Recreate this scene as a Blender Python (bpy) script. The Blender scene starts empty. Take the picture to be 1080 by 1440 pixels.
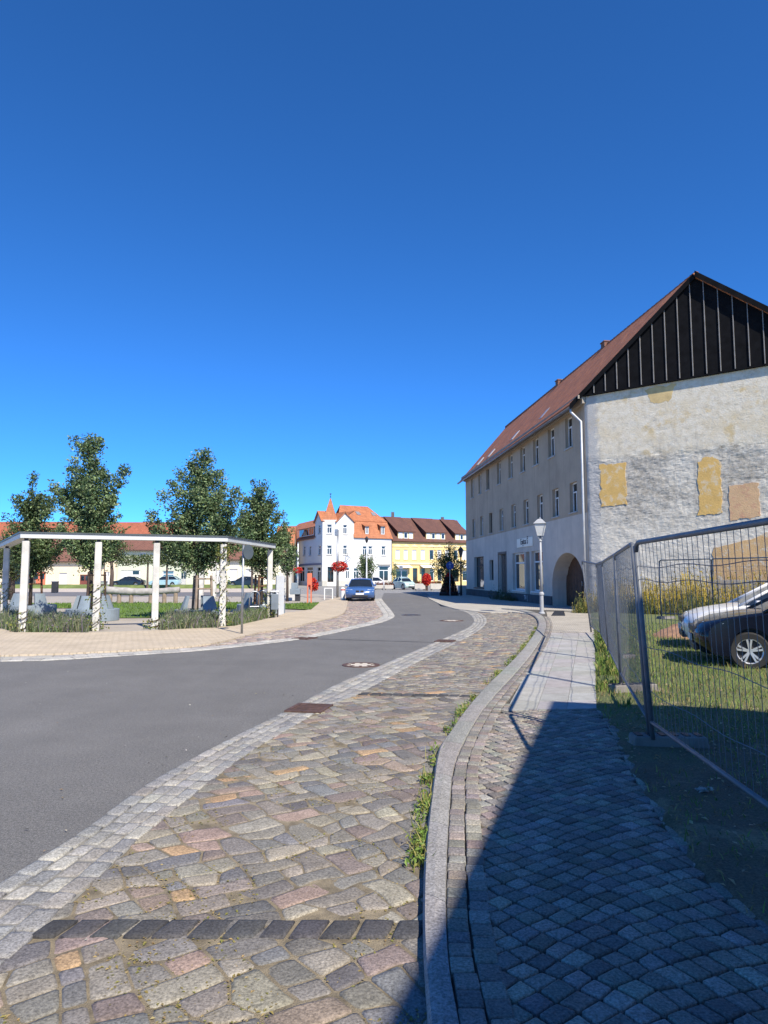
import bpy, bmesh, math, random
from mathutils import Vector, Matrix, noise
R = math.radians
rng = random.Random(11)
U = rng.uniform
sc = bpy.context.scene
COL = sc.collection
# ------------------------------------------------------------------ camera model (the photograph is 1080 x 1440)
F, CX, CY, EYE = 980.0, 540.0, 720.0, 1.6
PT = math.atan(90 / F)
cP, sP = math.cos(PT), math.sin(PT)

def ray(px, py):
    a, b = (px - CX) / F, (CY - py) / F
    return Vector((a, cP - sP * b, sP + cP * b))

def G(px, py, z=0.0):
    d = ray(px, py); t = (z - EYE) / d.z
    return Vector((d.x * t, d.y * t, z))

def at(px, y, z=0.0):
    zc = y * cP + (z - EYE) * sP
    return Vector(((px - CX) / F * zc, y, z))

def Z(py, y):
    d = ray(CX, py)
    return EYE + y * d.z / d.y

# ------------------------------------------------------------------ materials
MATS = {}
def nodes(m):
    m.use_nodes = True
    nt = m.node_tree
    return nt, nt.nodes, nt.links, nt.nodes['Principled BSDF']

def ramp(nt, fac, stops):
    r = nt.nodes.new('ShaderNodeValToRGB')
    el = r.color_ramp.elements
    while len(el) < len(stops): el.new(0.5)
    for e, (p, c) in zip(el, stops):
        e.position = p
        e.color = (*c, 1) if len(c) == 3 else c
    nt.links.new(fac, r.inputs[0])
    return r.outputs[0]

def noisetex(nt, vec, scale, detail=3.0, rough=0.55):
    n = nt.nodes.new('ShaderNodeTexNoise')
    n.inputs['Scale'].default_value = scale; n.inputs['Detail'].default_value = detail
    n.inputs['Roughness'].default_value = rough
    nt.links.new(vec, n.inputs['Vector'])
    return n.outputs[0]

def mixc(nt, fac, a, b, mode='MIX'):
    m = nt.nodes.new('ShaderNodeMix'); m.data_type = 'RGBA'; m.blend_type = mode
    for inp, v in ((m.inputs[0], fac), (m.inputs[6], a), (m.inputs[7], b)):
        if isinstance(v, (int, float)): inp.default_value = v
        elif isinstance(v, tuple): inp.default_value = (*v, 1)
        else: nt.links.new(v, inp)
    return m.outputs[2]

def bump(nt, bsdf, h, strength, dist=0.02):
    b = nt.nodes.new('ShaderNodeBump'); b.inputs['Strength'].default_value = strength; b.inputs['Distance'].default_value = dist
    nt.links.new(h, b.inputs['Height']); nt.links.new(b.outputs[0], bsdf.inputs['Normal'])

def objco(nt):
    return nt.nodes.new('ShaderNodeTexCoord').outputs['Object']

def mat(name, col, rough=0.8, var=0.15, scale=3.0, bmp=0.0, bscale=40.0, metal=0.0, spec=0.5, fine=0.0, bdist=0.01):
    if name in MATS: return MATS[name]
    m = bpy.data.materials.new(name); nt, N, L, b = nodes(m)
    b.inputs['Roughness'].default_value = rough; b.inputs['Metallic'].default_value = metal
    b.inputs['Specular IOR Level'].default_value = spec
    co = objco(nt)
    lo = tuple(max(0, c * (1 - var)) for c in col); hi = tuple(min(1, c * (1 + var)) for c in col)
    c = ramp(nt, noisetex(nt, co, scale, 4), [(0.3, lo), (0.7, hi)])
    if fine:
        c = mixc(nt, 1.0, c, ramp(nt, noisetex(nt, co, bscale * 2, 2), [(0.3, (1 - fine,) * 3), (0.7, (1 + fine,) * 3)]), 'MULTIPLY')
    L.new(c, b.inputs['Base Color'])
    if bmp: bump(nt, b, noisetex(nt, co, bscale, 4), bmp, bdist)
    MATS[name] = m
    return m

def attr_mat(name, rough=0.8, fine=0.25, bscale=90.0, bmp=0.4, spec=0.4, trans=0.0):
    if name in MATS: return MATS[name]
    m = bpy.data.materials.new(name); nt, N, L, b = nodes(m)
    b.inputs['Roughness'].default_value = rough; b.inputs['Specular IOR Level'].default_value = spec
    a = N.new('ShaderNodeVertexColor'); a.layer_name = 'Col'
    c = a.outputs[0]
    if fine:
        co = objco(nt)
        c = mixc(nt, 1.0, c, ramp(nt, noisetex(nt, co, bscale, 3, 0.7), [(0.32, (1 - fine,) * 3), (0.68, (1 + fine,) * 3)]), 'MULTIPLY')
        c = mixc(nt, 1.0, c, ramp(nt, noisetex(nt, co, 7.0, 3), [(0.3, (0.86, 0.85, 0.83)), (0.7, (1.12, 1.12, 1.12))]), 'MULTIPLY')
        if bmp: bump(nt, b, noisetex(nt, co, bscale * 0.8, 4, 0.65), bmp, 0.006)
    L.new(c, b.inputs['Base Color'])
    if trans:
        t = N.new('ShaderNodeBsdfTranslucent'); L.new(c, t.inputs[0])
        ms = N.new('ShaderNodeMixShader'); ms.inputs[0].default_value = trans
        L.new(b.outputs[0], ms.inputs[1]); L.new(t.outputs[0], ms.inputs[2])
        L.new(ms.outputs[0], N['Material Output'].inputs[0])
    MATS[name] = m
    return m

def brick_mat(name, c1, c2, mortar, bw, bh, ms=0.006, rot=0.0, rough=0.85, uv=False, bmp=0.4, offset=0.5, var=0.12, wear=0.0):
    if name in MATS: return MATS[name]
    m = bpy.data.materials.new(name); nt, N, L, b = nodes(m)
    b.inputs['Roughness'].default_value = rough
    tc = N.new('ShaderNodeTexCoord'); co = tc.outputs['UV'] if uv else tc.outputs['Object']
    mp = N.new('ShaderNodeMapping'); mp.inputs['Rotation'].default_value[2] = rot
    L.new(co, mp.inputs[0])
    t = N.new('ShaderNodeTexBrick'); t.offset = offset
    t.inputs['Color1'].default_value = (*c1, 1); t.inputs['Color2'].default_value = (*c2, 1); t.inputs['Mortar'].default_value = (*mortar, 1)
    t.inputs['Scale'].default_value = 1.0; t.inputs['Mortar Size'].default_value = ms; t.inputs['Mortar Smooth'].default_value = 0.3
    t.inputs['Brick Width'].default_value = bw; t.inputs['Row Height'].default_value = bh; t.inputs['Bias'].default_value = 0.0
    L.new(mp.outputs[0], t.inputs[0])
    c = mixc(nt, 1.0, t.outputs[0], ramp(nt, noisetex(nt, co, 1.1, 5), [(0.3, (1 - var,) * 3), (0.7, (1 + var,) * 3)]), 'MULTIPLY')
    c = mixc(nt, 1.0, c, ramp(nt, noisetex(nt, co, 60, 3), [(0.3, (0.88,) * 3), (0.7, (1.1,) * 3)]), 'MULTIPLY')
    if wear:
        w = ramp(nt, noisetex(nt, co, 0.55, 6, 0.7), [(0.5, (0, 0, 0)), (0.66, (1, 1, 1))])
        c = mixc(nt, w, c, mixc(nt, 0.6, c, (wear, wear * 0.9, wear * 0.72)))
    L.new(c, b.inputs['Base Color'])
    if bmp:
        inv = N.new('ShaderNodeMath'); inv.operation = 'SUBTRACT'; inv.inputs[0].default_value = 1.0
        L.new(t.outputs[1], inv.inputs[1])
        bump(nt, b, inv.outputs[0], bmp, 0.01)
    MATS[name] = m
    return m

def tile_mat(name, c1, c2, row=0.34, colw=0.22, dark=0.55):
    """roof tiles in metres of UV: rows up the slope, pans along the eave"""
    if name in MATS: return MATS[name]
    m = bpy.data.materials.new(name); nt, N, L, b = nodes(m)
    b.inputs['Roughness'].default_value = 0.75
    co = N.new('ShaderNodeTexCoord').outputs['UV']
    t = N.new('ShaderNodeTexBrick'); t.offset = 0.0
    t.inputs['Color1'].default_value = (*c1, 1); t.inputs['Color2'].default_value = (*c2, 1)
    t.inputs['Mortar'].default_value = tuple(x * dark for x in c1) + (1,)
    t.inputs['Scale'].default_value = 1.0; t.inputs['Mortar Size'].default_value = 0.018
    t.inputs['Brick Width'].default_value = colw; t.inputs['Row Height'].default_value = row
    L.new(co, t.inputs[0])
    c = mixc(nt, 1.0, t.outputs[0], ramp(nt, noisetex(nt, co, 0.8, 6, 0.7), [(0.3, (0.72, 0.72, 0.72)), (0.7, (1.15, 1.12, 1.1))]), 'MULTIPLY')
    L.new(c, b.inputs['Base Color'])
    w = N.new('ShaderNodeTexWave'); w.bands_direction = 'X'; w.inputs['Scale'].default_value = 0.31416 / colw
    L.new(co, w.inputs[0])
    bump(nt, b, w.outputs[1], 0.6, 0.03)
    MATS[name] = m
    return m

def glass_mat(name='window_glass', col=(0.015, 0.02, 0.025), rough=0.05):
    return mat(name, col, rough, 0.3, 0.7, spec=0.9)

WHITE = mat('white_frame_paint', (0.72, 0.73, 0.72), 0.5, 0.06)
DARKW = mat('dark_wood', (0.05, 0.03, 0.02), 0.7, 0.4, 6, 0.3, 30)
BROWNW = mat('brown_wood', (0.16, 0.08, 0.04), 0.75, 0.4, 6, 0.3, 30)
GLASS = glass_mat()
BLACKM = mat('black_iron', (0.025, 0.025, 0.028), 0.5, 0.3)
GALV = mat('galvanised_steel', (0.34, 0.36, 0.38), 0.42, 0.25, 14, 0.15, 120, metal=0.75)
CONC = mat('pale_concrete', (0.55, 0.55, 0.53), 0.85, 0.12, 2, 0.2, 60, fine=0.08)
BLUEC = mat('blue_grey_concrete', (0.20, 0.245, 0.285), 0.8, 0.15, 2, 0.2, 60, fine=0.08)
LEAF = attr_mat('leaf', 0.5, 0.0, spec=0.35, trans=0.22)
PETAL = attr_mat('petal', 0.6, 0.0, spec=0.2, trans=0.25)
GRASSM = attr_mat('grass_blade', 0.6, 0.0, spec=0.2, trans=0.25)
STONE = attr_mat('sett_stone', 0.85, 0.5, 85.0, 0.8)
PLASTICD = mat('dark_plastic', (0.03, 0.03, 0.033), 0.55, 0.2)
TYRE = mat('tyre_rubber', (0.018, 0.018, 0.018), 0.85, 0.2)
RIM = mat('alloy_rim', (0.62, 0.63, 0.65), 0.3, 0.08, metal=0.6)
LENS = mat('headlight_lens', (0.55, 0.66, 0.8), 0.12, 0.35, 14, spec=0.9)
RUST = mat('rusty_iron', (0.085, 0.047, 0.036), 0.75, 0.4, 12, 0.5, 60)

def paint(name, col, rough=0.25):
    m = mat(name, col, rough, 0.05, 1.0, spec=0.6)
    b = m.node_tree.nodes['Principled BSDF']
    b.inputs['Coat Weight'].default_value = 0.6; b.inputs['Coat Roughness'].default_value = 0.06
    return m

# ------------------------------------------------------------------ mesh builder
class MB:
    def __init__(s):
        s.v, s.f, s.c, s.u, s.m = [], [], [], [], []
        s.hascol = s.hasuv = False
    def add(s, verts, faces, col=None, uv=None, mi=0):
        o = len(s.v)
        s.v.extend(verts)
        for k, f in enumerate(faces):
            s.f.append([i + o for i in f]); s.c.append(col); s.u.append(uv[k] if uv else None); s.m.append(mi)
        if col is not None: s.hascol = True
        if uv: s.hasuv = True
    def poly(s, pts, col=None, uv=None, mi=0):
        s.add([tuple(p) for p in pts], [list(range(len(pts)))], col, [uv] if uv else None, mi)
    def hexa(s, b, t, mi=0, col=None):
        """b, t: four bottom and four top corners, counter-clockwise from above"""
        s.add([tuple(p) for p in b] + [tuple(p) for p in t],
              [[3, 2, 1, 0], [4, 5, 6, 7], [0, 1, 5, 4], [1, 2, 6, 5], [2, 3, 7, 6], [3, 0, 4, 7]], col, None, mi)
    def box(s, c, size, rz=0.0, mi=0, top=1.0, col=None):
        hx, hy, hz = size[0] / 2, size[1] / 2, size[2] / 2
        ca, sa = math.cos(rz), math.sin(rz)
        def q(x, y, z): return (c[0] + x * ca - y * sa, c[1] + x * sa + y * ca, c[2] + z)
        b = [q(x * hx, y * hy, -hz) for x, y in ((-1, -1), (1, -1), (1, 1), (-1, 1))]
        t = [q(x * hx * top, y * hy * top, hz) for x, y in ((-1, -1), (1, -1), (1, 1), (-1, 1))]
        s.hexa(b, t, mi, col)
    def tube(s, path, r, n=8, mi=0, col=None, cap=True):
        path = [Vector(p) for p in path]
        rr = r if isinstance(r, (list, tuple)) else [r] * len(path)
        vs, fs = [], []
        pu = None
        for i, p in enumerate(path):
            d = (path[min(i + 1, len(path) - 1)] - path[max(i - 1, 0)])
            d = d.normalized() if d.length > 1e-9 else Vector((0, 0, 1))
            if pu is None:
                pu = d.cross(Vector((0, 0, 1)) if abs(d.z) < 0.9 else Vector((1, 0, 0))).normalized()
            u = (pu - d * pu.dot(d)).normalized(); w = d.cross(u); pu = u
            for k in range(n):
                a = 2 * math.pi * k / n
                vs.append(tuple(p + (u * math.cos(a) + w * math.sin(a)) * rr[i]))
        for i in range(len(path) - 1):
            for k in range(n):
                fs.append([i * n + k, i * n + (k + 1) % n, (i + 1) * n + (k + 1) % n, (i + 1) * n + k])
        if cap:
            fs.append(list(range(n))[::-1]); fs.append([(len(path) - 1) * n + k for k in range(n)])
        s.add(vs, fs, col, None, mi)
    def lathe(s, prof, c=(0, 0, 0), n=16, mi=0, axis='Z', col=None, a0=0.0, ring=False):
        vs, fs = [], []
        for (r, z) in prof:
            for k in range(n):
                a = 2 * math.pi * k / n + a0
                if axis == 'Z': p = (c[0] + r * math.cos(a), c[1] + r * math.sin(a), c[2] + z)
                elif axis == 'Y': p = (c[0] + r * math.cos(a), c[1] + z, c[2] + r * math.sin(a))
                else: p = (c[0] + z, c[1] + r * math.cos(a), c[2] + r * math.sin(a))
                vs.append(p)
        for i in range(len(prof) - 1):
            for k in range(n):
                fs.append([i * n + k, i * n + (k + 1) % n, (i + 1) * n + (k + 1) % n, (i + 1) * n + k])
        if ring:
            j = (len(prof) - 1) * n
            for k in range(n): fs.append([j + k, j + (k + 1) % n, (k + 1) % n, k])
        else: fs.append(list(range(n))[::-1]); fs.append([(len(prof) - 1) * n + k for k in range(n)])
        s.add(vs, fs, col, None, mi)
    def build(s, name, mats, parent=None, smooth=False, bevel=0.0, org=None, fix=True, local=False):
        me = bpy.data.meshes.new(name)
        o0 = Vector((0, 0, 0))
        if org is not None: o0 = Vector(org)
        elif parent is not None and not local:
            p = parent
            while p is not None: o0 += p.location; p = p.parent
        me.from_pydata([(v[0] - o0.x, v[1] - o0.y, v[2] - o0.z) for v in s.v], [], s.f)
        for m in (mats if isinstance(mats, (list, tuple)) else [mats]): me.materials.append(m)
        if any(s.m): me.polygons.foreach_set('material_index', s.m)
        if s.hascol:
            a = me.color_attributes.new('Col', 'FLOAT_COLOR', 'CORNER'); buf = []
            for f, c in zip(s.f, s.c): buf.extend((*(c or (0.5, 0.5, 0.5)), 1.0) * len(f))
            a.data.foreach_set('color', buf)
        if s.hasuv:
            l = me.uv_layers.new(name='UVMap'); buf = []
            for f, u in zip(s.f, s.u):
                for k in range(len(f)): buf.extend(u[k] if u else (0, 0))
            l.data.foreach_set('uv', buf)
        if fix and not s.hasuv and not s.hascol:
            bm = bmesh.new(); bm.from_mesh(me); bmesh.ops.recalc_face_normals(bm, faces=bm.faces); bm.to_mesh(me); bm.free()
        if smooth: me.polygons.foreach_set('use_smooth', [True] * len(me.polygons))
        me.update()
        ob = bpy.data.objects.new(name, me); COL.objects.link(ob)
        if parent is not None: ob.parent = parent
        elif org is not None: ob.location = org
        if bevel:
            md = ob.modifiers.new('bevel', 'BEVEL'); md.width = bevel; md.segments = 2; md.limit_method = 'ANGLE'; md.angle_limit = R(35)
            if smooth:
                me.polygons.foreach_set('use_smooth', [True] * len(me.polygons))
        return ob

def tag(o, label, cat, group=None, kind=None):
    o['label'] = label; o['category'] = cat
    if group: o['group'] = group
    if kind: o['kind'] = kind
    return o

def thing(name, loc, label, cat, group=None, rz=0.0):
    o = bpy.data.objects.new(name, None); COL.objects.link(o)
    o.location = loc; o.rotation_euler = (0, 0, rz); o.empty_display_size = 0.2
    return tag(o, label, cat, group)

def struct(o):
    o['kind'] = 'structure'; return o

def dup(root, loc, label, rz=None, scale=None):
    r = root.copy(); COL.objects.link(r); r.location = loc; r['label'] = label
    if rz is not None: r.rotation_euler = (0, 0, rz)
    if scale: r.scale = (scale,) * 3
    for ch in list(root.children):
        c = ch.copy(); COL.objects.link(c); c.parent = r
        for g in list(ch.children):
            d = g.copy(); COL.objects.link(d); d.parent = c
    return r

# ------------------------------------------------------------------ plan helpers
def inside(p, poly):
    x, y = p[0], p[1]; r = False; j = len(poly) - 1
    for i in range(len(poly)):
        xi, yi, xj, yj = poly[i][0], poly[i][1], poly[j][0], poly[j][1]
        if (yi > y) != (yj > y) and x < (xj - xi) * (y - yi) / (yj - yi) + xi: r = not r
        j = i
    return r

class Line:
    def __init__(s, pts):
        s.p = [Vector((p[0], p[1])) for p in pts]; s.l = [0.0]
        for a, b in zip(s.p, s.p[1:]): s.l.append(s.l[-1] + (b - a).length)
        s.len = s.l[-1]
    def at(s, u):
        d = max(0, min(1, u)) * s.len
        for i in range(len(s.p) - 1):
            if d <= s.l[i + 1] or i == len(s.p) - 2:
                t = (d - s.l[i]) / max(1e-9, s.l[i + 1] - s.l[i])
                return s.p[i].lerp(s.p[i + 1], t)
    def off(s, u, o):
        e = 0.006
        a, b = s.at(u - e), s.at(u + e)
        d = (b - a).normalized()
        return s.at(u) + Vector((d.y, -d.x)) * o

def smooth_line(pts, n=90):
    """Catmull-Rom through plan points"""
    P = [Vector((p[0], p[1])) for p in pts]; P = [P[0] * 2 - P[1]] + P + [P[-1] * 2 - P[-2]]
    out = []
    for i in range(1, len(P) - 2):
        k = 6
        for j in range(k):
            t = j / k
            a, b, c, d = P[i - 1], P[i], P[i + 1], P[i + 2]
            out.append(0.5 * ((2 * b) + (c - a) * t + (2 * a - 5 * b + 4 * c - d) * t * t + (3 * b - a - 3 * c + d) * t ** 3))
    out.append(P[-2])
    return Line(out)

def jit(c, v=0.1, h=0.03):
    k = 1 + U(-v, v)
    return tuple(max(0.005, x * k * (1 + U(-h, h))) for x in c)

def stone(mb, q, z, dome, col, gap=0.012, near=True, rough=0.05):
    c = sum((Vector((p[0], p[1])) for p in q), Vector((0, 0))) / 4
    size = max(0.03, ((q[0] - q[2]).length + (q[1] - q[3]).length) / 2.8)
    sh = 1 - gap / size
    tilt = (U(-0.02, 0.02), U(-0.02, 0.02))
    def zz(p, h): return h + (p.x - c.x) * tilt[0] + (p.y - c.y) * tilt[1]
    if near:
        per = []
        for i in range(4):
            a, b = q[i], q[(i + 1) % 4]
            pa = c + (a - c) * sh * (0.975 + U(-rough, rough * 0.4)); per.append(pa)
            m = (a + b) / 2; per.append(c + (m - c) * sh * (1.0 + U(-rough, rough * 0.3)))
        vs = []
        for k, h in ((1.02, -0.035), (0.985, -0.006), (0.93, dome * 0.6), (0.68, dome * 0.97)):
            for p in per:
                w = c + (p - c) * k
                vs.append((w.x, w.y, zz(w, z + h + (U(-0.001, 0.001) if k < 0.95 else 0))))
        vs.append((c.x, c.y, zz(c, z + dome)))
        fs = []
        for r_ in range(3):
            for i in range(8):
                fs.append([r_ * 8 + i, r_ * 8 + (i + 1) % 8, r_ * 8 + 8 + (i + 1) % 8, r_ * 8 + 8 + i])
        for i in range(8): fs.append([24 + i, 24 + (i + 1) % 8, 32])
        mb.add(vs, fs, col)
    else:
        vs = []
        for k, h in ((1.0, -0.03), (0.98, -0.006), (0.8, dome)):
            for p in q:
                w = c + (p - c) * sh * k; vs.append((w.x, w.y, zz(w, z + h)))
        fs = [[r_ * 4 + i, r_ * 4 + (i + 1) % 4, r_ * 4 + 4 + (i + 1) % 4, r_ * 4 + 4 + i] for r_ in range(2) for i in range(4)]
        fs.append([8, 9, 10, 11]); mb.add(vs, fs, col)

def stone_poly(mb, poly, z, dome, col, gap=0.012, near=True, chip=0.03, brk=0.014):
    """a stone with any outline: inset by half the joint, corners a little broken, worn top"""
    n = len(poly); A = 0; c = Vector((0, 0))
    for i in range(n):
        p, q = poly[i], poly[(i + 1) % n]; k = p.x * q.y - q.x * p.y; A += k; c += (p + q) * k
    if abs(A) < 1e-6: return
    c = c / (3 * A); size = math.sqrt(abs(A) / 2); sh = 1 - gap / size
    tilt = (U(-0.025, 0.025), U(-0.025, 0.025))
    per = []
    for i in range(n):
        p, q = poly[i], poly[(i + 1) % n]
        if (q - p).length < size * 0.16: per.append(c + ((p + q) / 2 - c) * sh); continue
        cut = min(0.3, brk / (q - p).length) if near else 0.12
        per.append(c + (p.lerp(q, cut) - c) * sh * (1 - U(0, chip)))
        if near: per.append(c + (p.lerp(q, U(0.4, 0.6)) - c) * sh * (1 - U(0, chip)))
        per.append(c + (p.lerp(q, 1 - cut) - c) * sh * (1 - U(0, chip)))
    m = len(per); vs = []
    rings = ((1.02, -0.035), (0.99, -0.006), (0.962, dome * 0.55), (0.75, dome)) if near else ((1.0, -0.03), (0.98, -0.006), (0.86, dome))
    for k, h in rings:
        for p in per:
            w = c + (p - c) * k
            vs.append((w.x, w.y, z + h + (w.x - c.x) * tilt[0] + (w.y - c.y) * tilt[1] + (U(-0.0015, 0.0015) if k < 0.95 and near else 0)))
    fs = [[r * m + i, r * m + (i + 1) % m, (r + 1) * m + (i + 1) % m, (r + 1) * m + i] for r in range(len(rings) - 1) for i in range(m)]
    b0 = (len(rings) - 1) * m; fs.append([b0 + i for i in range(m)])
    mb.add(vs, fs, col)

def voronoi_cells(poly, rot, sx, sy, jit_, ymin=1.6):
    """irregular paving: cells round the points of a shaken lattice, in a turned and stretched frame"""
    ca, sa = math.cos(rot), math.sin(rot)
    xs = [(p[0] * ca + p[1] * sa) / sx for p in poly]; ys = [(-p[0] * sa + p[1] * ca) / sy for p in poly]
    i0, i1, j0, j1 = int(min(xs)) - 3, int(max(xs)) + 3, int(min(ys)) - 3, int(max(ys)) + 3
    pts = {}
    for j in range(j0, j1):
        sh = U(0, 1)
        for i in range(i0, i1):
            pts[i, j] = Vector((i + 0.35 * math.sin(j * 2.4 + i * 0.13) + U(-jit_, jit_), j + 0.25 * noise.noise((i * 0.31, j * 0.31, 2)) + U(-jit_, jit_)))
    def back(v): x, y = v.x * sx, v.y * sy; return Vector((x * ca - y * sa, x * sa + y * ca))
    for (i, j), p in pts.items():
        w = back(p)
        if w.y < ymin or not inside(w, poly): continue
        cell = [p + Vector(d) for d in ((-2, -2), (2, -2), (2, 2), (-2, 2))]
        for di in (-2, -1, 0, 1, 2):
            for dj in (-2, -1, 0, 1, 2):
                q = pts.get((i + di, j + dj))
                if q is None or (di == 0 and dj == 0): continue
                nrm = q - p; mid = (p + q) / 2; out = []
                for k in range(len(cell)):
                    a, b = cell[k], cell[(k + 1) % len(cell)]; da, db = (a - mid).dot(nrm), (b - mid).dot(nrm)
                    if da <= 0: out.append(a)
                    if (da < 0) != (db < 0) and abs(da - db) > 1e-12: out.append(a.lerp(b, da / (da - db)))
                cell = out
                if len(cell) < 3: break
            if len(cell) < 3: break
        if len(cell) >= 3: yield w, [back(v) for v in cell]

def lattice(poly, rot, sx, sy, jx, warp, ymin=1.6, merge=0.0):
    """quads (some pairs joined) of a warped lattice whose corners neighbours share: tight joints"""
    ca, sa = math.cos(rot), math.sin(rot)
    xs = [p[0] * ca + p[1] * sa for p in poly]; ys = [-p[0] * sa + p[1] * ca for p in poly]
    i0, i1, j0, j1 = int(min(xs) / sx) - 3, int(max(xs) / sx) + 3, int(min(ys) / sy) - 3, int(max(ys) / sy) + 3
    C = {}
    for i in range(i0, i1 + 1):
        for j in range(j0, j1 + 1):
            x, y = i * sx + U(-jx, jx), j * sy + U(-jx, jx)
            w = Vector((x * ca - y * sa, x * sa + y * ca)); C[i, j] = w + warp(w)
    used = set()
    for j in range(j0, j1):
        for i in range(i0, i1):
            if (i, j) in used: continue
            q = [C[i, j], C[i + 1, j], C[i + 1, j + 1], C[i, j + 1]]
            if merge and i + 2 <= i1 and (i + 1, j) not in used and U(0, 1) < merge:
                used.add((i + 1, j)); q = [C[i, j], C[i + 1, j], C[i + 2, j], C[i + 2, j + 1], C[i + 1, j + 1], C[i, j + 1]]
            elif merge and j + 2 <= j1 and U(0, 1) < merge * 0.4:
                used.add((i, j + 1)); q = [C[i, j], C[i + 1, j], C[i + 1, j + 1], C[i + 1, j + 2], C[i, j + 2], C[i, j + 1]]
            c = sum(q, Vector((0, 0))) / len(q)
            if c.y > ymin and inside(c, poly): yield c, q

def sheet(name, pts, z, m, thick=0.0):
    mb = MB()
    top = [(p[0], p[1], z) for p in pts]
    mb.poly(top)
    if thick:
        n = len(top)
        for i in range(n):
            a, b = top[i], top[(i + 1) % n]
            mb.poly([a, (a[0], a[1], z - thick), (b[0], b[1], z - thick), b])
    o = mb.build(name, m, fix=False)
    bm = bmesh.new(); bm.from_mesh(o.data); bmesh.ops.remove_doubles(bm, verts=bm.verts, dist=1e-5); bmesh.ops.recalc_face_normals(bm, faces=bm.faces)
    bm.normal_update()
    big = max(bm.faces, key=lambda f: f.calc_area())
    if big.normal.z < 0: bmesh.ops.reverse_faces(bm, faces=bm.faces)
    bm.to_mesh(o.data); bm.free()
    return struct(o)

def leafq(mb, p, s, col, up=0.3, asp=0.6):
    n = Vector((U(-1, 1), U(-1, 1), U(-1, 1) + up)).normalized()
    a = n.cross(Vector((U(-1, 1), U(-1, 1), U(-1, 1)))).normalized(); b = n.cross(a)
    a = a * s * 0.5; b = b * s * asp * 0.5
    k = n * s * U(0.05, 0.2)
    mb.add([tuple(p - a), tuple(p - b * 0.9 + k), tuple(p + a), tuple(p + b * 0.9 + k)], [[0, 1, 2, 3]], col)

def blade(mb, x, y, z, h, w, lean, col):
    a = U(0, 6.283); dx, dy = math.cos(a), math.sin(a); l = U(0.1, 1) * lean * h; b = U(0, 6.283)
    lx, ly = math.cos(b) * l, math.sin(b) * l
    mb.add([(x - dx * w, y - dy * w, z), (x + dx * w, y + dy * w, z), (x + lx * 0.4 + dx * w * 0.7, y + ly * 0.4 + dy * w * 0.7, z + h * 0.6),
            (x + lx * 0.4 - dx * w * 0.7, y + ly * 0.4 - dy * w * 0.7, z + h * 0.6), (x + lx, y + ly, z + h)], [[0, 1, 2, 3], [3, 2, 4]], col)

def pick(cols, v=0.2, h=0.06):
    return jit(rng.choice(cols), v, h)
# ------------------------------------------------------------------ camera, sun, sky
cam = bpy.data.objects.new('camera', bpy.data.cameras.new('camera')); COL.objects.link(cam)
cam.location = (0, 0, EYE); cam.rotation_euler = (R(90) + PT, 0, 0)
cam.data.sensor_fit = 'VERTICAL'; cam.data.sensor_height = 36.0; cam.data.lens = 36.0 * F / 1440.0
cam.data.clip_end = 3000; cam.data.clip_start = 0.05
sc.camera = cam
SUN_AZ, SUN_EL = 151.0, 45.0
w = bpy.data.worlds.new('World'); sc.world = w; w.use_nodes = True
wn, wl = w.node_tree.nodes, w.node_tree.links
sky = wn.new('ShaderNodeTexSky'); sky.sky_type = 'NISHITA'; sky.sun_disc = False
sky.sun_elevation = R(SUN_EL); sky.sun_rotation = R(SUN_AZ); sky.altitude = 4000; sky.air_density = 1.0; sky.dust_density = 0.0; sky.ozone_density = 6.0
sat = wn.new('ShaderNodeMix'); sat.data_type = 'RGBA'; sat.blend_type = 'MULTIPLY'; sat.inputs[0].default_value = 1.0; sat.inputs[7].default_value = (0.32, 0.81, 1.21, 1)   # the deep blue of the photograph's sky
wl.new(sky.outputs[0], sat.inputs[6])
bg = wn['Background']; wl.new(sat.outputs[2], bg.inputs[0]); bg.inputs[1].default_value = 0.12
sd = bpy.data.lights.new('sun', 'SUN'); sd.energy = 4.6; sd.angle = R(0.5); sd.color = (1.0, 0.92, 0.79)
so = bpy.data.objects.new('sun', sd); COL.objects.link(so); so.location = (20, -40, 50)
sv = Vector((math.sin(R(SUN_AZ)) * math.cos(R(SUN_EL)), math.cos(R(SUN_AZ)) * math.cos(R(SUN_EL)), math.sin(R(SUN_EL))))
so.rotation_euler = sv.to_track_quat('Z', 'Y').to_euler()
vs_ = sc.view_settings; vs_.view_transform = 'Standard'; vs_.look = 'None'; vs_.exposure = 0.7; vs_.gamma = 1.0
sc.cycles.max_bounces = 6; sc.cycles.use_denoising = True

# ------------------------------------------------------------------ ground surfaces
def W2(pts, z=0.0): return [G(a, b, z).to_2d() for a, b in pts]
ZS = 0.07                                     # pavement level
earth = mat('dry_earth', (0.27, 0.22, 0.16), 0.95, 0.2, 0.6, 0.4, 30, fine=0.15)
sheet('ground', [(-700, -200), (700, -200), (700, 1500), (-700, 1500)], -0.06, earth)

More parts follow.
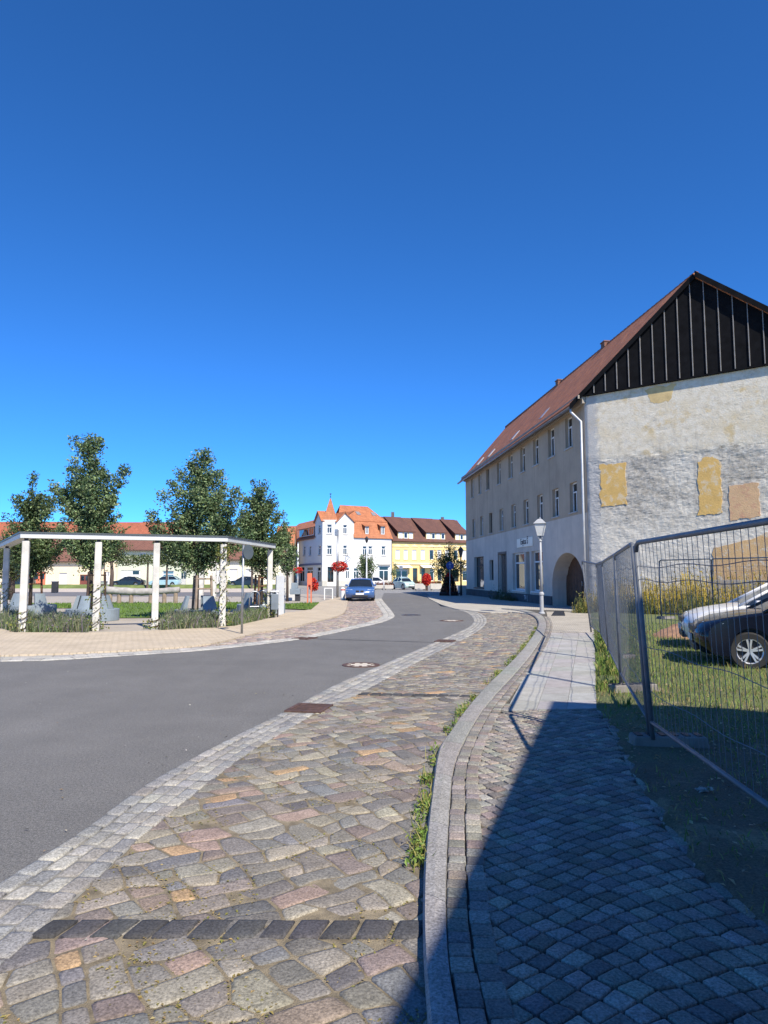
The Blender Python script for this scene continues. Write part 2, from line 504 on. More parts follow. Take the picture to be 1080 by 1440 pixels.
# asphalt
def asphalt():
    m = bpy.data.materials.new('asphalt'); nt, N, L, b = nodes(m); co = objco(nt)
    b.inputs['Roughness'].default_value = 0.82
    c = ramp(nt, noisetex(nt, co, 0.35, 5, 0.6), [(0.3, (0.142, 0.137, 0.128)), (0.7, (0.172, 0.166, 0.156))])
    c = mixc(nt, 1.0, c, ramp(nt, noisetex(nt, co, 110, 2, 0.8), [(0.32, (0.45,) * 3), (0.5, (1.0,) * 3), (0.7, (1.7,) * 3)]), 'MULTIPLY')
    c = mixc(nt, 1.0, c, ramp(nt, noisetex(nt, co, 42, 3, 0.8), [(0.36, (0.72,) * 3), (0.5, (1.0,) * 3), (0.66, (1.3,) * 3)]), 'MULTIPLY')
    v = N.new('ShaderNodeTexVoronoi'); v.inputs['Scale'].default_value = 75; L.new(co, v.inputs[0])
    c = mixc(nt, 1.0, c, ramp(nt, v.outputs[0], [(0.0, (1.25,) * 3), (0.5, (0.85,) * 3)]), 'MULTIPLY')
    mp = N.new('ShaderNodeMapping'); mp.inputs['Rotation'].default_value[2] = R(33); mp.inputs['Scale'].default_value = (3.2, 0.16, 1)
    L.new(co, mp.inputs[0])
    c = mixc(nt, 1.0, c, ramp(nt, noisetex(nt, mp.outputs[0], 0.7, 4), [(0.35, (0.96,) * 3), (0.65, (1.03,) * 3)]), 'MULTIPLY')
    c = mixc(nt, ramp(nt, noisetex(nt, co, 1.7, 6, 0.75), [(0.66, (0, 0, 0)), (0.74, (0.35,) * 3)]), c, (0.2, 0.19, 0.17))
    c = mixc(nt, 1.0, c, ramp(nt, noisetex(nt, co, 1.1, 7, 0.7), [(0.3, (0.88,) * 3), (0.7, (1.1,) * 3)]), 'MULTIPLY')
    L.new(c, b.inputs['Base Color'])
    bump(nt, b, noisetex(nt, co, 150, 3, 0.7), 0.7, 0.006)
    return m
ASPH = asphalt()

gl_px = [(0, 1244), (111, 1174), (211, 1102), (311, 1047), (405, 999.5), (472, 963.5), (527, 940), (555, 928), (613, 903), (645, 889), (660, 881.5), (666, 873), (661, 865), (650, 859.5), (636, 855.5), (620, 853)]
gr_px = [(0, 1363), (56, 1313), (100, 1268), (141.7, 1233.5), (198, 1180), (340, 1066.7), (407, 1026), (463, 993), (507, 975), (587, 931.7), (640, 905.5), (672, 888), (684, 876), (682, 867.5), (672, 861.5), (656, 857)]
def ext(pts, back=3.0):
    d = (pts[0] - pts[1]).normalized(); return [pts[0] + d * back] + pts
GL = smooth_line(ext(W2(gl_px))); GR = smooth_line(ext(W2(gr_px)))
kl_px = [(601, 1440), (596, 1364), (594.7, 1287), (598.5, 1200), (608, 1118.5), (616.7, 1063), (630.6, 1040.6), (655.6, 1004), (683, 971), (711, 943), (736, 915.6), (752.8, 890.6), (757, 878), (752, 869), (742, 864), (728, 860), (705, 857.5)]
kr_px = [(647, 1440), (633, 1364), (628, 1287), (628.5, 1210), (633, 1128), (637.5, 1083), (650, 1048), (675, 1004), (700, 973), (726, 945), (750, 915.6), (765, 890.6), (768, 876), (763, 866), (752, 861), (736, 857.5), (712, 855.5)]
KL = smooth_line(ext(W2(kl_px), 2.0)); KR = smooth_line(ext(W2(kr_px, ZS), 2.0))
rl_px = [(0, 930.7), (74, 929), (148, 924.4), (222, 919.6), (296, 914), (370, 906), (423, 899), (465, 891.5), (507, 882.5), (540, 874.5), (554, 868), (554, 864), (549, 857), (542, 849), (536.7, 842)]
lo_px = [(0, 924.5), (74, 922.5), (148, 919), (222, 915), (296, 909.5), (370, 902), (420, 896), (460, 888), (500, 879.5), (525, 872.5), (536, 867.5), (538, 864), (534, 857), (529, 849), (525, 842)]
RL = smooth_line(W2(rl_px)); LO = smooth_line(W2(lo_px))
road = [GL.at(i / 70) for i in range(71)] + [at(600, 66).to_2d(), at(540, 66).to_2d()] + [RL.at(1 - i / 60) for i in range(61)] + [Vector((-30, 17.5)), Vector((-30, -6)), Vector((-4.6, -6))]
sheet('road', road, 0.0, ASPH)
# pale paved square behind, lighter than the asphalt
pale = brick_mat('pale_square_setts', (0.30, 0.295, 0.28), (0.25, 0.245, 0.235), (0.17, 0.165, 0.155), 0.16, 0.16, 0.012)
sheet('market_square', [(-17, 49), (14, 49), (40, 150), (-60, 150)], -0.012, pale)

JOINT = mat('mossy_joint_sand', (0.20, 0.165, 0.11), 0.95, 0.45, 9, 0.9, 130, fine=0.35)
def cobble_fill(mb, poly, rot, sx, sy, zc, cols, bands=(), near=9.0, dome=0.012, gap=0.014, jitter=0.16, wts=None, ymin=1.6, skew=0.0):
    """rows of unequal stones in a turned frame, kept where they fall inside the outline"""
    ca, sa = math.cos(rot), math.sin(rot)
    xs = [p[0] * ca + p[1] * sa for p in poly]; ys = [-p[0] * sa + p[1] * ca for p in poly]
    def wrp(x, y): return y + 0.07 * noise.noise((x * 0.9, y * 0.9, 3)) + 0.02 * noise.noise((x * 4, y * 4, 9))
    y = min(ys) - 0.1
    while y < max(ys) + 0.1:
        h = sy * U(0.85, 1.15)
        x = min(xs) - U(0, sx)
        pj = [U(-1, 1) * jitter * sx, U(-1, 1) * jitter * sx]
        while x < max(xs):
            wd = sx * U(0.72, 1.35)
            nj = [U(-1, 1) * jitter * sx, U(-1, 1) * jitter * sx]
            loc = [(x + pj[0], y), (x + wd + nj[0], y), (x + wd + nj[1] + skew * h, y + h), (x + pj[1] + skew * h, y + h)]
            q = []
            for (lx, ly) in loc:
                wy = wrp(lx, ly) + U(-1, 1) * sy * 0.06
                q.append(Vector((lx * ca - wy * sa, lx * sa + wy * ca)))
            c = sum(q, Vector((0, 0))) / 4
            if c.y > ymin and inside(c, poly) and not any(inside(c, b) for b in bands):
                col = pick(cols, 0.16) if wts is None else jit(rng.choices(cols, wts)[0], 0.16, 0.05)
                stone(mb, q, zc + U(-0.004, 0.004), dome * U(0.6, 1.3), col, gap, c.length < near)
            x += wd; pj = nj
        y += h

WILD = [(0.255, 0.235, 0.205), (0.20, 0.19, 0.178), (0.29, 0.265, 0.22), (0.185, 0.185, 0.195), (0.235, 0.188, 0.172), (0.32, 0.235, 0.19), (0.42, 0.27, 0.14), (0.14, 0.132, 0.135), (0.32, 0.29, 0.22), (0.2, 0.155, 0.15)]
WILD = [tuple(0.86 * (v * 0.8 + 0.2 * (sum(c) / 3) * m_) for v, m_ in zip(c, (1.1, 1.0, 0.85))) for c in WILD]
WWT = [24, 20, 15, 11, 9, 6, 2.2, 5, 9, 4]
strip = [GR.at(i / 70) for i in range(71)] + [KL.at(1 - i / 70) for i in range(71)]
sheet('parking_strip_bed', strip, 0.0005, JOINT)
# dark sett bands that divide the strip into bays
bands = []; mb = MB()
def band(py0, py1, w_):
    a, b = G(20, py0), G(620, py1)
    d = (b - a).to_2d().normalized(); n = Vector((-d.y, d.x)); a = a.to_2d() - d * 0.5
    L = 5.0; bands.append([a - n * w_ * 0.55, a + d * L * 2 - n * w_ * 0.55, a + d * L * 2 + n * w_ * 0.55, a + n * w_ * 0.55])
    x = 0.0
    while x < 9.0:
        s_ = U(0.13, 0.165)
        q = [a + d * (x + U(-0.01, 0.01)) - n * w_ * 0.5, a + d * (x + s_) - n * w_ * 0.5, a + d * (x + s_ + U(-0.01, 0.01) + 0.05) + n * w_ * 0.5, a + d * (x + 0.05) + n * w_ * 0.5]
        c = sum(q, Vector((0, 0))) / 4
        if inside(c, strip): stone(mb, q, 0.009, 0.006, jit((0.058, 0.057, 0.06), 0.22), 0.012, c.length < 9)
        x += s_
band(1308, 1309, 0.175); band(966, 979, 0.17); band(908, 912, 0.2); band(884, 886, 0.25)
near_band = G(300, 1309).y
s1 = [p for p in strip]
strip_big = [GR.off(i / 70, -0.05) for i in range(71)] + [KL.off(1 - i / 70, 0.07) for i in range(71)]
bands_x = [[(a.lerp(d_, 0.2)), (b.lerp(c_, 0.2)), (b.lerp(c_, 0.8)), (a.lerp(d_, 0.8))] for a, b, c_, d_ in bands]
def wander(w): return Vector((0.10 * noise.noise((w.x * 0.9, w.y * 0.9, 1)), 0.10 * noise.noise((w.x * 0.9, w.y * 0.9, 8)))) + Vector((0.03 * noise.noise((w.x * 4, w.y * 4, 2)), 0.03 * noise.noise((w.x * 4, w.y * 4, 5))))
for c, cell in lattice(strip_big, R(33), 0.152, 0.148, 0.034, wander, merge=0.3):
    if any(inside(c, b) for b in bands_x): continue
    stone_poly(mb, cell, 0.001 + U(-0.004, 0.004), 0.0055 * U(0.5, 1.4), jit(rng.choices(WILD, WWT)[0], 0.15, 0.03), 0.0065, c.length < 10, 0.03)
struct(mb.build('parking_strip', STONE, smooth=True))

# sett gutters either side of the carriageway
def near_on(L, p):
    k = min(range(len(L.p)), key=lambda i: (L.p[i] - p).length_squared); best = L.p[k]
    for i in (k - 1, k):
        if 0 <= i < len(L.p) - 1:
            a, b = L.p[i], L.p[i + 1]; d = b - a
            t = max(0, min(1, (p - a).dot(d) / max(1e-9, d.length_squared))); c = a + d * t
            if (c - p).length < (best - p).length: best = c
    return best
def u_near(L, p): return min((i / 400 for i in range(401)), key=lambda u: (L.at(u) - p).length)
def gutter(name, LA, LB, rows, step, z, cols, u0=0.0, u1=1.0, near=9.0, skip=()):
    mb = MB(); n = int(max(LA.len, LB.len) * (u1 - u0) / step)
    for r_ in range(rows):
        k = 0.0
        while k < n:
            wd = U(0.8, 1.25)
            ua, ub = u0 + (u1 - u0) * k / n, u0 + (u1 - u0) * min(n, k + wd) / n
            v0, v1 = r_ / rows, (r_ + 1) / rows
            A0, A1 = LA.at(ua), LA.at(ub); B0, B1 = near_on(LB, A0), near_on(LB, A1)
            q = [A0.lerp(B0, v0), A1.lerp(B1, v0), A1.lerp(B1, v1), A0.lerp(B0, v1)]
            q = [p + Vector((U(-1, 1), U(-1, 1))) * 0.004 for p in q]
            c = sum(q, Vector((0, 0))) / 4
            if not any((c - s_).length < rr for s_, rr in skip):
                lift = 0.008 if r_ in (0, rows - 1) else 0.0
                stone(mb, q[::-1] if False else q, z + lift + U(-0.002, 0.002), 0.003, pick(cols, 0.14, 0.012), 0.006, c.length < near, 0.02)
            k += wd
    o = mb.build(name, STONE, smooth=True)
    bm = bmesh.new(); bm.from_mesh(o.data); bmesh.ops.recalc_face_normals(bm, faces=bm.faces); bm.to_mesh(o.data); bm.free()
    return struct(o)
GUTC = [tuple(v * 0.74 * m_ for v, m_ in zip(c, (1.06, 1.0, 0.93))) for c in [(0.33, 0.345, 0.36), (0.29, 0.305, 0.325), (0.37, 0.38, 0.385), (0.34, 0.34, 0.335), (0.43, 0.44, 0.42)]]
grates_xy = [G(435, 997).to_2d(), G(626, 902).to_2d()]
sheet('gutter_bed', [GL.at(i / 70) for i in range(71)] + [GR.at(1 - i / 70) for i in range(71)], 0.002, mat('gutter_joint', (0.2, 0.19, 0.165), 0.95, 0.3, 8, 0.4, 90))
gutter('gutter', GL, GR, 4, 0.185, 0.004, GUTC, skip=[(grates_xy[0], 0.33), (grates_xy[1], 0.36)])
PALEC = [(0.38, 0.365, 0.335), (0.34, 0.33, 0.31), (0.41, 0.395, 0.36)]
sheet('far_gutter_bed', [RL.at(i / 60) for i in range(61)] + [LO.at(1 - i / 60) for i in range(61)], 0.003, mat('gutter_joint', (0.2, 0.19, 0.165)))
gutter('far_gutter', LO, RL, 2, 0.3, 0.006, PALEC, near=0)
# left parking bay and tan brick pavement
te_px = [(207, 917.2), (296, 908), (333, 899), (370, 890.5), (406, 885), (440, 876.5), (473, 868.5), (484, 862.5), (488, 853), (489, 843)]
TE = smooth_line(W2(te_px))
UB = u_near(LO, TE.p[0])
bay = [LO.at(UB + (1 - UB) * i / 50) for i in range(51)] + [TE.at(1 - i / 40) for i in range(41)]
sheet('parking_bay_bed', bay, 0.004, JOINT)
mb = MB()
cobble_fill(mb, bay, R(-20), 0.2, 0.17, 0.008, [(0.30, 0.25, 0.22), (0.24, 0.2, 0.185), (0.34, 0.27, 0.22), (0.22, 0.2, 0.2), (0.36, 0.3, 0.25)], near=0, gap=0.02)
struct(mb.build('parking_bay', STONE, smooth=True))
TAN = brick_mat('tan_clinker', (0.53, 0.445, 0.33), (0.48, 0.40, 0.29), (0.36, 0.295, 0.215), 0.21, 0.105, 0.012, R(25), var=0.1)
tan = [Vector((-30, 16.6))] + [LO.at(UB * i / 12) for i in range(13)] + [TE.at(i / 40) for i in range(1, 41)] + W2([(489, 838), (470, 841), (450, 846.7), (438, 856.7), (400, 862), (390, 868), (374, 870.5), (330, 880), (230, 886), (120, 889.5), (20, 889), (0, 884), (-120, 872), (-330, 868)], 0.05)
sheet('tan_pavement', tan, 0.05, TAN, 0.12)
gravel = mat('square_gravel', (0.36, 0.32, 0.27), 0.95, 0.12, 0.5, 0.5, 60, fine=0.2)
sheet('gravel_square', [(-70, 17.2), (-12, 17.2), (-5.5, 20.5), (-3.2, 26), (-2.2, 50), (-6, 62), (-70, 62)], 0.012, gravel)
sheet('side_street', [(-80, 58), (-6, 54), (-14, 72), (-80, 76)], 0.02, mat('side_asphalt', (0.15, 0.145, 0.15), 0.9, 0.1, 1))
sheet('far_pavement', [(-80, 72), (-13, 68), (-16, 104), (-100, 104)], 0.028, mat('far_paving', (0.50, 0.43, 0.36), 0.9, 0.1, 1))
LAWN = mat('lawn_soil', (0.10, 0.16, 0.03), 0.95, 0.35, 1.5, 0.8, 60, fine=0.4)
lawns = [W2([(105, 869), (262, 868), (262, 848), (110, 846)], 0.04), W2([(300, 856), (360, 856), (360, 848), (300, 847)], 0.04), W2([(398, 855.5), (437, 857), (449, 847.5), (400, 849)], 0.06), W2([(40, 855), (100, 855), (100, 849), (40, 849)], 0.04)]
for k, l in enumerate(lawns):
    sheet('lawn', l, 0.035 if k != 2 else 0.058, LAWN)
mb = MB()
for k, l in enumerate(lawns):
    x0, x1 = min(p.x for p in l), max(p.x for p in l); y0, y1 = min(p.y for p in l), max(p.y for p in l)
    n = int((x1 - x0) * (y1 - y0) * 95)
    for _ in range(min(n, 5000)):
        x, y = U(x0, x1), U(y0, y1)
        if inside((x, y), l): blade(mb, x, y, 0.035, U(0.05, 0.12), 0.02, 0.6, pick([(0.13, 0.22, 0.04), (0.17, 0.26, 0.06), (0.10, 0.17, 0.03)]))
tag(mb.build('grass', GRASSM), 'short mown grass on the square beyond the white pergola', 'grass', kind='stuff')

# ------------------------------------------------------------------ near pavement: kerb, setts, slabs
GRANITE = attr_mat('kerb_granite', 0.85, 0.5, 75.0, 0.7)
# tar joint across the carriageway between the far drains
mb = MB(); a, b = G(430, 898.2), G(612, 903.5)
for k in range(24):
    p, q = a.lerp(b, k / 24), a.lerp(b, (k + 1) / 24); w_ = U(0.018, 0.03)
    mb.poly([(p.x, p.y - w_, 0.004), (q.x, q.y - w_, 0.004), (q.x, q.y + w_, 0.004), (p.x, p.y + w_, 0.004)])
struct(mb.build('road_joint', mat('tar', (0.03, 0.03, 0.03), 0.7, 0.2)))
mb = MB(); u = 0.0; du = 1.0 / KL.len
while u < 1.0:
    L_ = du * U(0.85, 1.1); g = 0.003 * du
    n = 5; col = jit((0.255, 0.25, 0.235), 0.09)
    for i in range(n):
        ua, ub = u + g + (L_ - 2 * g) * i / n, u + g + (L_ - 2 * g) * (i + 1) / n
        a0, a1 = KL.at(ua), KL.at(ub); b0, b1 = KR.at(ua), KR.at(ub)
        def prof(a, b):
            d = (b - a)
            return [(a.x, a.y, -0.1), (a.x, a.y, ZS - 0.02), (*(a + d * 0.1), ZS + 0.002), (*(a + d * 0.5), ZS + 0.008), (*(b - d * 0.05), ZS + 0.004), (b.x, b.y, ZS - 0.01), (b.x, b.y, -0.1)]
        p, q = prof(a0, b0), prof(a1, b1)
        m_ = len(p); fs = [[j, j + 1, m_ + j + 1, m_ + j] for j in range(m_ - 1)]
        if i == 0: fs.append(list(range(m_))[::-1])
        if i == n - 1: fs.append([m_ + j for j in range(m_)])
        mb.add(p + q, [f[::-1] for f in fs], col)
    u += L_
o = mb.build('kerb', GRANITE); struct(o)
bm = bmesh.new(); bm.from_mesh(o.data); bmesh.ops.remove_doubles(bm, verts=bm.verts, dist=1e-4); bmesh.ops.recalc_face_normals(bm, faces=bm.faces); bm.to_mesh(o.data); bm.free()
sr_px = [(1125, 1345), (1080, 1306), (1041, 1277), (998, 1239), (960, 1193), (935, 1157), (908, 1113), (887, 1080), (866, 1037), (850, 1012), (839, 996), (837.5, 940), (836, 890), (832, 872), (830, 859)]
SR = [Vector((2.6, 0.2)), Vector((2.2, 1.6))] + W2(sr_px, ZS)
side = [KR.at(i / 80) for i in range(81)] + SR[::-1]
SJ = mat('sett_joint_dark', (0.075, 0.07, 0.06), 0.95, 0.4, 12, 0.8, 130, fine=0.3)
sheet('sidewalk_bed', side, ZS - 0.02, SJ, 0.1)
slab_q = [G(711, 999.5, ZS).to_2d(), G(839, 996, ZS).to_2d(), G(836, 890, ZS).to_2d(), G(771, 890, ZS).to_2d()]
SET = [(0.255, 0.255, 0.25), (0.225, 0.225, 0.225), (0.285, 0.285, 0.275), (0.20, 0.20, 0.205), (0.31, 0.305, 0.29), (0.245, 0.225, 0.21)]
SET = [tuple(v * 0.88 * m_ for v, m_ in zip(c, (1.0, 0.92, 0.83))) for c in SET]
mb = MB()
# edge courses along the kerb
for r_ in range(9):
    n = KR.len / 0.105; k = U(0, 0.5)
    while k < n * 0.80:
        wd = U(0.85, 1.2); ua, ub = k / n, (k + wd) / n
        o0, o1 = 0.002 + r_ * 0.1, 0.002 + (r_ + 1) * 0.1
        q = [KR.off(ua, o0), KR.off(ub, o0), KR.off(ub, o1), KR.off(ua, o1)]
        c = sum(q, Vector((0, 0))) / 4
        far = c.y > slab_q[0].y
        if c.y > 1.6 and (r_ < 2 or (far and not inside(c, slab_q) and c.y < slab_q[3].y + 0.1 and inside(c, side))) :
            e_ = U(-0.005, 0.005); q = [p_ + (q[2] - q[1]).normalized() * e_ for p_ in q]; stone_poly(mb, q, ZS + U(-0.002, 0.002), 0.003, pick(SET, 0.18), 0.004, c.length < 9, 0.03, 0.006)
        k += wd
# setts laid on the diagonal in gently bowed rows
inner = [KR.off(i / 80, 0.155) for i in range(81)]
inner = [p for p in inner if p.y < slab_q[0].y + 0.02]
srr = [p for p in SR if p.y < slab_q[1].y + 0.05]
arcpoly = inner + [slab_q[0], slab_q[1]] + srr[::-1]
pd = Vector((math.sin(R(15)), math.cos(R(15)))); pn_ = Vector((pd.y, -pd.x))
def bow(w):
    a, l = w.dot(pn_) - 0.25, w.dot(pd)
    return pd * (0.085 * math.cos(2 * math.pi * a / 1.5)) + pn_ * (0.025 * noise.noise((l * 0.8, a, 3))) + pd * (0.03 * noise.noise((a * 1.4, l * 0.7, 9)))
for c, q in lattice(arcpoly, R(45 - 15), 0.104, 0.1, 0.011, bow):
    stone_poly(mb, q, ZS - 0.005 + U(-0.003, 0.003), 0.003, pick(SET, 0.24), 0.0095, c.length < 9, 0.05, 0.005)
o = mb.build('sidewalk', STONE, smooth=True); struct(o)
bm = bmesh.new(); bm.from_mesh(o.data); bmesh.ops.recalc_face_normals(bm, faces=bm.faces); bm.to_mesh(o.data); bm.free()
# flat border stones on the soil side
mb = MB(); SRL = smooth_line(W2(sr_px[:11], ZS)); n = SRL.len / 0.17; k = 0.0
while k < n - 1:
    wd = U(0.8, 1.2); ua, ub = k / n, (k + wd) / n
    q = [SRL.off(ua, -0.02), SRL.off(ub, -0.02), SRL.off(ub, 0.1), SRL.off(ua, 0.1)]
    if U(0, 1) < 0.85: stone(mb, q, ZS - 0.003, 0.006, pick(SET, 0.12), 0.012, True)
    k += wd
o = mb.build('sidewalk_border', STONE, smooth=True); struct(o)
bm = bmesh.new(); bm.from_mesh(o.data); bmesh.ops.recalc_face_normals(bm, faces=bm.faces); bm.to_mesh(o.data); bm.free()
# large pale slabs
SLAB = attr_mat('pale_slab', 0.8, 0.14, 70.0, 0.15)
mb = MB(); rows, cols_ = 20, 3
for i in range(rows):
    for j in range(cols_):
        a0, a1 = i / rows, (i + 1) / rows; b0, b1 = j / cols_, (j + 1) / cols_
        def P(a, b): return slab_q[0].lerp(slab_q[3], a).lerp(slab_q[1].lerp(slab_q[2], a), b)
        q = [P(a0, b0), P(a0, b1), P(a1, b1), P(a1, b0)]; c = sum(q, Vector((0, 0))) / 4
        q = [c + (p - c) * (1 - 0.004 / (p - c).length) for p in q]
        z = ZS + U(-0.0015, 0.0015)
        mb.hexa([(p.x, p.y, z - 0.03) for p in q], [(p.x, p.y, z) for p in q], col=jit((0.355, 0.345, 0.325), 0.08))
struct(mb.build('slab_path', SLAB))
TANP = brick_mat('pale_pavers', (0.44, 0.40, 0.33), (0.38, 0.345, 0.28), (0.25, 0.22, 0.18), 0.12, 0.12, 0.012, R(12))
sheet('paver_path', W2([(771, 890), (836, 890), (832, 872), (830, 860), (768, 860), (772, 876)], ZS), ZS - 0.002, TANP)
sheet('pale_band', W2([(640, 856), (668, 859.5), (690, 861.5), (720, 860.5), (748, 864), (770, 866), (772, 860), (835, 860), (835, 851), (650, 836), (600, 838), (604, 842), (620, 850)], 0.03), 0.03, brick_mat('band_pavers', (0.46, 0.43, 0.37), (0.40, 0.37, 0.32), (0.28, 0.26, 0.22), 0.2, 0.2, 0.012, R(12)), 0.05)

# ------------------------------------------------------------------ soil and grass on the building plot
def soilz(x, y):
    z = 0.085 + 0.035 * noise.noise((x * 0.9, y * 0.9, 1)) + 0.016 * noise.noise((x * 4, y * 4, 2))
    z += 0.10 * max(0, min(1, (y - 7) / 8)) * max(0, min(1, (x - 3.2) / 3)) * 0.3
    return z
def soilmat():
    m = bpy.data.materials.new('soil'); nt, N, L, b = nodes(m); co = objco(nt)
    b.inputs['Roughness'].default_value = 0.95
    c = ramp(nt, noisetex(nt, co, 1.6, 6, 0.7), [(0.3, (0.10, 0.068, 0.042)), (0.52, (0.17, 0.125, 0.08)), (0.72, (0.10, 0.10, 0.04))])
    sp = N.new('ShaderNodeSeparateXYZ'); L.new(co, sp.inputs[0])
    yy = N.new('ShaderNodeMath'); yy.operation = 'MULTIPLY_ADD'; yy.inputs[1].default_value = 0.14; L.new(sp.outputs[1], yy.inputs[0]); yn = N.new('ShaderNodeMath'); yn.operation = 'SUBTRACT'; L.new(noisetex(nt, co, 0.9, 5, 0.7), yn.inputs[0]); yn.inputs[1].default_value = 1.05; L.new(yn.outputs[0], yy.inputs[2])
    c = mixc(nt, ramp(nt, yy.outputs[0], [(0.25, (0,) * 3), (0.75, (0.85,) * 3)]), c, (0.125, 0.16, 0.045))
    c = mixc(nt, ramp(nt, noisetex(nt, co, 0.75, 5, 0.65), [(0.60, (0,) * 3), (0.68, (0.8,) * 3)]), c, (0.36, 0.29, 0.17))
    c = mixc(nt, 1.0, c, ramp(nt, noisetex(nt, co, 70, 3, 0.7), [(0.3, (0.55,) * 3), (0.7, (1.4,) * 3)]), 'MULTIPLY')
    L.new(c, b.inputs['Base Color']); bump(nt, b, noisetex(nt, co, 35, 5, 0.7), 1.0, 0.03)
    return m
SOIL = soilmat()
plot = SR[:-1] + [Vector((9.3, 31.5)), Vector((40, 40)), Vector((40, -6)), Vector((2.8, -6))]
mb = MB(); nx, ny = 150, 190; X0, X1, Y0, Y1 = 0.6, 28.0, -1.0, 34.0
grid = {}
for i in range(nx + 1):
    for j in range(ny + 1):
        x = X0 + (X1 - X0) * (i / nx) ** 1.6; y = Y0 + (Y1 - Y0) * j / ny
        grid[i, j] = len(mb.v); 
        ed = inside((x, y), plot)
        mb.v.append((x, y, soilz(x, y) if ed else 0.02))
for i in range(nx):
    for j in range(ny):
        idx = [grid[i, j], grid[i + 1, j], grid[i + 1, j + 1], grid[i, j + 1]]
        if all(inside(mb.v[k][:2], plot) for k in idx[:1] + idx[2:3]) or any(inside(mb.v[k][:2], plot) for k in idx):
            mb.f.append(idx); mb.c.append(None); mb.u.append(None); mb.m.append(0)
struct(mb.build('soil', SOIL, smooth=True))

# grass: blades where the plot is green, sparse by the setts
mb = MB(); GC = [(0.15, 0.225, 0.045), (0.20, 0.28, 0.065), (0.11, 0.175, 0.04), (0.30, 0.29, 0.10)]; DRY = [(0.36, 0.27, 0.12), (0.28, 0.21, 0.10), (0.2, 0.14, 0.07)]
n = 0
while n < 42000:
    y = 2.2 + 20 * U(0, 1) ** 1.25; x = U(1.2, 4 + y * 0.56)
    if not inside((x, y), plot): continue
    d = min((Vector((x, y)) - p).length for p in (SRL.at(k / 30) for k in range(31))) if y < 9 else 9
    dens = 0.45 + 0.75 * noise.noise((x * 0.55, y * 0.55, 4)) + (0.35 if y > 6.5 else 0.1) + (0.2 if x > 2.6 else 0)
    if d < 0.7: dens *= 0.35
    if U(0, 1) > dens: continue
    n += 1
    tall = 1.0 + (0.5 if y > 8 else 0)
    blade(mb, x, y, soilz(x, y) - 0.01, U(0.02, 0.075) * tall, U(0.002, 0.0042) * (1 + y * 0.05), 1.0, pick(GC if U(0, 1) < 0.84 else DRY))
# tall fringe between slabs and fence
for _ in range(5200):
    t = U(0, 1); y = 8.2 + 10.8 * t
    x = y * (0.293 + 0.002 * t) + U(0.02, 0.45) + 0.2 * t
    kx = 0.25 + 0.75 * max(0, (y - 11) / 8)
    if noise.noise((x * 1.2, y * 1.2, 14)) < -0.15 + 0.3 * (1 - kx): continue
    blade(mb, x, y, 0.07, U(0.08, 0.42) * kx + 0.04, U(0.004, 0.009) * (1 + y * 0.04), 0.7, pick([(0.13, 0.21, 0.04), (0.2, 0.27, 0.06), (0.09, 0.15, 0.03), (0.33, 0.30, 0.10)]))
tag(mb.build('rough_grass', GRASSM), 'rough grass and weeds on the plot behind the mesh fence', 'grass', kind='stuff')
# dead leaves and litter scattered on the soil
mb = MB()
for _ in range(3200):
    y = 2.0 + 8 * U(0, 1); x = U(1.0, 4.5)
    if inside((x, y), plot): leafq(mb, Vector((x, y, soilz(x, y) + 0.012)), U(0.015, 0.05), pick([(0.3, 0.2, 0.1), (0.22, 0.14, 0.08), (0.42, 0.33, 0.2)]), 3.0)
tag(mb.build('fallen_leaves', LEAF), 'dry brown leaves scattered over the bare soil strip', 'leaves', kind='stuff')
# weeds in the joint beside the kerb and moss between cobbles
mb = MB()
for k in range(100):
    u = 0.10 + 0.55 * U(0, 1) ** 1.4
    p = KL.off(u, -U(0.01, 0.07))
    if p.y < 2.9 or noise.noise((p.y * 1.1, 0, 31)) < -0.25: continue
    for _ in range(int(U(6, 26))):
        a = U(0, 6.28); r_ = U(0.0, 0.09); c = Vector((p.x + r_ * math.cos(a) * 0.6, p.y + r_ * math.sin(a) * 1.6, 0.012 + U(0, 0.055)))
        leafq(mb, c, U(0.025, 0.06), pick([(0.12, 0.2, 0.03), (0.17, 0.25, 0.05), (0.25, 0.25, 0.06)]), 1.2, 0.4)
    for _ in range(8): blade(mb, p.x + U(-0.05, 0.05), p.y + U(-0.12, 0.12), 0.0, U(0.04, 0.13), 0.004, 0.9, pick([(0.14, 0.22, 0.04), (0.3, 0.27, 0.08)]))
tag(mb.build('kerb_weeds', LEAF), 'small green weeds growing in the gap along the granite kerb', 'weeds', kind='stuff')
mb = MB()
for _ in range(420):
    u = U(0.03, 0.9); p = GL.off(u, -abs(rng.gauss(0, 0.5)) + 0.1) if U(0, 1) < 0.6 else Vector((U(-6, 1), U(3, 22)))
    if p.y < 2.6: continue
    leafq(mb, Vector((p.x, p.y, 0.012)), U(0.012, 0.035), pick([(0.33, 0.27, 0.15), (0.25, 0.18, 0.1), (0.42, 0.4, 0.36), (0.1, 0.09, 0.08)]), 3.0)
tag(mb.build('road_litter', LEAF), 'tiny leaf bits and grit scattered on the grey asphalt road', 'litter', kind='stuff')
mb = MB(); k = 0
while k < 9500:
    y = 2.4 + 11 * U(0, 1) ** 1.7; x = U(-2.0, 3.2)
    if not inside((x, y), strip): continue
    k += 1
    if noise.noise((x * 1.6, y * 1.6, 7)) < -0.05: continue
    leafq(mb, Vector((x, y, 0.002 + U(0, 0.006))), U(0.01, 0.024), pick([(0.26, 0.21, 0.07), (0.2, 0.19, 0.05), (0.33, 0.25, 0.11)]), 3.0)
tag(mb.build('joint_moss', LEAF), 'mossy crumbs lodged in the joints of the coloured cobbles', 'moss', kind='stuff')
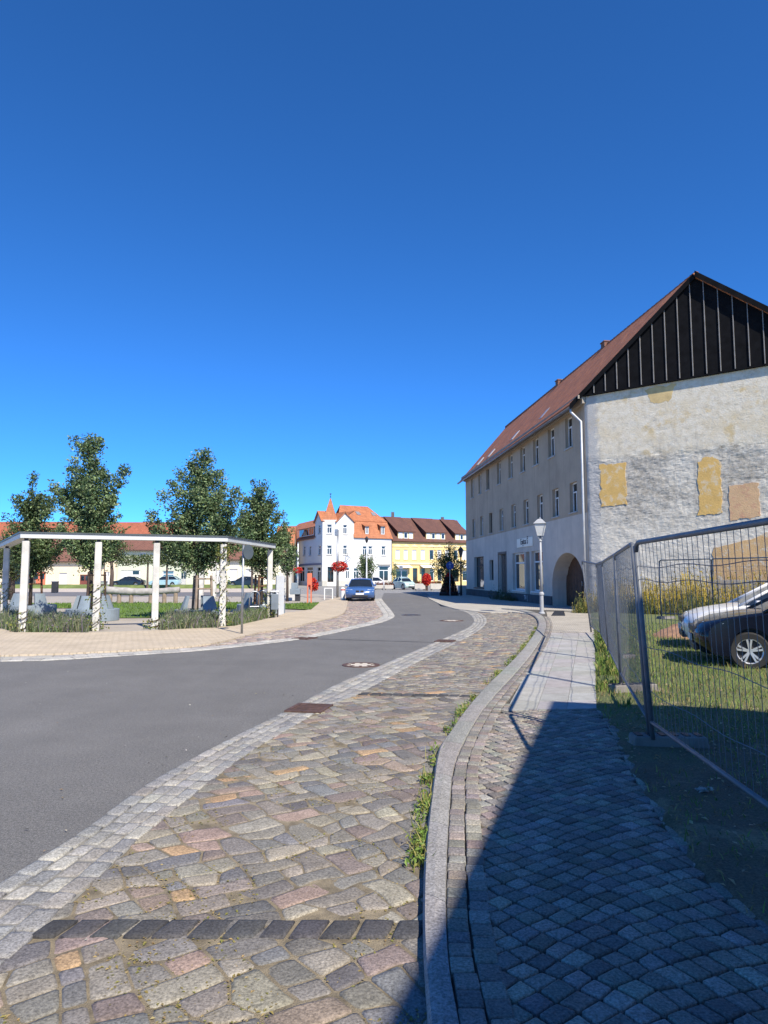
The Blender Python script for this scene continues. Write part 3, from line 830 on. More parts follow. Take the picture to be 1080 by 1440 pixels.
# ------------------------------------------------------------------ walls and windows
class Wall:
    def __init__(s, p0, p1, flip=False):
        s.p0 = Vector((p0[0], p0[1])); s.d = (Vector((p1[0], p1[1])) - s.p0); s.len = s.d.length; s.d.normalize()
        s.n = Vector((s.d.y, -s.d.x)) * (-1 if flip else 1)
    def pt(s, a, z, o=0.0):
        q = s.p0 + s.d * a + s.n * o
        return Vector((q.x, q.y, z))
    def hit(s, px, py, o=0.0):
        d = ray(px, py); q = s.p0 + s.n * o
        t = q.dot(s.n) / Vector((d.x, d.y)).dot(s.n)
        p = Vector((d.x * t, d.y * t))
        return (p - q).dot(s.d), EYE + d.z * t
    def rect(s, x0, y0, x1, y1, o=0.0):
        """s range and z range of a picture rectangle on this wall"""
        ym, xm = (y0 + y1) / 2, (x0 + x1) / 2
        a, b = s.hit(x0, ym, o)[0], s.hit(x1, ym, o)[0]
        z1, z0 = s.hit(xm, y0, o)[1], s.hit(xm, y1, o)[1]
        return (min(a, b), max(a, b), z0, z1)

def wbox(mb, W, a0, a1, z0, z1, o0, o1, mi=0, col=None):
    b = [W.pt(a0, z0, o0), W.pt(a1, z0, o0), W.pt(a1, z0, o1), W.pt(a0, z0, o1)]
    t = [W.pt(a0, z1, o0), W.pt(a1, z1, o0), W.pt(a1, z1, o1), W.pt(a0, z1, o1)]
    mb.hexa(b, t, mi, col)

def wall_faces(mb, W, a0, a1, z0, z1, ops=(), depth=0.16, mi=0, zsplit=None):
    A = sorted({round(v, 4) for v in [a0, a1] + [v for o in ops for v in o[:2]] if a0 <= v <= a1})
    Zs = sorted({round(v, 4) for v in [z0, z1] + ([zsplit] if zsplit else []) + [v for o in ops for v in o[2:4]] if z0 <= v <= z1})
    for i in range(len(A) - 1):
        for j in range(len(Zs) - 1):
            ca, cz = (A[i] + A[i + 1]) / 2, (Zs[j] + Zs[j + 1]) / 2
            if any(o[0] < ca < o[1] and o[2] < cz < o[3] for o in ops): continue
            mb.poly([W.pt(A[i], Zs[j]), W.pt(A[i + 1], Zs[j]), W.pt(A[i + 1], Zs[j + 1]), W.pt(A[i], Zs[j + 1])], mi=(1 if zsplit and cz < zsplit else mi))
    for o in ops:
        m_ = 1 if zsplit and (o[2] + o[3]) / 2 < zsplit else mi
        dd = o[4] if len(o) > 4 else depth
        for (x0, y0, x1, y1) in ((o[0], o[2], o[1], o[2]), (o[1], o[2], o[1], o[3]), (o[1], o[3], o[0], o[3]), (o[0], o[3], o[0], o[2])):
            mb.poly([W.pt(x0, y0), W.pt(x1, y1), W.pt(x1, y1, -dd), W.pt(x0, y0, -dd)], mi=m_)

def window(W, op, parent, fm=None, pm=None, fw=0.07, cols=2, transom=0.3, depth=0.16, sill=None, sillm=None, name='window', pane='pane'):
    """frame with mullions set back in its opening; the pane and the sill are its pieces"""
    fm = fm or WHITE; pm = pm or GLASS
    a0, a1, z0, z1 = op[:4]; d = -depth
    mb = MB()
    def fr(x0, x1, y0, y1, o=0.0): wbox(mb, W, x0, x1, y0, y1, d - 0.02, d + 0.04 + o)
    fr(a0, a0 + fw, z0, z1); fr(a1 - fw, a1, z0, z1); fr(a0 + fw, a1 - fw, z0, z0 + fw); fr(a0 + fw, a1 - fw, z1 - fw, z1)
    zt = None
    if transom:
        zt = z1 - (z1 - z0) * transom; fr(a0 + fw, a1 - fw, zt - fw / 2, zt + fw / 2, 0.004)
    for i in range(1, cols):
        x = a0 + (a1 - a0) * i / cols
        fr(x - fw * 0.45, x + fw * 0.45, z0 + fw, (zt - fw / 2) if zt else z1 - fw, 0.002)
    f = mb.build(name, fm, parent)
    mb = MB(); mb.poly([W.pt(a0 + 0.01, z0 + 0.01, d + 0.005), W.pt(a1 - 0.01, z0 + 0.01, d + 0.005), W.pt(a1 - 0.01, z1 - 0.01, d + 0.005), W.pt(a0 + 0.01, z1 - 0.01, d + 0.005)])
    mb.build(pane, pm, f)
    if sill:
        mb = MB(); wbox(mb, W, a0 - 0.06, a1 + 0.06, z0 - sill, z0 - 0.004, -depth + 0.05, 0.07); mb.build('sill', sillm or fm, f)
    return f

def slab_roof(mb, pts, thick=0.14, mi=0):
    """a roof plane from its four (or three) corners, eave first, with tile coordinates in metres and real thickness"""
    p = [Vector(q) for q in pts]
    u = (p[1] - p[0]).normalized(); n = u.cross(p[2] - p[0]).normalized()
    if n.z < 0: n = -n
    v = n.cross(u).normalized()
    uv = [((q - p[0]).dot(u), (q - p[0]).dot(v)) for q in p]
    mb.poly(p, uv=uv, mi=mi)
    lo = [q - n * thick for q in p]
    mb.poly(lo[::-1], uv=uv[::-1], mi=mi)
    for i in range(len(p)):
        j = (i + 1) % len(p); mb.poly([p[i], lo[i], lo[j], p[j]], uv=[(0, 0), (0, 0.1), (0.1, 0.1), (0.1, 0)], mi=mi)

def text(name, body, size, W, a, z, o, m, parent, ext=0.012, left=False):
    c = bpy.data.curves.new(name, 'FONT'); c.body = body; c.size = size; c.extrude = ext; c.align_x = 'CENTER'; c.align_y = 'CENTER'
    c.materials.append(m)
    tmp = bpy.data.objects.new(name + '_outline', c); COL.objects.link(tmp); bpy.context.view_layer.update()
    me = bpy.data.meshes.new_from_object(tmp.evaluated_get(bpy.context.evaluated_depsgraph_get())); bpy.data.objects.remove(tmp)
    ob = bpy.data.objects.new(name, me); COL.objects.link(ob); ob.parent = parent
    p = W.pt(a, z, o); q = parent; off = Vector((0, 0, 0))
    while q: off += q.location; q = q.parent
    ob.location = p - off
    x = W.d if W.n.dot(Vector((W.d.y, -W.d.x))) > 0 else -W.d
    X, Y, N_ = Vector((x.x, x.y, 0)), Vector((0, 0, 1)), Vector((W.n.x, W.n.y, 0))
    ob.rotation_euler = Matrix((X, Y, N_)).transposed().to_euler()
    return ob

# ------------------------------------------------------------------ the grey house with the bare gable
C0 = G(829.5, 857, ZS).to_2d()
fd = Vector((-88 / F * cP, 1.0)).normalized(); gd = Vector((1210 / F * cP, -1.0)).normalized()
FW = Wall(C0, C0 + fd * 27.4, flip=True); GW = Wall(C0, C0 + gd * 9.4)
if FW.n.dot(C0) > 0: FW.n = -FW.n
if GW.n.dot(C0) > 0: GW.n = -GW.n
EAVE = FW.hit(815, 560)[1]; PEAK = GW.hit(980, 389)
apex_s, apex_z = PEAK; GL_ = apex_s * 2
house = thing('grey_house', (C0.x, C0.y, 0), 'long grey plastered three-storey house with a bare patched gable and black boarded roof end', 'house')
# facade openings from the picture
ups = [(801.9, 583.5, 632), (776.8, 600, 646.5), (754.6, 614.5, 658), (735.8, 626.5, 667), (718.5, 637.5, 675), (701.8, 647.5, 682.5), (686.2, 657.5, 689), (674.9, 664.5, 695), (664.2, 671.5, 700)]
los = [(806.3, 679, 722.5), (781, 687.5, 729), (759, 695, 734), (739.2, 701.5, 738.5), (721.6, 707.5, 743), (704.5, 714, 747), (689.5, 720, 752), (676.8, 724, 753), (665.8, 729, 756)]
def even(lst, zlo, zhi, wd):
    s0 = FW.hit(lst[0][0], 700)[0]; s1 = FW.hit(lst[-1][0], 700)[0]; out = []
    for px, a, b in lst:
        s_ = FW.hit(px, 700)[0]; out.append((s_ - wd / 2, s_ + wd / 2, zlo, zhi, 0.2))
    return out
top_ops = even(ups, 8.0, 9.58, 0.98); mid_ops = even(los, 4.72, 6.2, 0.98)
ground = {k: FW.rect(*v) for k, v in dict(shop_a=(747.5, 777, 763.5, 831.5), shop_b=(721, 777, 737.5, 832), door=(701.5, 777.5, 711.8, 838), small=(688.3, 787.4, 693.9, 816), far=(667, 783.6, 680.3, 826.8)).items()}
ga = FW.hit(776.5, 820)[0]; gb = FW.hit(822, 820)[0]; g0, g1 = min(ga, gb), max(ga, gb)
gz = FW.hit(800, 777)[1]; spring = gz - (g1 - g0) * 0.36
for k in ('shop_a', 'shop_b'): ground[k] = (ground[k][0], ground[k][1], 0.72, 3.05)
ground['door'] = (ground['door'][0], ground['door'][1], 0.35, 3.1); ground['far'] = (ground['far'][0], ground['far'][1], 0.7, 3.1)
pil = (ground['shop_a'][1] + 0.35, ground['shop_b'][0] - 0.3, 0.35, 3.05)
ops = top_ops + mid_ops + [tuple(list(ground[k]) + [0.28]) for k in ground] + [tuple(list(pil) + [0.35])] + [(g0, g1, 0.0, gz, 1.0)]
ZSPL = 4.55
def plaster(name, col, dirt):
    m = bpy.data.materials.new(name); nt, N, L, b = nodes(m); co = objco(nt); b.inputs['Roughness'].default_value = 0.95
    c = ramp(nt, noisetex(nt, co, 0.55, 6, 0.7), [(0.3, tuple(v * 0.82 for v in col)), (0.55, col), (0.75, tuple(v * 1.1 for v in col))])
    mp = N.new('ShaderNodeMapping'); mp.inputs['Scale'].default_value = (3.0, 3.0, 0.16); L.new(co, mp.inputs[0])
    c = mixc(nt, ramp(nt, noisetex(nt, mp.outputs[0], 1.0, 5, 0.65), [(0.52, (0,) * 3), (0.74, (0.55,) * 3)]), c, dirt)
    c = mixc(nt, ramp(nt, noisetex(nt, co, 2.2, 6, 0.75), [(0.66, (0,) * 3), (0.71, (0.6,) * 3)]), c, tuple(v * 1.25 for v in dirt))
    L.new(c, b.inputs['Base Color']); bump(nt, b, noisetex(nt, co, 40, 5, 0.7), 0.6, 0.012)
    MATS[name] = m; return m
plaster_up = plaster('brown_grey_plaster', (0.46, 0.365, 0.265), (0.26, 0.205, 0.145))
plaster_lo = plaster('blue_grey_plaster', (0.62, 0.545, 0.46), (0.42, 0.37, 0.31))
mb = MB(); wall_faces(mb, FW, 0, FW.len, 0.0, EAVE, ops, zsplit=ZSPL)
# arch spandrels of the gateway
gc, rad, rise = (g0 + g1) / 2, (g1 - g0) / 2, gz - spring
arc = [(gc + rad * math.cos(math.pi * k / 20), spring + rise * math.sin(math.pi * k / 20)) for k in range(21)]
mb2 = MB()
for side_ in (0, 1):
    seg = arc[:11] if side_ == 0 else arc[10:]
    corner = (g1, gz) if side_ == 0 else (g0, gz)
    for p, q in zip(seg, seg[1:]): mb.poly([FW.pt(*corner), FW.pt(*p), FW.pt(*q)], mi=1)
for p, q in zip(arc, arc[1:]): mb.poly([FW.pt(*p), FW.pt(*q), FW.pt(*q, -0.85), FW.pt(*p, -0.85)], mi=1)
mb.build('facade_wall', [plaster_up, plaster_lo], house, fix=False)
# plinth, ledge and cornice
mb = MB(); holes = sorted([(g0, g1)] + [(ground['door'][0], ground['door'][1])]); x = 0.0
for a, b in holes + [(FW.len, FW.len)]:
    if a - x > 0.05: wbox(mb, FW, x + 0.004, a - 0.01, 0.0, 0.52, -0.05, 0.045)
    x = b + 0.01
mb.build('plinth', mat('dark_plinth', (0.085, 0.083, 0.085), 0.95, 0.25, 1.5, 0.4, 40), house)
mb = MB(); wbox(mb, FW, -0.1, FW.len + 0.15, EAVE - 0.42, EAVE - 0.2, -0.02, 0.14); wbox(mb, FW, -0.1, FW.len + 0.15, EAVE - 0.2, EAVE - 0.03, -0.02, 0.34)
mb.build('cornice', mat('cornice_plaster', (0.32, 0.28, 0.23), 0.95, 0.2, 1.2, 0.3, 40), house)
old = mat('old_window_paint', (0.75, 0.74, 0.71), 0.6, 0.2, 5)
board = mat('boarded_opening', (0.20, 0.18, 0.155), 0.9, 0.25, 3)
for i, o_ in enumerate(top_ops):
    window(FW, o_, house, fm=old if i != 6 else board, pm=GLASS if i != 6 else board, cols=2, transom=0.32, depth=0.2, sill=0.07, sillm=mat('stone_sill', (0.42, 0.42, 0.41), 0.85, 0.15))
for i, o_ in enumerate(mid_ops):
    window(FW, o_, house, fm=old if i not in (6,) else DARKW, pm=GLASS if i not in (6,) else board, cols=2, transom=0.32, depth=0.2, sill=0.06, sillm=MATS['stone_sill'])
SHOPG = mat('shop_glass', (0.03, 0.035, 0.04), 0.03, 0.3, 0.8, spec=1.0)
for k in ('shop_a', 'shop_b'): window(FW, ground[k], house, cols=1, transom=0.27, depth=0.22, fw=0.09, pm=SHOPG, name='shop_window', sill=0.08)
window(FW, ground['far'], house, fm=DARKW, cols=1, transom=0.3, depth=0.26, fw=0.06, pm=SHOPG, name='shop_window', sill=0.08, sillm=BLACKM)
window(FW, ground['small'], house, fm=DARKW, cols=1, transom=0.0, depth=0.24, fw=0.05)
mb = MB(); wbox(mb, FW, pil[0], pil[1], pil[2], pil[3], -0.33, -0.26); d_ = mb.build('shop_door', mat('blue_grey_door', (0.17, 0.18, 0.2), 0.6, 0.15, 4), house)
mb = MB(); mb.tube([FW.pt(pil[0] + 0.12, 1.1, -0.22), FW.pt(pil[0] + 0.12, 1.4, -0.22)], 0.018); mb.build('handle', GALV, d_)
a0, a1, z0, z1 = ground['door']
mb = MB(); wbox(mb, FW, a0 + 0.02, a1 - 0.02, z0, z1 - 0.02, -0.26, -0.2)
for k in range(2):
    for j in range(4): wbox(mb, FW, a0 + 0.14 + k * (a1 - a0 - 0.2) / 2, a0 + (k + 1) * (a1 - a0 - 0.2) / 2, z0 + 0.15 + j * 0.66, z0 + 0.7 + j * 0.66, -0.2, -0.17)
d_ = mb.build('old_door', mat('weathered_door', (0.10, 0.085, 0.07), 0.8, 0.4, 5, 0.3, 30), house)
mb = MB(); mb.tube([FW.pt(a0 + 0.2, 1.35, -0.15), FW.pt(a0 + 0.34, 1.35, -0.15)], 0.015); mb.build('handle', BLACKM, d_)
mb = MB(); wbox(mb, FW, a0 - 0.16, a0 - 0.01, 0.35, z1 + 0.15, -0.02, 0.02); wbox(mb, FW, a1 + 0.01, a1 + 0.16, 0.35, z1 + 0.15, -0.02, 0.02); wbox(mb, FW, a0 - 0.01, a1 + 0.01, z1 + 0.003, z1 + 0.15, -0.02, 0.022)
mb.build('door_surround', mat('brownstone', (0.19, 0.145, 0.115), 0.9, 0.2, 3, 0.3, 40), house)
# gate: two boarded leaves with an arched head
mb = MB(); pts = [(g0, 0.02), (g1, 0.02)] + [(a, b) for a, b in arc]
front = [FW.pt(a, b, -0.8) for a, b in pts]; back = [FW.pt(a, b, -0.9) for a, b in pts]
mb.poly(front); mb.poly(back[::-1])
for k in range(11):
    a = g0 + (g1 - g0) * (k + 0.5) / 11; h = spring + rise * math.sqrt(max(0, 1 - ((a - gc) / rad) ** 2)) - 0.1
    wd = (g1 - g0) / 11 - 0.03; wbox(mb, FW, a - wd / 2, a + wd / 2, 0.05, h - 0.06, -0.8, -0.765 + U(-0.006, 0.006))
g_ = mb.build('gate', mat('gate_boards', (0.085, 0.042, 0.023), 0.75, 0.4, 5, 0.4, 30), house)
mb = MB(); wbox(mb, FW, gc - 0.05, gc + 0.05, 0.05, gz - 0.14, -0.765, -0.735); mb.build('cover_strip', DARKW, g_)
mb = MB(); wbox(mb, FW, gc - 0.16, gc - 0.12, 1.1, 1.35, -0.76, -0.70); mb.build('handle', GALV, g_)
mb = MB(); wbox(mb, FW, gc - 0.62, gc - 0.34, 1.85, 2.0, -0.765, -0.745); mb.build('name_plate', GALV, g_)
# gable wall with real relief
def gablemat():
    m = bpy.data.materials.new('bare_gable'); nt, N, L, b = nodes(m); b.inputs['Roughness'].default_value = 0.95
    uv = N.new('ShaderNodeTexCoord').outputs['UV']
    sep = N.new('ShaderNodeSeparateXYZ'); L.new(uv, sep.inputs[0])
    def math_(op, a, b_):
        n = N.new('ShaderNodeMath'); n.operation = op
        for i, v in enumerate((a, b_)):
            if isinstance(v, (int, float)): n.inputs[i].default_value = v
            else: L.new(v, n.inputs[i])
        return n.outputs[0]
    n1 = noisetex(nt, uv, 0.9, 6, 0.65); n2 = noisetex(nt, uv, 3.5, 5, 0.7); n3 = noisetex(nt, uv, 14, 4, 0.7)
    cream = ramp(nt, n2, [(0.3, (0.56, 0.485, 0.36)), (0.5, (0.70, 0.625, 0.49)), (0.72, (0.77, 0.71, 0.60))])
    cream = mixc(nt, ramp(nt, n1, [(0.55, (0, 0, 0)), (0.64, (0.75,) * 3)]), cream, (0.60, 0.44, 0.20))
    cream = mixc(nt, ramp(nt, noisetex(nt, uv, 1.7, 5, 0.7), [(0.60, (0, 0, 0)), (0.70, (0.6,) * 3)]), cream, (0.36, 0.34, 0.32))
    mp = N.new('ShaderNodeMapping'); mp.inputs['Scale'].default_value = (1.0, 2.4, 1.0); L.new(uv, mp.inputs[0])
    v = N.new('ShaderNodeTexVoronoi'); v.feature = 'DISTANCE_TO_EDGE'; v.inputs['Scale'].default_value = 3.2; L.new(mp.outputs[0], v.inputs[0])
    grey = ramp(nt, n2, [(0.3, (0.30, 0.27, 0.22)), (0.5, (0.45, 0.41, 0.345)), (0.72, (0.62, 0.57, 0.485))])
    grey = mixc(nt, 1.0, grey, ramp(nt, v.outputs[0], [(0.0, (0.78, 0.77, 0.75)), (0.12, (1.0,) * 3)]), 'MULTIPLY')
    lowc = ramp(nt, n2, [(0.3, (0.54, 0.495, 0.415)), (0.6, (0.70, 0.655, 0.56)), (0.75, (0.76, 0.715, 0.62))])
    z = sep.outputs[1]
    zz = math_('ADD', z, math_('MULTIPLY', math_('SUBTRACT', n1, 0.5), 1.0))
    t = ramp(nt, math_('DIVIDE', zz, 10.0), [(0.33, (0,) * 3), (0.46, (1,) * 3)])
    br = N.new('ShaderNodeMix'); br.data_type = 'RGBA'; br.blend_type = 'MULTIPLY'; br.inputs[0].default_value = 1.0; L.new(t, br.inputs[6]); L.new(ramp(nt, noisetex(nt, uv, 0.55, 6, 0.7), [(0.40, (0.25,) * 3), (0.56, (1,) * 3)]), br.inputs[7])
    low = mixc(nt, br.outputs[2], lowc, grey)
    zs_ = math_('ADD', z, math_('MULTIPLY', math_('SUBTRACT', n2, 0.5), 0.8))
    t = ramp(nt, math_('DIVIDE', zs_, 10.0), [(0.675, (0,) * 3), (0.705, (1,) * 3)])
    cream = mixc(nt, ramp(nt, noisetex(nt, uv, 0.7, 6, 0.7), [(0.5, (0,) * 3), (0.62, (0.6,) * 3)]), cream, (0.66, 0.55, 0.37))
    c = mixc(nt, t, low, cream)
    ms_ = N.new('ShaderNodeMapping'); ms_.inputs['Scale'].default_value = (2.6, 0.22, 1.0); L.new(uv, ms_.inputs[0])
    c = mixc(nt, ramp(nt, noisetex(nt, ms_.outputs[0], 1.0, 6, 0.7), [(0.56, (0,) * 3), (0.74, (0.5,) * 3)]), c, (0.30, 0.27, 0.23))
    e = math_('ADD', sep.outputs[0], math_('MULTIPLY', math_('SUBTRACT', n2, 0.5), 0.9))
    t = ramp(nt, e, [(0.5, (0.75,) * 3), (0.75, (0,) * 3)])
    c = mixc(nt, t, c, (0.40, 0.40, 0.40))
    c = mixc(nt, ramp(nt, n3, [(0.66, (0,) * 3), (0.72, (0.55,) * 3)]), c, (0.2, 0.18, 0.16))
    L.new(c, b.inputs['Base Color'])
    bump(nt, b, n3, 0.5, 0.025)
    return m
mb = MB(); nx, nz = 170, 190; H_ = EAVE + 0.1
for i in range(nx + 1):
    for j in range(nz + 1):
        s_, z = GL_ * i / nx, H_ * j / nz
        zn = z + 0.3 * noise.noise((s_ * 2, z * 2, 2))
        up_ = zn > 6.95
        k = (0.22 if up_ else 0.85) * (0.75 if 3.9 < zn else 0.6)
        r_ = 0.03 * noise.noise((s_ * 1.8, z * 3.2, 0)) + 0.019 * noise.noise((s_ * 6, z * 11, 5)) + 0.011 * noise.noise((s_ * 20, z * 26, 6))
        if noise.noise((s_ * 0.8, z * 0.8, 12)) > 0.15 and up_: k *= 0.3
        edge = min(1, s_ / 0.15, (GL_ - s_) / 0.2)
        p = GW.pt(s_, z, (0.05 + r_ * k) * max(0, edge) - 0.03 * max(0, min(1, (7.2 - zn) / 0.8)))
        mb.v.append(tuple(p))
vid = lambda i, j: i * (nz + 1) + j
for i in range(nx):
    for j in range(nz):
        mb.f.append([vid(i, j), vid(i + 1, j), vid(i + 1, j + 1), vid(i, j + 1)]); mb.c.append(None); mb.m.append(0)
        mb.u.append([(GL_ * a / nx, H_ * b / nz) for a, b in ((i, j), (i + 1, j), (i + 1, j + 1), (i, j + 1))])
mb.hasuv = True
mb.build('gable_wall', gablemat(), house, smooth=False, fix=False)
# patches of old coloured plaster left by the house that stood here
def flaky(name, col, under):
    m = bpy.data.materials.new(name); nt, N, L, b = nodes(m); co = objco(nt); b.inputs['Roughness'].default_value = 0.95
    c = ramp(nt, noisetex(nt, co, 2.0, 6, 0.7), [(0.3, tuple(v * 0.8 for v in col)), (0.6, col)])
    c = mixc(nt, ramp(nt, noisetex(nt, co, 3.2, 7, 0.75), [(0.53, (0,) * 3), (0.60, (0.85,) * 3)]), c, under)
    L.new(c, b.inputs['Base Color']); bump(nt, b, noisetex(nt, co, 18, 5, 0.7), 0.7, 0.02); MATS[name] = m; return m
ORN = flaky('ochre_plaster', (0.70, 0.45, 0.15), (0.66, 0.54, 0.36)); PEACH = flaky('peach_plaster', (0.66, 0.43, 0.24), (0.55, 0.30, 0.19))
def patch(pxs, m, label=None, sub=14, o=0.04):
    P2 = [Vector(GW.hit(*p)) for p in pxs]; out = []
    for a, b in zip(P2, P2[1:] + P2[:1]):
        for k in range(sub):
            q = a.lerp(b, k / sub); out.append(q + Vector((noise.noise((q.x * 5, q.y * 5, 1)), noise.noise((q.x * 5, q.y * 5, 7)))) * 0.09 + Vector((noise.noise((q.x * 17, q.y * 17, 3)), noise.noise((q.x * 17, q.y * 17, 4)))) * 0.05)
    mb = MB(); mb.poly([GW.pt(q.x, q.y, o) for q in out])
    for p, q in zip(out, out[1:] + out[:1]): mb.poly([GW.pt(p.x, p.y, o), GW.pt(q.x, q.y, o), GW.pt(q.x, q.y, 0.0), GW.pt(p.x, p.y, 0.0)])
    x = mb.build('plaster_patch', m, house); x['label'] = label
patch([(844, 654), (880, 650), (882, 709), (846, 713)], ORN, 'square patch of ochre plaster on the gable')
patch([(982, 652), (990, 643), (1003, 642), (1013, 650), (1016, 721), (983, 726)], ORN, 'round topped ochre plaster patch like a filled window')
patch([(1024, 683), (1066, 679), (1070, 727), (1028, 732)], PEACH, 'peach plaster patch with red flaking foot')
patch([(905, 548), (952, 540), (940, 565), (920, 568)], mat('pale_ochre_plaster', (0.62, 0.46, 0.22), 0.95, 0.2, 2, 0.5, 30), 'pale ochre plaster remnant below the black boards', o=0.055)
patch([(1003, 772), (1112, 742), (1130, 858), (1006, 858)], flaky('sandy_plaster', (0.62, 0.41, 0.20), (0.58, 0.52, 0.42)), 'large sandy plaster field low on the gable')
# boarded roof end, battens, roof
BL = mat('black_boarding', (0.0075, 0.0075, 0.0085), 0.9, 0.35, 3, 0.3, 40, spec=0.12)
sl_l = (apex_z - EAVE) / apex_s
mb = MB(); tri = [(-0.06, EAVE - 0.05), (GL_ + 0.06, EAVE - 0.05), (apex_s, apex_z)]
mb.poly([GW.pt(a, z, 0.14) for a, z in tri]); mb.poly([GW.pt(a, z, 0.0) for a, z in tri][::-1])
for p, q in zip(tri, tri[1:] + tri[:1]): mb.poly([GW.pt(*p, 0.14), GW.pt(*q, 0.14), GW.pt(*q, 0.0), GW.pt(*p, 0.0)])
cl = mb.build('gable_cladding', BL, house)
batm = mat('grey_batten', (0.22, 0.21, 0.2), 0.7, 0.2, 4)
nb = 19
for k in range(1, nb):
    a = GL_ * k / nb; top = EAVE + sl_l * min(a, GL_ - a) - 0.06
    if top - EAVE < 0.25: continue
    mb = MB(); wbox(mb, GW, a - 0.016, a + 0.016, EAVE - 0.02, top, 0.141, 0.18); mb.build('batten', batm, cl)
mb = MB(); wbox(mb, GW, -0.04, GL_ + 0.04, EAVE - 0.1, EAVE - 0.052, -0.02, 0.2); mb.build('drip_board', BL, cl)
off = fd * (FW.len + 0.25)
def P3(s_, z, along): q = GW.pt(s_, z) + Vector((along.x, along.y, 0)); return q
ovl = GW.n * 0.22; ovl3 = Vector((ovl.x, ovl.y, 0))
TR = tile_mat('old_red_tiles', (0.50, 0.185, 0.075), (0.32, 0.115, 0.052))
fo = Vector((FW.n.x, FW.n.y, 0)); e0 = GW.pt(0, EAVE) ; ridge0 = GW.pt(apex_s, apex_z)
perp = abs(Vector((ridge0 - e0).to_2d()).dot(FW.n)); slope = (apex_z - EAVE) / perp
ew = 0.45
mb = MB()
og = Vector((gd.x, gd.y, 0)) * (ew / abs(gd.dot(FW.n)))
E0 = e0 - og - Vector((0, 0, slope * ew)); f3 = Vector((fd.x, fd.y, 0))
rt = Vector((0, 0, 0.14))
slab_roof(mb, [E0 + rt + ovl3, E0 + rt + f3 * (FW.len + 0.3), ridge0 + rt + f3 * (FW.len + 0.3 - 0.0) - f3 * ((ridge0 - e0).to_2d().dot(fd)), ridge0 + rt + ovl3])
e1 = GW.pt(GL_, EAVE) + og - Vector((0, 0, slope * ew))
slab_roof(mb, [e1 + rt + ovl3, ridge0 + rt + ovl3, ridge0 + rt + f3 * (FW.len + 0.3) - f3 * ((ridge0 - e0).to_2d().dot(fd)), e1 + rt + f3 * (FW.len + 0.3 - (GW.pt(GL_, 0) - e0).to_2d().dot(fd))])
rf = mb.build('roof', TR, house)
mb = MB()
for pa_, pb_ in ((E0 + rt + ovl3 * 1.05, ridge0 + rt + ovl3 * 1.05), (e1 + rt + ovl3 * 1.5, ridge0 + rt + ovl3 * 1.5)):
    dn_ = Vector((0, 0, -0.26)); o3 = Vector((GW.n.x, GW.n.y, 0)) * 0.025; up_ = Vector((0, 0, 0.012))
    mb.hexa([pa_ + dn_, pb_ + dn_, pb_ + dn_ + o3, pa_ + dn_ + o3], [pa_ + up_, pb_ + up_, pb_ + up_ + o3, pa_ + up_ + o3])
mb.build('verge_board', BL, rf)
# ridge tiles, skylights, chimneys
mb = MB(); ra, rb = ridge0 + rt, ridge0 + rt + f3 * (FW.len + 0.3 - (ridge0 - e0).to_2d().dot(fd))
for k in range(70): p, q = ra.lerp(rb, k / 70), ra.lerp(rb, (k + 1) / 70); mb.tube([p, q + Vector((0, 0, 0.02))], 0.11, 8)
mb.build('ridge_tiles', mat('ridge_clay', (0.17, 0.07, 0.045), 0.8, 0.3, 3), rf)
upv = (ridge0 - e0); upv = (Vector((-FW.n.x, -FW.n.y, 0)) * perp + Vector((0, 0, apex_z - EAVE))).normalized(); nr = f3.cross(upv); nr = nr if nr.z > 0 else -nr
for al, uh in ((7.5, 0.9), (13.5, 0.8), (20.0, 0.75), (23.6, 0.7)):
    c = e0 + f3 * al + upv * uh + rt; mb = MB()
    q = [c + f3 * a + upv * b for a, b in ((-0.3, -0.4), (0.3, -0.4), (0.3, 0.4), (-0.3, 0.4))]
    mb.hexa([p - nr * 0.02 for p in q], [p + nr * 0.1 for p in q])
    mb.build('skylight', mat('zinc_sheet', (0.42, 0.42, 0.42), 0.35, 0.15, metal=0.5), rf)
for al in (9.6, 17.4):
    c = ra + f3 * al; mb = MB(); mb.box((c.x, c.y, c.z - 0.1), (0.5, 0.45, 0.6), math.atan2(fd.y, fd.x)); mb.box((c.x, c.y, c.z + 0.22), (0.58, 0.53, 0.06), math.atan2(fd.y, fd.x))
    mb.build('chimney', brick_mat('chimney_brick', (0.2, 0.09, 0.06), (0.16, 0.075, 0.05), (0.18, 0.16, 0.14), 0.25, 0.08), rf)
# far gable, rear wall
PF = FW.p0 + fd * FW.len; PR = GW.p0 + gd * GL_
bk = Vector((-FW.n.x, -FW.n.y)) * (perp * 2)
PB = PF + bk
mb = MB(); mb.poly([(PF.x, PF.y, 0), (PB.x, PB.y, 0), (PB.x, PB.y, EAVE), (*(PF + bk / 2), apex_z), (PF.x, PF.y, EAVE)]); mb.poly([(PB.x, PB.y, 0), (PR.x, PR.y, 0), (PR.x, PR.y, EAVE), (PB.x, PB.y, EAVE)])
mb.build('rear_wall', plaster_up, house, fix=False)
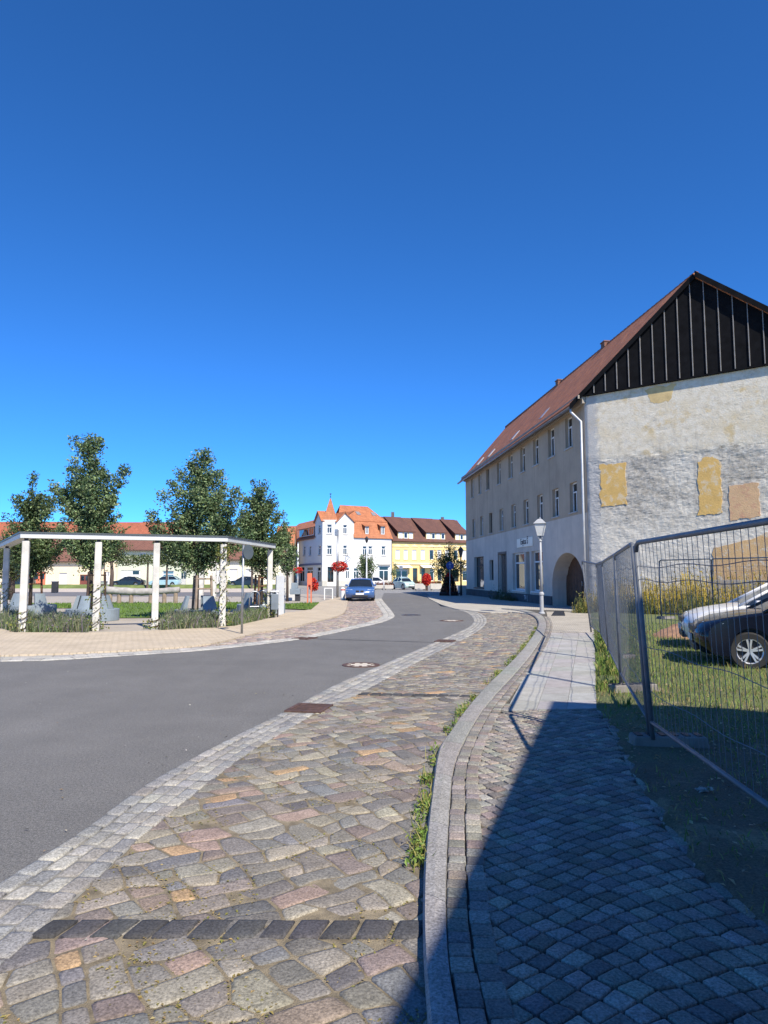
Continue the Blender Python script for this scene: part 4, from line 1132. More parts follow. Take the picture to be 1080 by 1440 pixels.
# gutter and downpipe
mb = MB(); ge = E0 + rt * 0.2 + fo * 0.06
mb.tube([ge - f3 * 0.1, ge + f3 * (FW.len + 0.3)], 0.075, 8); gt = mb.build('rain_gutter', mat('dull_zinc', (0.16, 0.16, 0.17), 0.5, 0.2, metal=0.4), house, smooth=True)
zincp = mat('pale_zinc_pipe', (0.5, 0.51, 0.52), 0.45, 0.15, metal=0.3)
mb = MB(); cpt = Vector((C0.x, C0.y, 0)); o_ = fo * 0.12 - Vector((gd.x, gd.y, 0)) * 0.02 + f3 * 0.12
mb.tube([ge + Vector((0, 0, -0.02)), ge + Vector((0, 0, -0.22)), cpt + o_ + Vector((0, 0, ge.z - 0.75)), cpt + o_ + Vector((0, 0, 5)), cpt + o_ + Vector((0, 0, 0.1))], 0.055, 10)
mb.build('downpipe', zincp, gt, smooth=True)
# loose things on the house front
sg = FW.rect(728, 757.5, 750, 771)
signo = thing('shop_sign', FW.pt((sg[0] + sg[1]) / 2, 3.35, 0.03), 'cream shop sign board with dark lettering above the two shop windows of the grey house', 'sign')
mb = MB(); wbox(mb, FW, sg[0], sg[1], 3.36, 3.9, 0.005, 0.06); mb.build('sign_board', mat('cream_board', (0.86, 0.81, 0.68), 0.6, 0.06, 1), signo, bevel=0.01)
sm = (sg[0] + sg[1]) / 2
text('lettering', 'Enitza Š', 0.5, FW, sm, 3.68, 0.065, mat('sign_ink', (0.05, 0.045, 0.05), 0.7, 0.1), signo)
text('lettering', '▴', 0.28, FW, sm + 0.25, 3.45, 0.065, MATS['sign_ink'], signo)
wall_txt = text('graffiti', 'TV (', 0.4, FW, FW.hit(740.5, 843)[0], 0.3, 0.05, mat('white_spray', (0.7, 0.7, 0.7), 0.8, 0.1), house, ext=0.002)
# shrubs at the foot of the facade
for j, (a, n_, sz) in enumerate(((13.2, 500, 0.5), (15.0, 700, 0.7), (11.8, 220, 0.3))):
    mb = MB(); c = FW.pt(a, 0.05, 0.35)
    for _ in range(n_):
        p = c + Vector((rng.gauss(0, sz * 0.45), rng.gauss(0, sz * 0.7), abs(rng.gauss(0, sz * 0.45)))); leafq(mb, p, U(0.06, 0.12), pick([(0.07, 0.09, 0.03), (0.1, 0.1, 0.04), (0.05, 0.07, 0.03)]))
    tag(mb.build('wall_shrub', LEAF, org=c), ['straggly shrub against the plinth left of the shop windows', 'larger scrubby bush growing at the old door of the grey house', 'low weed tuft on the plinth below the first shop window'][j], 'shrub')

# ------------------------------------------------------------------ house behind the viewer that throws the shadow over the pavement
sh = Vector((-math.sin(R(SUN_AZ)), -math.cos(R(SUN_AZ)))) / math.tan(R(SUN_EL))
HE = 6.3
tip = G(776, 986, ZS).to_2d() - sh * (HE - ZS); low = G(585, 1360, ZS).to_2d() - sh * (HE - ZS)
dv = (tip - low).normalized(); rt_ = Vector((dv.y, -dv.x))
q0 = tip; q1 = tip - dv * 14; q2 = q1 + rt_ * 9; q3 = q0 + rt_ * 9 - dv * 0.0
inn = 0.4
vill = thing('plain_house', (q0.x, q0.y, 0), 'plain rendered two-storey house beside the viewer whose shadow lies over the pavement', 'house')
def ins(p, a, b): return p + dv * a + rt_ * b
c_ = [ins(q0, -inn, inn), ins(q1, inn, inn), ins(q2, inn, -inn), ins(q3, -inn, -inn)]
wm = mat('house_render', (0.5, 0.46, 0.38), 0.9, 0.1, 1, 0.3, 40)
for i in range(4):
    a, b = c_[i], c_[(i + 1) % 4]; Wv = Wall(a, b)
    cc = sum(c_, Vector((0, 0))) / 4
    if Wv.n.dot(a - cc) < 0: Wv.n = -Wv.n
    ops_ = [(s_, s_ + 1.0, z, z + 1.4) for z in (1.0, 3.9) for s_ in ([2, 5, 8, 11] if Wv.len > 10 else [1.6, 5.4])]
    mb = MB(); wall_faces(mb, Wv, 0, Wv.len, 0, HE - 0.02, ops_); mb.build('wall', wm, vill, fix=False)
    for o_ in ops_: window(Wv, o_, vill, sill=0.06)
mb = MB(); qs = [Vector((p.x, p.y, HE)) for p in (q0, q1, q2, q3)]; r0 = Vector((*ins(q0, -4.5, 4.5), HE + 2.3)); r1 = Vector((*ins(q1, 4.5, 4.5), HE + 2.3))
for f_ in ([qs[0], qs[1], r1, r0], [qs[1], qs[2], r1], [qs[2], qs[3], r0, r1], [qs[3], qs[0], r0]): slab_roof(mb, f_, 0.12)
mb.build('roof', tile_mat('plain_red_tiles', (0.34, 0.1, 0.05), (0.28, 0.085, 0.045)), vill)
# ------------------------------------------------------------------ street furniture near the viewer
# drains and covers
for i, (c, lab) in enumerate(((G(435, 997), 'rusty cast iron drain grate set in the near sett gutter'), (G(626, 902), 'rusty drain grate in the gutter at the far end of the cobbled bays'), (G(428, 898), 'small rusty drain grate by the far kerb of the road'))):
    t = thing('drain_grate', (c.x, c.y, 0.0), lab, 'drain', 'gutter drain grates')
    L = GL if i < 2 else RL
    u = u_near(L, c.to_2d()); d = (L.at(min(1, u + 0.02)) - L.at(u - 0.02)).normalized(); an = math.atan2(d.y, d.x)
    wx, wy = (0.46, 0.40) if i < 2 else (0.5, 0.42)
    mb = MB(); ca_, sa_ = math.cos(an), math.sin(an)
    def lb(x, y, sx, sy, z0, z1): mb.box((c.x + x * ca_ - y * sa_, c.y + x * sa_ + y * ca_, (z0 + z1) / 2), (sx, sy, z1 - z0), an)
    for s_ in (-1, 1): lb(s_ * wx / 2, 0, 0.05, wy + 0.05, -0.02, 0.022); lb(0, s_ * wy / 2, wx - 0.05, 0.05, -0.02, 0.022)
    mb.build('frame', RUST, t)
    mb = MB()
    for k in range(8): lb(-wx / 2 + 0.06 + k * (wx - 0.12) / 7, 0, 0.028, wy - 0.06, -0.02, 0.018)
    mb.build('grating', RUST, t)
    mb = MB(); lb(0, 0, wx - 0.04, wy - 0.04, -0.004, 0.008); mb.build('pit', BLACKM, t)
for (px, py), r_, lab in (((507.5, 935.5), 0.34, 'round manhole cover with pale concrete middle in the near road'), ((635, 873), 0.42, 'round manhole cover where the road bends right'), ((578, 865), 0.4, 'dark iron manhole cover in the middle of the far road')):
    c = G(px, py); t = thing('manhole_cover', (c.x, c.y, 0), lab, 'manhole', 'manhole covers in the road')
    mb = MB(); mb.lathe([(r_ * 0.78, 0.004), (r_ * 0.78, 0.013), (r_, 0.012), (r_ * 1.02, -0.02), (r_ * 0.78, -0.02)], c, 36); mb.build('frame', RUST if 'dark' not in lab else BLACKM, t)
    mb = MB(); mb.lathe([(0.001, 0.007), (r_ * 0.6, 0.008), (r_ * 0.77, 0.009), (r_ * 0.77, -0.02)], c, 36)
    for k in range(8): a = k * math.pi / 4; mb.box((c.x + math.cos(a) * r_ * 0.66, c.y + math.sin(a) * r_ * 0.66, 0.012), (0.09, 0.05, 0.008), a, mi=1)
    mb.build('cover', [mat('cover_concrete', (0.5, 0.45, 0.38), 0.9, 0.15, 6) if 'dark' not in lab else BLACKM, RUST], t)
c = G(762, 862.5, ZS)
# street lamp
lx, ly = c.x, c.y; top = Z(727, ly)
lamp = thing('street_lamp', (lx, ly, 0.06), 'pale grey street lamp with a four-sided lantern in front of the grey house', 'street lamp')
LP = mat('pale_grey_lamp_paint', (0.34, 0.35, 0.36), 0.45, 0.1, 3)
mb = MB(); mb.lathe([(0.13, 0.0), (0.13, 0.05), (0.085, 0.08), (0.078, 0.75), (0.11, 0.78), (0.11, 0.84), (0.065, 0.9)], (lx, ly, 0.05), 16); b_ = mb.build('base', LP, lamp, smooth=False)
hl = top - 0.78
mb = MB(); mb.tube([(lx, ly, 0.9), (lx, ly, 2.2), (lx, ly, hl)], [0.058, 0.05, 0.04], 14); mb.lathe([(0.06, 0), (0.075, 0.03), (0.06, 0.06)], (lx, ly, hl - 0.25), 14); mb.build('post', LP, lamp, smooth=True)
mb = MB()
for k in range(4):
    a = k * math.pi / 2 + 0.5; mb.tube([(lx, ly, hl - 0.22), (lx + 0.09 * math.cos(a), ly + 0.09 * math.sin(a), hl - 0.1), (lx + 0.12 * math.cos(a), ly + 0.12 * math.sin(a), hl + 0.02)], 0.014, 6)
mb.build('bracket', LP, lamp)
mb = MB(); cor = lambda r_, z: [(lx + r_ * math.cos(k * math.pi / 2 + 0.5), ly + r_ * math.sin(k * math.pi / 2 + 0.5), z) for k in range(4)]
b4, t4 = cor(0.16, hl), cor(0.31, hl + 0.5)
for p, q in zip(b4, t4): mb.tube([p, q], 0.016, 6)
for r4 in (b4, t4):
    for k in range(4): mb.tube([r4[k], r4[(k + 1) % 4]], 0.016, 6)
ln = mb.build('lantern', LP, lamp)
mb = MB(); i4, j4 = cor(0.15, hl + 0.005), cor(0.30, hl + 0.495)
for k in range(4): mb.poly([i4[k], i4[(k + 1) % 4], j4[(k + 1) % 4], j4[k]])
mb.build('lantern_glass', mat('lantern_pane', (0.55, 0.56, 0.55), 0.15, 0.1, 4, spec=0.8), ln)
mb = MB(); o4, m4, k4 = cor(0.37, hl + 0.5), cor(0.16, hl + 0.66), cor(0.09, hl + 0.7)
for a_, b_2 in ((o4, m4), (m4, k4)):
    for k in range(4): mb.poly([a_[k], a_[(k + 1) % 4], b_2[(k + 1) % 4], b_2[k]])
mb.poly(o4[::-1]); mb.poly(k4); mb.lathe([(0.02, 0), (0.03, 0.03), (0.001, 0.08)], (lx, ly, hl + 0.7), 10)
mb.build('lantern_roof', LP, ln)
mb = MB()
for z, a in ((1.05, 0.4), (1.75, -0.3), (2.45, -0.4)): mb.box((lx + 0.062 * math.cos(a), ly - 0.05, z), (0.06, 0.02, 0.07), 0.3)
mb.build('sticker', BLACKM, lamp) if False else None
# shadow on the pavement next to it, put in as a thin dark plate
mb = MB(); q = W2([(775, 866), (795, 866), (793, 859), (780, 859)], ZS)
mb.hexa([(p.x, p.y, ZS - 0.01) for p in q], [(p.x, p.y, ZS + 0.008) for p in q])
tag(mb.build('shadow_patch', BLACKM, org=(*(sum(q, Vector((0, 0))) / 4), ZS)), 'dark painted shadow patch on the pavement beside the pale street lamp', 'hatch')

# ------------------------------------------------------------------ mesh fence
WIRE = mat('fence_wire', (0.13, 0.14, 0.16), 0.5, 0.2, 10, metal=0.3)
FR = mat('fence_tube', (0.13, 0.14, 0.155), 0.5, 0.25, 8, metal=0.1)
def fence_panel(b0, b1, t0, t1, lab, nv=34):
    """b/t: bottom and top of the two uprights"""
    b0, b1, t0, t1 = map(Vector, (b0, b1, t0, t1))
    t = thing('mesh_fence_panel', (b0 + b1) / 2, lab, 'fence panel', 'temporary mesh fence panels round the plot')
    def P(u, v): return b0.lerp(b1, u).lerp(t0.lerp(t1, u), v)
    mb = MB(); v0 = 0.06
    for u in (0.0, 1.0): mb.tube([P(u, -0.03), P(u, 0.5), P(u, 0.985)], 0.022, 10)
    mb.tube([P(0.0, 0.95), P(0.008, 0.985), P(0.03, 1.0), P(0.5, 1.0), P(0.97, 1.0), P(0.992, 0.985), P(1.0, 0.95)], 0.021, 10); mb.tube([P(0, v0), P(1, v0)], 0.017, 8)
    mb.build('frame', FR, t, smooth=True)
    mb = MB()
    for k in range(1, nv):
        u = k / nv; w = 0.004 * math.sin(k * 1.7)
        mb.tube([P(u, v0), P(u + w * 0.5, 0.35), P(u + w, 0.7), P(u, 1.0)], 0.0024, 4, cap=False)
    for v in (0.22, 0.46, 0.80, 0.87):
        pts = [P(k / 20, v) + Vector((0, 0, 0.012 * math.sin(k * 0.9 + v * 9))) for k in range(21)]
        mb.tube(pts, 0.003, 4, cap=False)
    mb.build('mesh', WIRE, t)
    return t
pb = G(915, 1030, 0.2); ptop = at(890, pb.y - 0.02, 0); ptop.z = Z(764, pb.y); ptop.x = at(890, pb.y, ptop.z).x
e = G(1080, 1157, 0.2); dn = (e - pb).normalized(); pe = pb + dn * 3.45
fence_panel(pb + dn * 0.05, pe, ptop + dn * 0.05, pe + (ptop - pb) * Vector((0.3, 0.3, 1)).length / 1.09 if False else pe + Vector(((ptop - pb).x * 0.3, 0, (ptop - pb).z)), 'nearest mesh fence panel running towards the viewer beside the dark soil')
posts = [(pb - dn * 0.03, ptop - dn * 0.03)]
for px_t, py_t, px_b, dep in ((864.7, 779.5, 873, 9.55), (846.7, 790.5, 856, 12.9), (838.5, 793, 845, 16.2)):
    t_ = at(px_t, dep, 0); t_.z = Z(py_t, dep); t_ = at(px_t, dep, t_.z); b_ = at(px_b, dep, 0.2); posts.append((b_, t_))
labs = ['second mesh fence panel, behind the doubled post at the edge of the slabs', 'third mesh fence panel beside the tall grass fringe', 'fourth mesh fence panel, narrow in view near the gateway']
for i in range(3):
    (b0, t0), (b1, t1) = posts[i], posts[i + 1]
    d = (b1 - b0).normalized() * 0.04
    fence_panel(b0 + d, b1 - d, t0 + d, t1 - d, labs[i])
b_ = at(831, 19.0, 0.15); t_ = at(818.5, 18.9, 2.0); (b0, t0) = posts[3]
fence_panel(b0 + Vector((0.02, 0.06, 0)), b_, t0 + Vector((0.02, 0.06, 0)), t_, 'leaning end panel of the mesh fence in front of the arched gateway')
# back line of the fence along the gable
bk_ = [at(930, 24.5, 0.2), at(1004, 22.5, 0.2), at(1100, 20.5, 0.2)]
for i in range(2):
    fence_panel(bk_[i], bk_[i + 1], bk_[i] + Vector((0, 0, 1.95)), bk_[i + 1] + Vector((0, 0, 1.95)), ['mesh fence panel standing before the gable, left of the yellow weeds', 'mesh fence panel before the gable, behind the parked cars'][i], 30)
FOOT = mat('fence_foot_concrete', (0.19, 0.175, 0.16), 0.9, 0.2, 5, 0.5, 60)
fts = [(posts[0][0], -0.05, 'concrete fence foot with hand slots under the doubled fence post'), (posts[1][0], 0.25, 'concrete fence foot half hidden in weeds beside the slabs'), (posts[2][0], 0.3, 'fence foot sunk in the tall grass fringe'), (pe, 0.0, 'fence foot under the near end of the nearest fence panel'), (bk_[0], 0.3, 'fence foot at the left end of the fence before the gable'), (bk_[1], 0.3, 'fence foot between the two fence panels before the gable')]
for p, an, lab in fts:
    t = thing('fence_foot', (p.x, p.y, soilz(p.x, p.y)), lab, 'fence foot', 'concrete feet of the mesh fence')
    z0 = soilz(p.x, p.y) - 0.02; mb = MB()
    mb.box((p.x + 0.16, p.y, z0 + 0.055), (0.68, 0.21, 0.11), an, top=0.92); mb.build('block', FOOT, t, bevel=0.012)
    mb = MB()
    for k in range(6): mb.box((p.x + 0.16 + (k - 2.5) * 0.105, p.y + (k - 2.5) * 0.105 * math.sin(an), z0 + 0.113), (0.05, 0.13, 0.012), an)
    mb.build('slots', PLASTICD, t)
# brace stick lying against the second post
mb = MB(); p = posts[1][0]; mb.tube([(p.x - 0.05, p.y - 0.1, soilz(p.x, p.y) + 0.03), (p.x + 0.1, p.y + 0.1, 0.36)], 0.02, 8)
tag(mb.build('iron_rod', BLACKM, org=(p.x, p.y, 0.1)), 'dark iron rod propped against the foot of the second fence post', 'rod')
# crumpled litter
p = G(992, 1113, 0.09); mb = MB()
for _ in range(26): leafq(mb, p + Vector((rng.gauss(0, 0.025), rng.gauss(0, 0.02), abs(rng.gauss(0.01, 0.008)))), U(0.02, 0.05), (0.42, 0.40, 0.37), 1.5, 0.8)
tag(mb.build('paper_scrap', LEAF, org=p), 'crumpled pale paper scrap lying on the dark soil', 'litter')

# weeds and earth in front of the gable
mb = MB()
for _ in range(20000):
    s_ = U(0.6, 9.0); o = U(0.15, 3.4); p = GW.pt(s_, 0, o)
    hh = (1.25 if s_ > 1.6 else 0.6) + 0.55 * noise.noise((p.x * 0.7, p.y * 0.7, 3)) + 0.35 * noise.noise((p.x * 2.2, p.y * 2.2, 6))
    z = min(1.15, abs(rng.gauss(0, 0.5))) * hh
    top_ = z > 0.62 * hh
    col = pick([(0.48, 0.34, 0.04), (0.40, 0.30, 0.05), (0.33, 0.27, 0.06)] if top_ and s_ > 1.2 else [(0.14, 0.17, 0.05), (0.2, 0.2, 0.06), (0.1, 0.13, 0.04), (0.30, 0.25, 0.08)])
    if U(0, 1) < 0.5: blade(mb, p.x, p.y, max(0.03, z - 0.3), U(0.2, 0.5), 0.014, 0.5, col)
    else: leafq(mb, Vector((p.x, p.y, z + 0.1)), U(0.05, 0.11), col)
tag(mb.build('yellow_weeds', GRASSM), 'tall yellow flowering weeds at the foot of the bare gable', 'weeds', kind='stuff')
p = at(930, 17.5, 0.0); mb = MB(); nn = 34
for i in range(nn + 1):
    for j in range(nn + 1):
        x, y = (i / nn - 0.5) * 2, (j / nn - 0.5) * 2; r_ = math.hypot(x, y)
        h = max(0, 1 - r_) ** 0.8 * 0.62 + 0.09 * noise.noise((x * 4, y * 4, 1)) * max(0, 1.1 - r_) + 0.04 * noise.noise((x * 11, y * 11, 2))
        mb.v.append((p.x + x * 1.9 + 1.6, p.y + y * 1.5, 0.02 + h * 1.2))
for i in range(nn):
    for j in range(nn):
        mb.f.append([i * (nn + 1) + j, (i + 1) * (nn + 1) + j, (i + 1) * (nn + 1) + j + 1, i * (nn + 1) + j + 1]); mb.c.append(None); mb.u.append(None); mb.m.append(0)
tag(mb.build('earth_mound', mat('red_brown_earth', (0.30, 0.17, 0.10), 0.95, 0.4, 3, 1.0, 30, fine=0.3), smooth=True, org=(p.x, p.y, 0)), 'reddish brown earth mound behind the fence left of the parked cars', 'mound')
c = GW.pt(6.9, 0.7, 1.2); mb = MB(); mb.box((c.x, c.y, 0.75), (2.6, 0.9, 1.4), math.atan2(gd.y, gd.x))
for k in range(9): q = GW.pt(5.75 + k * 0.29, 0.75, 1.68); mb.box((q.x, q.y, 0.76), (0.26, 0.04, 1.36), math.atan2(gd.y, gd.x))
tag(mb.build('plank_stack', mat('grey_planks', (0.38, 0.34, 0.29), 0.9, 0.2, 4), org=(c.x, c.y, 0.0)), 'stack of upright grey planks against the sandy part of the gable', 'planks')

# ------------------------------------------------------------------ cars (nose along +X)
def arc_pts(cx, cz, r_, n=12): return [(cx + r_ * math.cos(math.pi * (1 - k / n) ), cz + r_ * math.sin(math.pi * (1 - k / n))) for k in range(n + 1)]
STY = {
 'hatch': dict(w=0.88, wb=(-1.29, 1.29), wr=0.31, prof_top=[(2.06, 0.36), (2.10, 0.5), (2.08, 0.62), (1.98, 0.72), (1.72, 0.82), (1.3, 0.90), (0.98, 0.945), (-0.4, 0.965), (-1.5, 0.99), (-1.95, 0.98), (-2.07, 0.86), (-2.1, 0.6), (-2.06, 0.36)], cab=[(1.06, 0.93), (0.22, 1.40), (-0.3, 1.46), (-1.35, 1.43), (-1.98, 0.98)]),
 'sedan': dict(w=0.9, wb=(-1.38, 1.38), wr=0.32, prof_top=[(2.2, 0.34), (2.27, 0.46), (2.24, 0.6), (2.12, 0.70), (1.75, 0.80), (1.2, 0.87), (0.9, 0.90), (-0.6, 0.93), (-1.5, 0.96), (-2.1, 0.95), (-2.24, 0.86), (-2.27, 0.6), (-2.22, 0.36)], cab=[(1.0, 0.89), (0.25, 1.34), (-0.25, 1.41), (-0.95, 1.36), (-1.7, 0.95)]),
 'round': dict(w=0.78, wb=(-1.18, 1.18), wr=0.32, prof_top=[(1.95, 0.38), (2.0, 0.5), (1.9, 0.66), (1.65, 0.80), (1.2, 0.9), (0.7, 0.94), (-0.4, 0.96), (-1.2, 0.95), (-1.7, 0.8), (-1.95, 0.6), (-1.97, 0.4)], cab=[(0.85, 0.9), (0.45, 1.3), (-0.15, 1.48), (-0.8, 1.38), (-1.5, 0.85)]),
}
CARS = {}
def car(style, label, loc, rz, pm, front=None, lens=True, plate=True, group=None, name='parked_car', nspoke=5):
    S = STY[style]; w, wr = S['w'], S['wr']; t = thing(name, loc, label, 'car', group, rz)
    r_a = wr + 0.065; zc = wr
    bot = [(S['prof_top'][-1][0] + 0.1, 0.25), (S['wb'][0] - r_a - 0.02, 0.21)] + arc_pts(S['wb'][0], zc, r_a) + [(S['wb'][0] + r_a + 0.03, 0.2), (S['wb'][1] - r_a - 0.03, 0.2)] + arc_pts(S['wb'][1], zc, r_a) + [(S['wb'][1] + r_a + 0.02, 0.21), (S['prof_top'][0][0] - 0.08, 0.24)]
    prof = bot + S['prof_top']; n = len(prof)
    ts = [-1, -0.97, -0.88, -0.6, 0, 0.6, 0.88, 0.97, 1]; mb = MB(); vs = []
    for q in ts:
        a = abs(q)
        for (x, z) in prof:
            k = max(0, (a - 0.5) / 0.5) ** 2.2
            f = max(0, (abs(x) - 1.0) / 1.2)
            x2 = x * (1 - 0.10 * k * f)
            edge = 0.0 if a < 0.9 else (0.012 if a < 0.99 else 0.035)
            z2 = z + (0.035 * (1 - a * a) if z > 0.66 else 0) - (edge if z > 0.85 else 0)
            yw = w * q * (1 - (0.05 if z > 0.75 else 0.0) * max(0, (z - 0.75) / 0.25) - (0.03 if z < 0.3 else 0))
            vs.append((x2, yw, z2))
    fs = []
    for i in range(len(ts) - 1):
        for k in range(n): fs.append([i * n + k, i * n + (k + 1) % n, (i + 1) * n + (k + 1) % n, (i + 1) * n + k])
    fs.append(list(range(n))); fs.append([(len(ts) - 1) * n + k for k in range(n)][::-1])
    mb.add(vs, fs)
    o = mb.build('body', pm, t, local=True, smooth=True)
    o.data.set_sharp_from_angle(angle=R(38))
    # cabin: glass house, roof skin and pillars
    cb = S['cab']; wb_, wt = w * 0.90, w * 0.66
    def cw(z): return wb_ + (wt - wb_) * max(0, (z - 0.93) / 0.5)
    mb = MB()
    L_ = [(x, -cw(z), z) for x, z in cb]; R_ = [(x, cw(z), z) for x, z in cb]; m_ = len(cb)
    mb.add(L_ + R_, [list(range(m_))[::-1], [m_ + k for k in range(m_)]] + [[k, k + 1, m_ + k + 1, m_ + k] for k in range(m_ - 1)])
    gl = mb.build('windows', GLASS, t, local=True)
    mb = MB(); top_ = cb[1:-1]; q = len(top_)
    pts = []
    for s_ in (-1.04, -0.7, 0, 0.7, 1.04): pts += [(x, cw(z) * s_, z + 0.012 + 0.03 * (1 - s_ * s_) - (0.02 if abs(s_) > 1 else 0)) for x, z in top_]
    fs = [[i * q + k, i * q + k + 1, (i + 1) * q + k + 1, (i + 1) * q + k] for i in range(4) for k in range(q - 1)]
    mb.add(pts, fs)
    for s_ in (-1, 1):
        def pil(a, b, r_): mb.tube([(a[0], s_ * (cw(a[1]) + 0.002), a[1]), (b[0], s_ * (cw(b[1]) + 0.002), b[1])], r_, 6)
        pil(cb[0], cb[1], 0.032); pil(cb[1], cb[2], 0.03); pil(cb[2], cb[3], 0.03); pil(cb[3], cb[4], 0.05)
        xm = (cb[1][0] + cb[3][0]) / 2 - 0.05; pil((xm - 0.06, 0.93), (xm, cb[2][1] - 0.02), 0.03)
    o = mb.build('roof', pm, t, local=True, smooth=True)
    for s_ in (-1, 1):
        for wx in S['wb']:
            mb = MB(); y0 = s_ * (w - 0.1)
            mb.lathe([(wr * 0.66, -0.09), (wr * 0.92, -0.1), (wr, -0.07), (wr, 0.07), (wr * 0.92, 0.1), (wr * 0.66, 0.09)], (wx, y0, wr), 32, axis='Y', ring=True)
            ty = mb.build('wheel', TYRE, t, local=True, smooth=True)
            ty.data.set_sharp_from_angle(angle=R(40))
            mb = MB(); yf = y0 + s_ * 0.085; yb = y0 + s_ * 0.03
            ri = wr * 0.68
            prof_ = [(ri * 0.9, yf - 0.02 * s_), (ri, yf), (ri * 1.0, yb), (ri * 0.9, yb)]
            mb.lathe([(a, b) for a, b in prof_], (wx, 0, wr), 32, axis='Y', ring=True)
            mb2_ = MB()
            mb.lathe([(0.001, yf - 0.012 * s_), (ri * 0.22, yf - 0.012 * s_), (ri * 0.24, yf - 0.05 * s_), (0.001, yf - 0.05 * s_)], (wx, 0, wr), 18, axis='Y')
            for k in range(nspoke):
                for dq in (-0.17, 0.17):
                    a = k * 2 * math.pi / nspoke + 0.3
                    p0 = Vector((wx + math.cos(a + dq * 0.9) * ri * 0.16, yf - 0.022 * s_, wr + math.sin(a + dq * 0.9) * ri * 0.16)); p1 = Vector((wx + math.cos(a + dq) * ri * 0.94, yf - 0.014 * s_, wr + math.sin(a + dq) * ri * 0.94))
                    dd = (p1 - p0).normalized(); nn_ = Vector((-dd.z, 0, dd.x)) * ri * 0.07; yy = Vector((0, 0.012, 0))
                    mb.hexa([p0 - nn_ - yy, p1 - nn_ - yy, p1 - nn_ + yy, p0 - nn_ + yy], [p0 + nn_ - yy, p1 + nn_ - yy, p1 + nn_ + yy, p0 + nn_ + yy])
            mb.build('rim', RIM, ty, local=True)
            mb = MB(); mb.lathe([(0.001, -0.03), (wr * 0.67, -0.03), (wr * 0.67, 0.03), (0.001, 0.03)], (wx, y0, wr), 24, axis='Y'); mb.build('brake_disc', PLASTICD, ty, local=True)
    # lights, grille, plate, mirrors, lower trim
    fx = S['prof_top'][2][0]
    for s_ in (-1, 1):
        mb = MB(); y1, y2 = s_ * w * 0.50, s_ * w * 0.925
        zs = 0.60 if style != 'sedan' else 0.585
        mb.add([(fx - 0.02, y1, zs), (fx - 0.13, y2 * 1.0, zs + 0.02), (fx - 0.42, s_ * w * 1.008, zs + 0.16), (fx - 0.13, y1 * 1.1, zs + 0.165), (fx - 0.2, y1, zs), (fx - 0.36, y2 * 0.9, zs + 0.03), (fx - 0.5, y2 * 0.9, zs + 0.14), (fx - 0.3, y1, zs + 0.13)],
               [[0, 1, 2, 3], [4, 5, 6, 7], [0, 1, 5, 4], [1, 2, 6, 5], [2, 3, 7, 6], [3, 0, 4, 7]])
        if lens: mb.build('headlight', LENS, t, local=True, bevel=0.01)
        mb = MB(); mb.box((0.72, s_ * (w + 0.02), 0.99), (0.13, 0.18, 0.12)); mb.build('mirror', pm, t, local=True, bevel=0.03)
    if front == 'kidney':
        for s_ in (-1, 1):
            mb = MB(); mb.box((fx + 0.0, s_ * 0.14, 0.63), (0.06, 0.21, 0.115)); mb.build('grille', BLACKM, t, local=True, bevel=0.02)
    else:
        mb = MB(); mb.box((fx - 0.0, 0, 0.63), (0.06, 0.8, 0.1)); mb.build('grille', BLACKM, t, local=True, bevel=0.01)
    mb = MB(); mb.box((S['prof_top'][1][0] - 0.04, 0, 0.33), (0.09, w * 1.1, 0.12)); mb.build('air_intake', BLACKM, t, local=True, bevel=0.02)
    if plate: mb = MB(); mb.box((S['prof_top'][1][0] + 0.02, 0, 0.47), (0.02, 0.52, 0.11)); mb.build('number_plate', mat('white_plate', (0.7, 0.7, 0.7), 0.5, 0.03), t, local=True)
    mb = MB(); mb.box((0, 0, 0.3), (S['wb'][1] * 2 - 0.8, w * 1.5, 0.2))
    for wx in S['wb']: mb.box((wx, 0, 0.44), (0.72, w * 1.70, 0.56))
    mb.build('underbody', PLASTICD, t, local=True)
    for s_ in (-1, 1):
        for hx in (0.0, -0.95):
            mb = MB(); mb.box((hx - 0.22, s_ * (w * 0.985), 0.80), (0.2, 0.03, 0.03)); mb.build('handle', pm, t, local=True)
    return t
BLUE = paint('silver_blue_paint', (0.05, 0.115, 0.29)); DARK = paint('dark_blue_paint', (0.005, 0.006, 0.012), 0.12)
DARK.node_tree.nodes['Principled BSDF'].inputs['Coat Weight'].default_value = 0.15; DARK.node_tree.nodes['Principled BSDF'].inputs['Specular IOR Level'].default_value = 0.3; WHT = paint('white_car_paint', (0.72, 0.72, 0.72)); BLK = paint('black_paint', (0.01, 0.01, 0.012)); MINT = paint('pale_green_paint', (0.48, 0.62, 0.57)); LBL = paint('light_blue_paint', (0.30, 0.46, 0.52))
p = G(506, 846, 0.0); a = math.atan2(-p.y, -p.x) + R(-2)
car('sedan', 'silver blue saloon parked facing the viewer in the far cobbled bay', (p.x, p.y + 2.2, 0.012), a, BLUE, 'kidney')
bx = G(1056, 944, 0.05); zz_ = soilz(bx.x, bx.y)
HA = R(161); hv = Vector((math.cos(HA), math.sin(HA))); lv = Vector((-hv.y, hv.x))
oc = bx.to_2d() - hv * 1.29 - lv * 0.86
car('hatch', 'dark blue hatchback parked behind the mesh fence, its nose to the street', (oc.x, oc.y, 0.06), HA, DARK)
oc = oc - lv * 2.55 + hv * 0.0
car('hatch', 'white car parked beside the dark hatchback behind the fence', (oc.x, oc.y, 0.07), HA, WHT)
